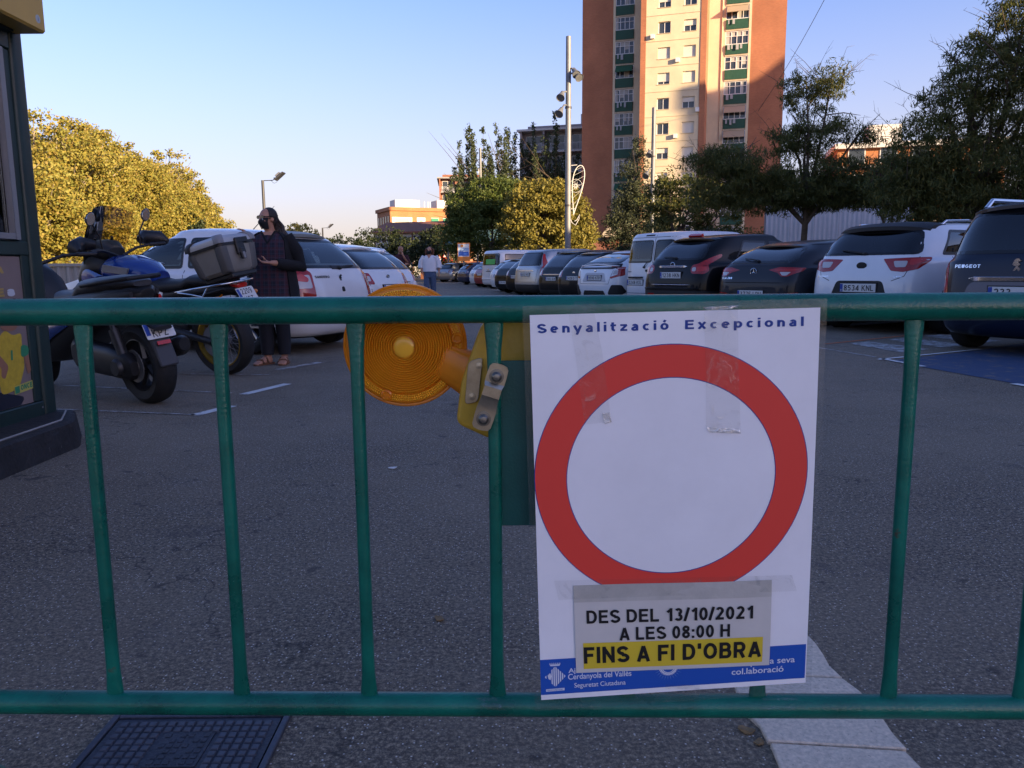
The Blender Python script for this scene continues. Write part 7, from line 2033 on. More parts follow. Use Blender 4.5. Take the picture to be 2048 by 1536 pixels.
for s_ in (-1, 1):
    MB().loft([ell((s_ * x, y, z), (1, 0, 0), (0, 0, 1), .015, b, 10) for x, y, z, b in ((.10, -.36, .83, .02), (.165, -.15, .80, .045), (.20, .15, .74, .055), (.215, .42, .66, .03))]).build('side_trim', M_GREYPL if False else M_SEATV, sc, smooth=50)
    MB().loft([ell((s_ * x, y, z), (1, 0, 0), (0, 0, 1), .012, b, 10) for x, y, z, b in ((.095, -.39, .79, .02), (.150, -.24, .77, .03), (.178, -.08, .735, .022))]).build('tail_light', T_RED2, sc, smooth=50)
    MB().loft([ell((s_ * x, y, z), (1, 0, 0), (0, 0, 1), .014, b, 10) for x, y, z, b in ((.225, .40, .62, .03), (.245, .62, .56, .06), (.245, .80, .46, .05))]).build('side_panel', M_BIKEB, sc, smooth=50)
    MB().tube([(0, 1.12, 1.05), (s_ * .18, 1.08, 1.10), (s_ * .26, 1.02, 1.10)], .014, 8).tube([(s_ * .26, 1.02, 1.10), (s_ * .40, .97, 1.09)], .019, 8).build('handlebar', M_SEATV, sc, smooth=50)
    MB().tube([(s_ * .09, -.34, .70), (s_ * .18, -.37, .70)], .01, 6).ellipsoid((s_ * .20, -.38, .70), (.045, .025, .022), 10, 6).build('turn_signal', T_ORANGE, sc, smooth=60)
MB().tube([(-.20, .12, .90), (-.215, -.15, .925), (-.12, -.38, .945), (.12, -.38, .945), (.215, -.15, .925), (.20, .12, .90)], .016, 8).build('grab_rail', M_SEATV, sc, smooth=50)
MB().prism([(-.30, .74), (-.36, .74), (-.50, .42), (-.54, .31), (-.52, .30), (-.46, .42)], lambda u, v: (-.07, u, v), lambda u, v: (.07, u, v)).build('rear_flap', mat('grey_flap', (.045, .045, .05), .55), sc, bevel=.008)
bike_plate(sc, (0, -.455, .585), .22, .17, R(-24), ['3052', 'KPZ'])
MB().box((0, -.50, .475), (.10, .012, .028), Matrix.Rotation(R(-24), 3, 'X')).build('reflector', T_RED2, sc)
MB().tube([(-.10, .42, .28), (-.16, .40, .02)], .016, 8).tube([(.10, .42, .28), (.16, .40, .02)], .016, 8).build('centre_stand', M_ENG, sc)
MB().loft(loftY([(1.42, 0, .52, .07, .03), (1.62, 0, .63, .08, .03), (1.78, 0, .56, .07, .02)], 12)).build('front_mudguard', M_BLKPL, sc, smooth=50)
for s_ in (-1, 1): MB().tube([(s_ * .08, 1.40, .75), (s_ * .08, 1.50, .31)], .024, 8).build('fork_leg', M_ENG, sc, smooth=50)

for o in sc.children:
    if o.name.split('.')[0] in ('transmission_case', 'clutch_cover', 'hub_cover', 'shock_absorber', 'muffler', 'mudguard') or (o.name.startswith('wheel') and o.data.vertices[0].co.y < .7): o.location.y = -.22
# ---------------------------------------------------------------- lottery kiosk, left edge
M_KG = mat('dark_green_kiosk_paint', (.012, .032, .030), .42, noise=(5, .3), bump=(120, .06))
M_KG2 = mat('dark_green_kiosk_panel', (.010, .026, .026), .45, noise=(4, .3))
kx, ky0, ky1 = -2.72, 2.3, 4.545
kt = thing('kiosk', 'dark green lottery kiosk with yellow sign box and framed window at the left edge', 'kiosk', (0, 0, 0))
MB().bx(kx - 1.7, kx - .06, ky0, ky1 - .06, .10, 2.55).build('wall', M_KG2, kt)
MB().prism(roundpoly([(kx - .10, ky1 - .11), (kx, ky1 - .11), (kx, ky1), (kx - .10, ky1)], .03, 4), lambda u, v: (u, v, .10), lambda u, v: (u, v, 2.32)).build('corner_post', M_KG, kt, smooth=40)
MB().bx(kx - .05, kx - .008, ky0, ky1 - .112, .10, .235).build('skirting', M_KG, kt, bevel=.006)
MB().bx(kx - .055, kx - .014, ky0, ky1 - .112, 1.068, 1.148).build('rail_panel', M_KG, kt, bevel=.006)
MB().bx(kx - .055, kx - .012, ky0, ky1 - .112, 2.18, 2.30).build('rail_panel', M_KG, kt, bevel=.006)
MB().bx(kx - .057, kx - .02, ky1 - .18, ky1 - .112, .237, 2.178).build('stile', M_KG, kt, bevel=.004)
for z in (.20, .70): MB().lathe([(.006, 0), (.0001, .003)], (kx - .005, ky1 - .14, z), (1, 0, 0), 10).build('screw', M_GREYPL, kt)
# framed window with notices behind the glass
M_ALF = mat('grey_aluminium_frame', (.26, .26, .27), .45, metal=.3, noise=(6, .1))
w = MB()
y0, y1, z0, z1 = 2.95, 4.362, 1.152, 2.175
w.bx(kx - .05, kx - .004, y1 - .045, y1, z0, z1).bx(kx - .05, kx - .004, y0, y0 + .035, z0, z1).bx(kx - .05, kx - .004, y0 + .035, y1 - .045, z1 - .035, z1).bx(kx - .05, kx - .004, y0 + .035, y1 - .045, z0, z0 + .035)
wf = w.build('window_frame', M_ALF, kt, bevel=.003)
MB().bx(kx - .04, kx - .036, y0 + .036, y1 - .058, z0 + .036, z1 - .036).build('window_glass', glassy('kiosk_glass', (.8, .86, .85), .9, spec=.9), wf)
MB().bx(kx - .058, kx - .048, y0 + .036, y1 - .058, z0 + .036, z1 - .036).build('window_backing', mat('pale_reflection_colour', (.36, .42, .44), .7, noise=(5, .35)), wf)  # pale colour stands in for the reflection in the glass
MB().bx(kx - .044, kx - .0405, y1 - .070, y1 - .046, z0 + .036, z1 - .036).build('black_gasket', M_SEAL, wf)
def flatp(name, a0, a1, b0, b1, m, x=kx - .0455, parent=None):
    return MB().bx(x - .001, x, a0, a1, b0, b1).build(name, m, parent or kt)
def sidetext(txt, ya, yb_, z, cap, m, x, parent, t=.2):
    vs, fs = letters(txt, yb_ - ya, cap, t, .12)
    return MB().add([(x, ya + a, z + b) for a, b in vs], fs).build('lettering', m, parent)
n1 = flatp('notice', 3.70, 4.225, 1.20, 1.46, mat('pale_notice', (.45, .52, .50), .6), parent=wf)
sidetext('COMPTEM AMB TU', 3.80, 4.22, 1.415, .022, M_BLACK, kx - .0448, n1)
for i in range(4): flatp('notice_line', 4.05, 4.24 - .03 * (i % 2), 1.37 - i * .025, 1.376 - i * .025, M_BLACK, kx - .0447, n1)
o = MB(); o.prism(roundpoly([(3.80, 1.20), (4.04, 1.20), (4.0, 1.36), (3.93, 1.44), (3.86, 1.36)], .03, 3), lambda u, v: (kx - .0448, u, v), lambda u, v: (kx - .0445, u, v)).build('printed_figure', M_BLACK, n1)
flatp('notice', 3.2, 4.25, 1.52, 1.70, mat('grey_blind', (.16, .17, .17), .7, noise=(3, .3)), parent=wf)
# poster panel below: brown ground, two people in yellow shirts, headline, logo
px_ = kx - .030
pt = thing('poster', 'brown advertising poster of two people in yellow shirts on the kiosk side', 'poster', (0, 0, 0))
MB().bx(px_ - .012, px_, 3.0, 4.365, .238, 1.062).build('poster_board', mat('poster_brown', (.22, .165, .155), .45, noise=(14, .06)), pt)
DY = .115
ZM = lambda v: max(.2395, .30 + (v - .42) * .84)
def pr(name, pts, m, d, r=.02):
    return MB().prism(roundpoly(pts, r, 3), lambda u, v: (px_ + d, u + DY, ZM(v)), lambda u, v: (px_ + d + .0006, u + DY, ZM(v))).build(name, m, pt)
M_PYEL = mat('poster_yellow', (.55, .38, .035), .45, noise=(24, .22)); M_PSKIN = mat('poster_skin', (.30, .14, .085), .5, noise=(20, .15)); M_PDARK = mat('poster_dark', (.012, .014, .028), .45); M_PGRN = mat('poster_green', (.03, .22, .10), .5); M_PGOLD = mat('poster_gold', (.42, .29, .09), .4)
pr('dark_base', [(3.0, .240), (4.13, .240), (4.17, .40), (3.95, .47), (3.0, .43)], M_PDARK, .0006)
pr('yellow_shirt', [(3.62, .42), (3.94, .40), (3.98, .56), (3.95, .72), (3.92, .82), (3.80, .86), (3.66, .84), (3.58, .7)], M_PYEL, .0014, .05)
pr('yellow_shirt', [(3.98, .44), (4.13, .46), (4.20, .60), (4.19, .74), (4.20, .83), (4.12, .81), (4.06, .86), (3.99, .80), (3.96, .70)], M_PYEL, .0022, .04)
for a, b in ((3.78, .90), (4.10, .905)): pr('head', [(a - .07, b - .06), (a + .07, b - .06), (a + .08, b + .05), (a + .04, b + .11), (a - .04, b + .11), (a - .08, b + .05)], M_PSKIN, .0028, .05); pr('hair', [(a - .085, b + .05), (a + .085, b + .05), (a + .06, b + .13), (a - .06, b + .13)], M_PDARK, .0034, .04)
pr('arm', [(3.92, .68), (3.97, .73), (4.06, .62), (4.02, .54), (3.99, .56), (4.0, .62)], M_PSKIN, .0036, .02)
pr('arm', [(4.20, .66), (4.24, .68), (4.25, .56), (4.22, .54)], M_PSKIN, .0036, .015)
pr('green_mark', [(4.17, .66), (4.24, .67), (4.25, .73), (4.18, .75)], M_PGRN, .0042, .03)
pr('shirt_number', [(4.085, .655), (4.10, .655), (4.105, .72), (4.09, .72)], M_PGRN, .0036, .002)
pr('shirt_badge', [(3.86, .70), (3.92, .70), (3.92, .74), (3.86, .74)], mat('poster_teal', (.03, .2, .25), .5), .0030, .02)
for tx, a, b, z, h_, m_ in (('DIA', 4.02, 4.19, .970, .038, M_PGOLD), ('ES', 4.02, 4.13, .912, .036, M_PGOLD)):
    sidetext(tx, a + .03, b + .03, z, h_, m_, px_ + .0012, pt, .26)
sidetext('ION', 3.93, 4.12, .845, .046, mat('poster_white', (.52, .54, .58), .5), px_ + .0044, pt, .26); sidetext('E', 4.14, 4.20, .845, .046, M_PGOLD, px_ + .0044, pt, .26); sidetext('S', 4.225, 4.29, .845, .040, mat('poster_white', (.52, .54, .58), .5), px_ + .0044, pt, .24)
DY = .055; ZM = lambda v: v
pr('logo_plate', [(4.145, .305), (4.315, .318), (4.315, .365), (4.145, .352)], mat('logo_yellow', (.50, .44, .10), .5), .0046, .003)
pr('logo_green', [(4.15, .309), (4.190, .312), (4.190, .350), (4.15, .347)], M_PGRN, .0054, .003)
vs, fs = letters('ONCE', .105, .030, .24, .12)
MB().add([(px_ + .0062, 4.255 + a, .322 + b + a * .06) for a, b in vs], fs).build('logo_lettering', M_PGRN, pt)
# yellow sign box jutting out on top
sb = MB().bx(-3.9, -2.56, 2.2, 4.50, 2.275, 2.72).build('sign_box', mat('yellow_sign_box', (.52, .33, .07), .45, noise=(2, .12)), kt, bevel=.012)
for a, b, z in ((3.62, 4.30, 2.42),):
    vs, fs = letters('ONCE', b - a, .20, .2, .12)
    MB().add([(-2.5585, a + u, z + v) for u, v in vs], fs).build('box_lettering', mat('sign_green', (.02, .20, .07), .5), kt)
MB().lathe([(.022, 0), (.0001, .001)], (-2.5595, 4.43, 2.335), (1, 0, 0), 18).build('round_sticker', mat('pale_sticker', (.40, .45, .45), .5), kt)
vs, fs = letters('i', None, .02, .22); MB().add([(-2.5580, 4.428 + u, 2.325 + v) for u, v in vs], fs).build('sticker_mark', M_EUBLUE, kt)
MB().bx(-3.9, -2.68, 2.2, 4.40, 2.262, 2.273).build('soffit', M_KG2, kt)
# plinth
pl = MB().prism(roundpoly([(-4.6, 2.0), (-2.41, 2.0), (-2.435, 4.25), (-2.62, 4.60), (-4.6, 4.62)], .05, 3), lambda u, v: (u, v, -.02), lambda u, v: (u + (.02 if u > -3 else 0) * -1, v - (.015 if v > 4 else 0), .155)).build('plinth', mat('dirty_dark_concrete', (.020, .020, .022), .8, noise=(7, .5), bump=(30, .5), wear=(9, .66, (.10, .10, .10))), kt, bevel=.012)
MB().tube([(-2.50, 2.0, .158), (-2.515, 4.22, .158), (-2.66, 4.52, .158)], .006, 5).build('mortar_line', M_CONC, kt)
# ---------------------------------------------------------------- people
M_SKIN = mat('skin', (.40, .20, .13), .5, noise=(30, .08), sub=.0)
M_SKIN2 = mat('tanned_skin', (.30, .145, .09), .5, noise=(30, .08))
M_HAIRD = mat('dark_hair', (.018, .012, .010), .5, noise=(60, .4), bump=(120, .5))
M_HAIRA = mat('auburn_hair', (.13, .048, .024), .55, noise=(40, .4), bump=(90, .6))
M_MASK = mat('black_mask_cloth', (.008, .009, .012), .8)
M_DENIM = mat('blue_denim', (.060, .095, .17), .85, noise=(22, .3), bump=(160, .2))
M_DARKTR = mat('dark_trousers', (.008, .009, .014), .85)
M_CARD = mat('black_knit', (.007, .007, .009), .9, bump=(140, .3))
M_WHITEC = mat('white_cotton', (.60, .60, .64), .85, noise=(9, .06), bump=(14, .25))
M_MAROON = mat('maroon_cotton', (.045, .012, .018), .85, noise=(9, .2), bump=(14, .25))
M_LEATH = mat('tan_sandal_leather', (.13, .055, .025), .6)
def plaid():
    m = bpy.data.materials.new('dark_plaid_cloth'); m.use_nodes = True
    t = m.node_tree; b = t.nodes['Principled BSDF']; L = t.links.new
    tc = t.nodes.new('ShaderNodeTexCoord'); sp = t.nodes.new('ShaderNodeSeparateXYZ'); L(tc.outputs['Object'], sp.inputs[0])
    def band(src, f, lo):
        m1 = t.nodes.new('ShaderNodeMath'); m1.operation = 'MULTIPLY'; m1.inputs[1].default_value = f; L(src, m1.inputs[0])
        m2 = t.nodes.new('ShaderNodeMath'); m2.operation = 'SINE'; L(m1.outputs[0], m2.inputs[0])
        m3 = t.nodes.new('ShaderNodeMapRange'); m3.inputs[1].default_value = lo; m3.inputs[2].default_value = lo + .25; L(m2.outputs[0], m3.inputs[0]); return m3.outputs[0]
    def mix(f, a, c, fac=.6):
        n = t.nodes.new('ShaderNodeMix'); n.data_type = 'RGBA'
        mm = t.nodes.new('ShaderNodeMath'); mm.operation = 'MULTIPLY'; mm.inputs[1].default_value = fac; L(f, mm.inputs[0]); L(mm.outputs[0], n.inputs[0])
        if isinstance(a, tuple): n.inputs[6].default_value = (*a, 1)
        else: L(a, n.inputs[6])
        n.inputs[7].default_value = (*c, 1); return n.outputs[2]
    c = mix(band(sp.outputs[0], 80, .2), (.008, .009, .020), (.060, .012, .020))
    c = mix(band(sp.outputs[2], 80, .2), c, (.055, .012, .020), .5)
    c = mix(band(sp.outputs[0], 160, .75), c, (.03, .04, .07), .5); c = mix(band(sp.outputs[2], 160, .75), c, (.03, .04, .07), .5)
    L(c, b.inputs['Base Color']); b.inputs['Roughness'].default_value = .9
    return m
M_PLAID = plaid()

def fuse(mb, name, m, parent, vox=.011, smooth_it=6):
    """grow one continuous skin over overlapping shapes"""
    me = mb.mesh(name, m)
    o = link('tmp', me)
    md = o.modifiers.new('r', 'REMESH'); md.mode = 'VOXEL'; md.voxel_size = vox; md.use_smooth_shade = True
    ms = o.modifiers.new('s', 'SMOOTH'); ms.iterations = smooth_it; ms.factor = .5
    dg = bpy.context.evaluated_depsgraph_get(); dg.update()
    me2 = bpy.data.meshes.new_from_object(o.evaluated_get(dg))
    bpy.data.objects.remove(o)
    me2.name = name; me2.materials.clear(); me2.materials.append(m)
    me2.polygons.foreach_set('use_smooth', [True] * len(me2.polygons))
    return link(name, me2, parent)
def limb(mb, pts, rs, n=12): return mb.tube(pts, rs, n)
def hand(mb, wrist, d, palm_n, curl=.5, s=1., side=1):
    """palm, four bent fingers of unequal length and a thumb from the side of the palm; d = towards the fingertips, palm_n = out of the palm"""
    w = Vector(wrist); d = Vector(d).normalized(); pn = Vector(palm_n); pn = (pn - d * pn.dot(d)).normalized(); x = d.cross(pn) * side
    mb.loft([ell(w + d * t_ * s, x, pn, a * s, b * s, 12, 2.6) for t_, a, b in ((-.01, .024, .018), (.02, .030, .016), (.05, .038, .015), (.085, .040, .014), (.095, .034, .011))])
    for k, (off, L_) in enumerate(((-.030, .062), (-.010, .074), (.010, .070), (.029, .056))):
        p = w + d * .085 * s + x * off * s; dir_ = d.copy(); pts = [p - d * .012 * s, p]
        for j in range(3):
            a = curl * (.35 + .45 * j)
            dir_ = (d * math.cos(a) + pn * math.sin(a)); p = p + dir_ * L_ * s * (.42, .33, .25)[j]; pts.append(p)
        mb.tube(pts, [.0095 * s, .0095 * s, .0088 * s, .008 * s, .0062 * s], 8)
    p = w + d * .025 * s - x * .030 * s
    mb.tube([p, p - x * .022 * s + d * .025 * s + pn * .012 * s, p - x * .026 * s + d * .052 * s + pn * .024 * s * (1 + curl), p - x * .018 * s + d * .074 * s + pn * .030 * s * (1 + curl)], [.014 * s, .012 * s, .0095 * s, .007 * s], 8)
def head(mb, c, f, h=.225):
    """skull, jaw, nose, ears; c = centre, f = facing direction"""
    c = Vector(c); f = Vector(f).normalized(); up_ = Vector((0, 0, 1)); s_ = f.cross(up_).normalized(); u = s_.cross(f)
    Rm = Matrix((s_, f, u)).transposed(); k = h / .225
    P = lambda x, y, z: c + Rm @ Vector((x * k, y * k, z * k))
    mb.ellipsoid(P(0, -.012, .025), (.074 * k, .094 * k, .088 * k), 20, 14, Rm)
    mb.ellipsoid(P(0, .018, -.035), (.060 * k, .070 * k, .078 * k), 18, 12, Rm)
    mb.ellipsoid(P(0, .060, -.085), (.028 * k, .026 * k, .024 * k), 12, 8, Rm)
    mb.loft([ell(P(0, .080, .020), s_, u, .008 * k, .012 * k, 8), ell(P(0, .096, -.008), s_, u, .012 * k, .012 * k, 8), ell(P(0, .102, -.022), s_, u, .014 * k, .010 * k, 8), ell(P(0, .078, -.032), s_, u, .014 * k, .008 * k, 8)])
    for e in (-1, 1):
        mb.ellipsoid(P(e * .076, -.012, -.010), (.010 * k, .020 * k, .032 * k), 10, 8, Rm)
        mb.ellipsoid(P(e * .030, .078, .030), (.026 * k, .010 * k, .007 * k), 10, 6, Rm)
        mb.ellipsoid(P(e * .040, .060, -.030), (.022 * k, .02 * k, .02 * k), 10, 6, Rm)
    mb.ellipsoid(P(0, .084, -.060), (.022 * k, .010 * k, .006 * k), 10, 6, Rm); mb.ellipsoid(P(0, .083, -.070), (.018 * k, .010 * k, .006 * k), 10, 6, Rm)
    return P, Rm
def eyes(P, Rm, parent, k=1.):
    b = MB()
    for e in (-1, 1): b.ellipsoid(P(e * .030, .080, .012), (.011 * k, .006 * k, .006 * k), 10, 6, Rm)
    b.build('eyes', mat('eye_dark', (.02, .015, .012), .2), parent, smooth=60)
def torso(mb, secs, n=20, p=2.4): return mb.loft([ell((x, y, z), (1, 0, 0), (0, 1, 0), a, b, n, p) for z, x, y, a, b in secs])
def foot(mb, a, d, L_=.245):
    a = Vector(a); d = Vector(d).normalized(); s_ = d.cross(Vector((0, 0, 1)))
    mb.loft([ell(a + d * t_ + Vector((0, 0, z)), s_, (0, 0, 1), w, h_, 12, 2.6) for t_, z, w, h_ in ((-.055, .035, .022, .03), (-.03, .045, .033, .045), (.03, .045, .036, .045), (.09, .033, .042, .030), (.15, .022, .046, .020), (.185, .017, .036, .014), (.195, .015, .02, .01))])
    for k in range(5):
        q = a + d * (.178 - .010 * abs(k - 1) * (1 if k else 0)) + s_ * (-.036 + k * .018)
        mb.ellipsoid(q + d * .012 + Vector((0, 0, .014)), (.010, .018, .011), 8, 6, Matrix((s_, d, Vector((0, 0, 1)))).transposed())

# --- person with the phone behind the top case
p1 = thing('person', 'person in dark plaid tunic, black mask and glasses with long curly ponytail, holding a phone', 'person', (-2.50, 8.12, 0), R(0))
b = MB()
torso(b, [(.80, 0, 0, .15, .11), (.90, 0, 0, .17, .12), (1.0, 0, 0, .15, .11), (1.12, 0, 0, .145, .105), (1.24, 0, .01, .165, .105), (1.32, 0, .015, .155, .085), (1.365, 0, .02, .09, .06)])
limb(b, [(0, .02, 1.33), (0, .01, 1.40), (-.005, 0, 1.46)], [.062, .052, .052])
P, Rm = head(b, (-.012, -.012, 1.508), (-.62, -.78, -.02), .215)
for s_, ft in ((-1, (-.085, -.03)), (1, (.085, .0))):
    limb(b, [(s_ * .085, 0, .86), (s_ * .088, -.01, .62), (s_ * .085, -.012, .46), (ft[0], ft[1] + .03, .30), (ft[0], ft[1] + .03, .06)], [.095, .075, .055, .052, .034])
    foot(b, (ft[0], ft[1] + .02, 0), (-.45 if s_ < 0 else .12, -1, 0))
limb(b, [(-.17, .01, 1.31), (-.235, -.03, 1.20), (-.29, -.10, 1.12), (-.20, -.24, 1.24), (-.095, -.33, 1.325)], [.055, .047, .040, .036, .026])
hand(b, (-.095, -.33, 1.325), (-.55, -.55, .55), (-.5, -.2, -.8), .7, .95, 1)
limb(b, [(.17, .01, 1.31), (.235, .03, 1.17), (.275, .03, 1.03), (.17, -.16, 1.045), (.085, -.27, 1.055)], [.055, .047, .040, .036, .026])
hand(b, (.085, -.27, 1.055), (-.85, -.45, .10), (0, -.2, 1), .9, .95, -1)
fuse(b, 'body', M_SKIN, p1, .008, 4)
# clothes
t_ = MB()
def shell(secs, n=36, p=2.3, wav=0.):
    rings = []
    for i, (z, x, y, a, bb) in enumerate(secs):
        r_ = ell((x, y, z), (1, 0, 0), (0, 1, 0), a, bb, n, p)
        if wav:
            for k, v in enumerate(r_):
                q = 1 + wav * (1.42 - z) * math.sin(k * 2 * PI / n * 7 + z * 3); v.x = x + (v.x - x) * q; v.y = y + (v.y - y) * q
        rings.append(r_)
    return rings
MB().loft(shell([(.52, 0, .0, .26, .175), (.70, 0, 0, .25, .17), (.90, 0, 0, .225, .16), (1.04, 0, 0, .205, .145), (1.16, 0, .0, .20, .14), (1.26, 0, .005, .205, .13), (1.325, 0, .012, .175, .105), (1.36, 0, .02, .115, .078), (1.372, .0, .025, .085, .062)], wav=.05), cap=False).build('tunic', M_PLAID, p1, smooth=60)
MB().prism([(-.055, 1.372), (.060, 1.372), (.012, 1.262)], lambda u, v: (u, -.118 + (v - 1.262) * .52, v), lambda u, v: (u, -.090 + (v - 1.262) * .50, v)).build('neckline', M_SKIN, p1)
MB().tube([(-.068, -.050, 1.378), (-.03, -.094, 1.32), (.012, -.124, 1.252)], .011, 6).tube([(.072, -.050, 1.378), (.045, -.094, 1.32), (.012, -.124, 1.252)], .011, 6).build('collar', M_CARD, p1, smooth=60)
# open cardigan over shoulders and back, with both sleeves
bk = []
for z, a, bb in ((.62, .285, .20), (.80, .275, .195), (1.0, .245, .175), (1.16, .232, .165), (1.28, .225, .15), (1.34, .18, .115), (1.375, .115, .085)):
    ring = []
    for k in range(21):
        q = R(-38) + (PI + R(76)) * k / 20
        ring.append(Vector((math.cos(q) * a, .01 + math.sin(q) * bb, z)))
    bk.append(ring + [v * 1.0 + Vector((-v.x * .06, -v.y * .06, 0)) for v in reversed(ring)])
MB().loft(bk).build('cardigan', M_CARD, p1, smooth=60)
MB().tube([(-.16, .01, 1.325), (-.245, -.03, 1.20), (-.30, -.10, 1.11), (-.215, -.22, 1.22), (-.135, -.30, 1.295)], [.075, .070, .064, .052, .042], 16).build('sleeve', M_CARD, p1, smooth=60)
MB().tube([(.16, .01, 1.325), (.255, .03, 1.17), (.295, .03, 1.02), (.20, -.13, 1.035), (.125, -.225, 1.05)], [.078, .078, .072, .058, .044], 16).build('sleeve', M_CARD, p1, smooth=60)
for s_, ft in ((-1, (-.085, -.03)), (1, (.085, .0))):
    MB().tube([(s_ * .088, 0, .80), (s_ * .09, -.01, .60), (s_ * .088, -.01, .45), (ft[0], ft[1] + .03, .28), (ft[0], ft[1] + .03, .10)], [.11, .092, .076, .072, .062], 16).build('trouser_leg', M_DARKTR, p1, smooth=60)
    d = Vector((-.45 if s_ < 0 else .12, -1, 0)).normalized(); a = Vector((ft[0], ft[1] + .02, 0)); sx_ = d.cross(Vector((0, 0, 1)))
    sn = MB().prism(roundpoly([(-.05, -.07), (.05, -.07), (.055, .12), (.03, .20), (-.035, .20), (-.05, .12)], .03, 3), lambda u, v: a + sx_ * u + d * v + Vector((0, 0, .001)), lambda u, v: a + sx_ * u + d * v + Vector((0, 0, .016)))
    for t2 in (.045, .115): sn.tube([a + d * t2 + sx_ * .05 + Vector((0, 0, .02)), a + d * t2 + sx_ * .03 + Vector((0, 0, .075 - t2 * .2)), a + d * t2 - sx_ * .03 + Vector((0, 0, .075 - t2 * .2)), a + d * t2 - sx_ * .05 + Vector((0, 0, .02))], .012, 6)
    sn.build('sandal', M_LEATH, p1, smooth=50)
# hair pulled back, curly tail over the shoulder
def hairshell(P, Rm, m, parent, k=1., front=.055, low=-.03, name='hair'):
    b_ = MB(); N, Mq = 22, 12; rows = []
    for i in range(Mq):
        th = PI * .5 * i / (Mq - 1)
        row = []
        for j in range(N + 1):
            ph = R(-118) + R(236) * j / N     # 0 = back of the head
            x = math.sin(ph) * math.cos(th); y = -math.cos(ph) * math.cos(th); z = math.sin(th)
            row.append((x, y, z))
        rows.append(row)
    V = [P(x * .081, -.022 + y * .095 + .012 * z, .022 + z * .094) for row in rows for x, y, z in row]
    F = [(i * (N + 1) + j, i * (N + 1) + j + 1, (i + 1) * (N + 1) + j + 1, (i + 1) * (N + 1) + j) for i in range(Mq - 1) for j in range(N)]
    b_.add(V, F)
    b_.ellipsoid(P(0, -.03, .03), (.079 * k, .085 * k, .088 * k), 20, 12, Rm)
    b_.ellipsoid(P(0, -.065, -.02), (.066 * k, .045 * k, .075 * k), 16, 10, Rm)
    return b_
hb = hairshell(P, Rm, M_HAIRD, p1)
rr = random.Random(3)
tail = MB()
for k in range(90):
    s0 = P(rr.uniform(-.05, .05), -.085, rr.uniform(-.06, .05)); u_ = rr.random()
    e = Vector((.055 + .14 * u_ + rr.uniform(-.02, .03), .04 + rr.uniform(-.08, .06), 1.335 - .14 * u_ + rr.uniform(-.07, .05)))
    pts = []
    for j in range(9):
        u = j / 8; c_ = s0.lerp(e, u) + Vector((.02 * math.sin(PI * u), .01 * math.sin(PI * u), 0))
        pts.append(c_ + Vector((math.cos(u * 14 + k), math.sin(u * 14 + k * 2), math.sin(u * 12 + k))) * .009)
    tail.tube(pts, [.009, .012, .013, .013, .012, .011, .010, .007, .003], 5)
tail.build('ponytail', mat('brown_curly_hair', (.040, .024, .016), .5, noise=(50, .5)), p1, smooth=60)
hb.build('hair', M_HAIRD, p1, smooth=60)
def mask(P, parent, k=1.):
    rows = []
    for i in range(9):
        v = i / 8; z = .004 - .112 * v
        row = []
        for j in range(15):
            u = -1 + 2 * j / 14
            out_ = (.112 - .030 * abs(v - .38) * 2.2) * (1 - .62 * abs(u) ** 2.1)
            row.append(P(u * .072 * (1 - .25 * abs(v - .3)), out_ + .0, z - .010 * abs(u) * (v - .5)))
        rows.append(row)
    V = [q for r_ in rows for q in r_]; F = [(i * 15 + j, i * 15 + j + 1, (i + 1) * 15 + j + 1, (i + 1) * 15 + j) for i in range(8) for j in range(14)]
    b_ = MB().add(V, F)
    for e in (-1, 1): b_.tube([P(e * .064, .04, -.005), P(e * .078, .0, .005), P(e * .082, -.02, .0)], .003, 4)
    return b_.build('mask', M_MASK, parent, smooth=60)
mk = mask(P, p1)
MB().ellipsoid(P(-.045, .088, -.012), (.006, .006, .006), 8, 6).build('mask_valve', M_PLATE, mk)
g = MB()
for e in (-1, 1):
    g.loft([[P(e * .034 + math.cos(q) * .031, .087 + dy - abs(math.cos(q)) * .004, .014 + math.sin(q) * .019) for q in (2 * PI * k / 18 for k in range(18))] for dy in (0, .004)])
    g.tube([P(e * .064, .088, .018), P(e * .079, .04, .018), P(e * .082, -.02, .012)], .004, 5)
g.build('glasses', mat('dark_sunglasses', (.006, .005, .005), .08, spec=.8), p1)
ph = thing('phone', 'black phone held in the hand of the plaid tunic person', 'phone', (-2.50 - .035, 8.12 - .315, 1.085), R(38))
MB().box((0, 0, 0), (.15, .072, .009), Matrix.Rotation(R(14), 3, 'X')).build('phone_case', M_MASK, ph, bevel=.004)
MB().box((0, -.0012, .0056), (.142, .065, .0012), Matrix.Rotation(R(14), 3, 'X')).build('screen', mat('dark_screen', (.01, .012, .02), .05, spec=.8), ph)

# --- woman in white walking towards the barrier
p2 = thing('person', 'walking person in loose white top, jeans and black mask with curly auburn hair', 'person', (-2.40, 23.0, 0), R(-6))
b = MB()
torso(b, [(.84, 0, 0, .16, .11), (.95, 0, 0, .165, .115), (1.05, 0, 0, .14, .10), (1.18, 0, 0, .15, .10), (1.30, 0, .0, .165, .10), (1.37, 0, .01, .14, .08), (1.41, 0, .01, .08, .06)], 16)
limb(b, [(0, .01, 1.38), (0, .0, 1.50)], [.055, .05])
P, Rm = head(b, (0, -.02, 1.545), (.0, -1, -.05), .215)
limb(b, [(-.085, 0, .88), (-.09, -.06, .50), (-.09, -.02, .09)], [.09, .062, .04]); foot(b, (-.09, -.03, 0), (0, -1, 0))
limb(b, [(.085, 0, .88), (.08, .02, .50), (.08, .14, .12)], [.09, .062, .04]); foot(b, (.08, .12, .02), (0, -1, -.1))
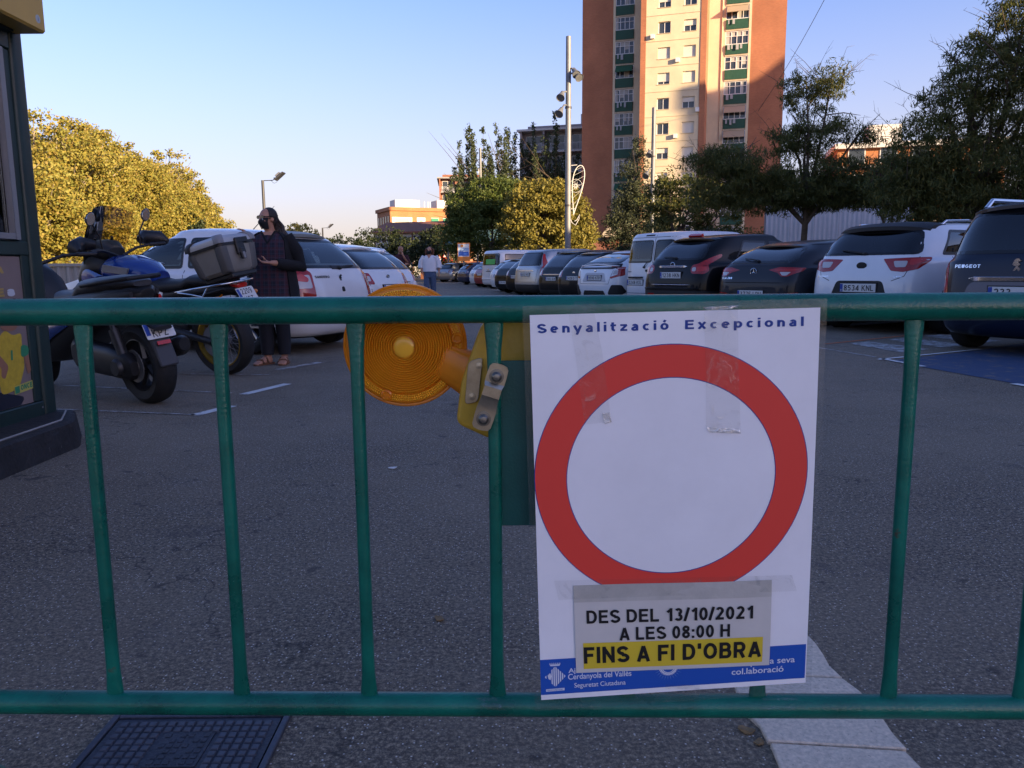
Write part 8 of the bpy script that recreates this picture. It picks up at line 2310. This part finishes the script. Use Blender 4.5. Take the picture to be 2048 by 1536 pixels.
limb(b, [(-.18, 0, 1.36), (-.25, .01, 1.12), (-.22, -.08, .92)], [.05, .042, .028]); hand(b, (-.22, -.08, .92), (.35, -.2, -.9), (1, 0, 0), .8, 1., 1)
limb(b, [(.18, 0, 1.36), (.26, .02, 1.12), (.28, -.02, .90)], [.05, .042, .028]); hand(b, (.28, -.02, .90), (0, -.15, -1), (-1, 0, 0), .6, 1., -1)
fuse(b, 'body', M_SKIN, p2, .012, 3)
MB().loft(shell([(.93, 0, 0, .215, .15), (1.02, 0, 0, .205, .145), (1.15, 0, 0, .20, .135), (1.28, 0, 0, .205, .13), (1.37, 0, .01, .175, .10), (1.405, 0, .012, .115, .075)], wav=.05), cap=False).build('blouse', M_WHITEC, p2, smooth=60)
MB().prism([(-.06, 1.405), (.06, 1.405), (0, 1.30)], lambda u, v: (u, -.122 + (v - 1.30) * .40, v), lambda u, v: (u, -.10 + (v - 1.30) * .4, v)).build('neckline', M_SKIN, p2)
for s_ in (-1, 1): MB().tube([(s_ * .16, 0, 1.37), (s_ * .25, .01, 1.22), (s_ * .275, .01, 1.08), (s_ * .27, -.02, 1.02)], [.08, .085, .085, .075], 14).build('sleeve', M_WHITEC, p2, smooth=60)
MB().loft(shell([(.76, 0, 0, .17, .125), (.90, 0, 0, .178, .13), (.98, 0, 0, .165, .12)])).tube([(-.088, 0, .84), (-.093, -.06, .50), (-.09, -.02, .10)], [.105, .085, .07], 14).tube([(.088, 0, .84), (.083, .02, .50), (.08, .14, .13)], [.105, .085, .07], 14).build('jeans', M_DENIM, p2, smooth=60)
hb = hairshell(P, Rm, M_HAIRA, p2)
for k in range(60):
    q = rr.uniform(-1.75, 1.75); a = rr.uniform(0, .12)
    s0 = P(math.sin(q) * .07, -math.cos(q) * .07 + .0, .08 - a); e = s0 + Vector((math.sin(q) * -.0 + (s0.x) * .5, .03, -.13 - rr.random() * .06))
    hb.tube([s0, s0.lerp(e, .35) + Vector((s0.x * .5, 0, 0)), s0.lerp(e, .7) + Vector((s0.x * .35, .01, 0)), e], [.014, .028, .028, .010], 5)
hb.build('hair', M_HAIRA, p2, smooth=60); mask(P, p2); eyes(P, Rm, p2)
for s_, f0 in ((-1, (-.09, -.03, 0)), (1, (.08, .12, .02))):
    MB().loft([ell(Vector(f0) + Vector((0, -t2, z)), (1, 0, 0), (0, 0, 1), w_, h_, 12, 2.6) for t2, z, w_, h_ in ((-.07, .045, .03, .04), (-.03, .055, .042, .055), (.06, .05, .046, .05), (.15, .032, .05, .032), (.205, .025, .03, .022))]).build('shoe', M_GREYPL, p2, smooth=50)

# --- bald man with a hand at his chin
p3 = thing('person', 'bald standing person in maroon T-shirt and jeans with hand raised to the chin', 'person', (-3.58, 25.2, 0), R(12))
b = MB()
torso(b, [(.86, 0, 0, .16, .12), (.98, 0, 0, .17, .13), (1.10, 0, -.01, .17, .13), (1.25, 0, 0, .185, .12), (1.38, 0, .01, .195, .11), (1.45, 0, .015, .15, .085), (1.49, 0, .02, .085, .065)], 16)
limb(b, [(0, .02, 1.46), (.01, .0, 1.56)], [.065, .058])
P, Rm = head(b, (.02, -.03, 1.625), (.45, -.88, -.18), .235)
for s_ in (-1, 1):
    limb(b, [(s_ * .09, 0, .90), (s_ * .10, -.01, .50), (s_ * .10, 0, .09)], [.095, .065, .042]); foot(b, (s_ * .10, 0, 0), (s_ * .2, -1, 0))
limb(b, [(.20, .01, 1.43), (.25, -.05, 1.19), (.12, -.20, 1.36), (.07, -.22, 1.46)], [.055, .045, .036, .028]); hand(b, (.07, -.20, 1.45), (-.15, .25, .9), (-.6, .6, 0), 1.2, 1., 1)
limb(b, [(-.20, .01, 1.43), (-.27, -.04, 1.17), (-.06, -.20, 1.12), (.12, -.22, 1.15)], [.055, .045, .036, .028]); hand(b, (.12, -.21, 1.15), (.95, .1, .2), (0, 1, 0), .9, 1., -1)
fuse(b, 'body', M_SKIN2, p3, .012, 3)
MB().loft(shell([(.90, 0, 0, .195, .15), (1.05, 0, 0, .195, .15), (1.22, 0, 0, .205, .145), (1.38, 0, .01, .215, .13), (1.45, 0, .015, .175, .105), (1.485, 0, .02, .10, .08)], wav=.04), cap=False).build('t_shirt', M_MAROON, p3, smooth=60)
MB().tube([(.17, .01, 1.44), (.235, -.02, 1.30), (.25, -.05, 1.20)], [.08, .075, .066], 14).build('sleeve', M_MAROON, p3, smooth=60)
MB().tube([(-.17, .01, 1.44), (-.25, -.01, 1.30), (-.27, -.04, 1.19)], [.08, .075, .066], 14).build('sleeve', M_MAROON, p3, smooth=60)
MB().loft(shell([(.78, 0, 0, .175, .135), (.90, 0, 0, .18, .138), (.97, 0, 0, .175, .135)])).tube([(-.092, 0, .86), (-.102, -.01, .50), (-.10, 0, .08)], [.11, .09, .08], 14).tube([(.092, 0, .86), (.102, -.01, .50), (.10, 0, .08)], [.11, .09, .08], 14).build('jeans', M_DENIM, p3, smooth=60)
eyes(P, Rm, p3)
for s_ in (-1, 1): MB().loft([ell((s_ * .10 + s_ * .2 * t2, -t2, z), (1, 0, 0), (0, 0, 1), w_, h_, 12, 2.6) for t2, z, w_, h_ in ((-.07, .045, .03, .04), (-.03, .055, .045, .055), (.06, .05, .05, .05), (.15, .032, .052, .032), (.21, .025, .03, .022))]).build('shoe', M_GREYPL, p3, smooth=50)
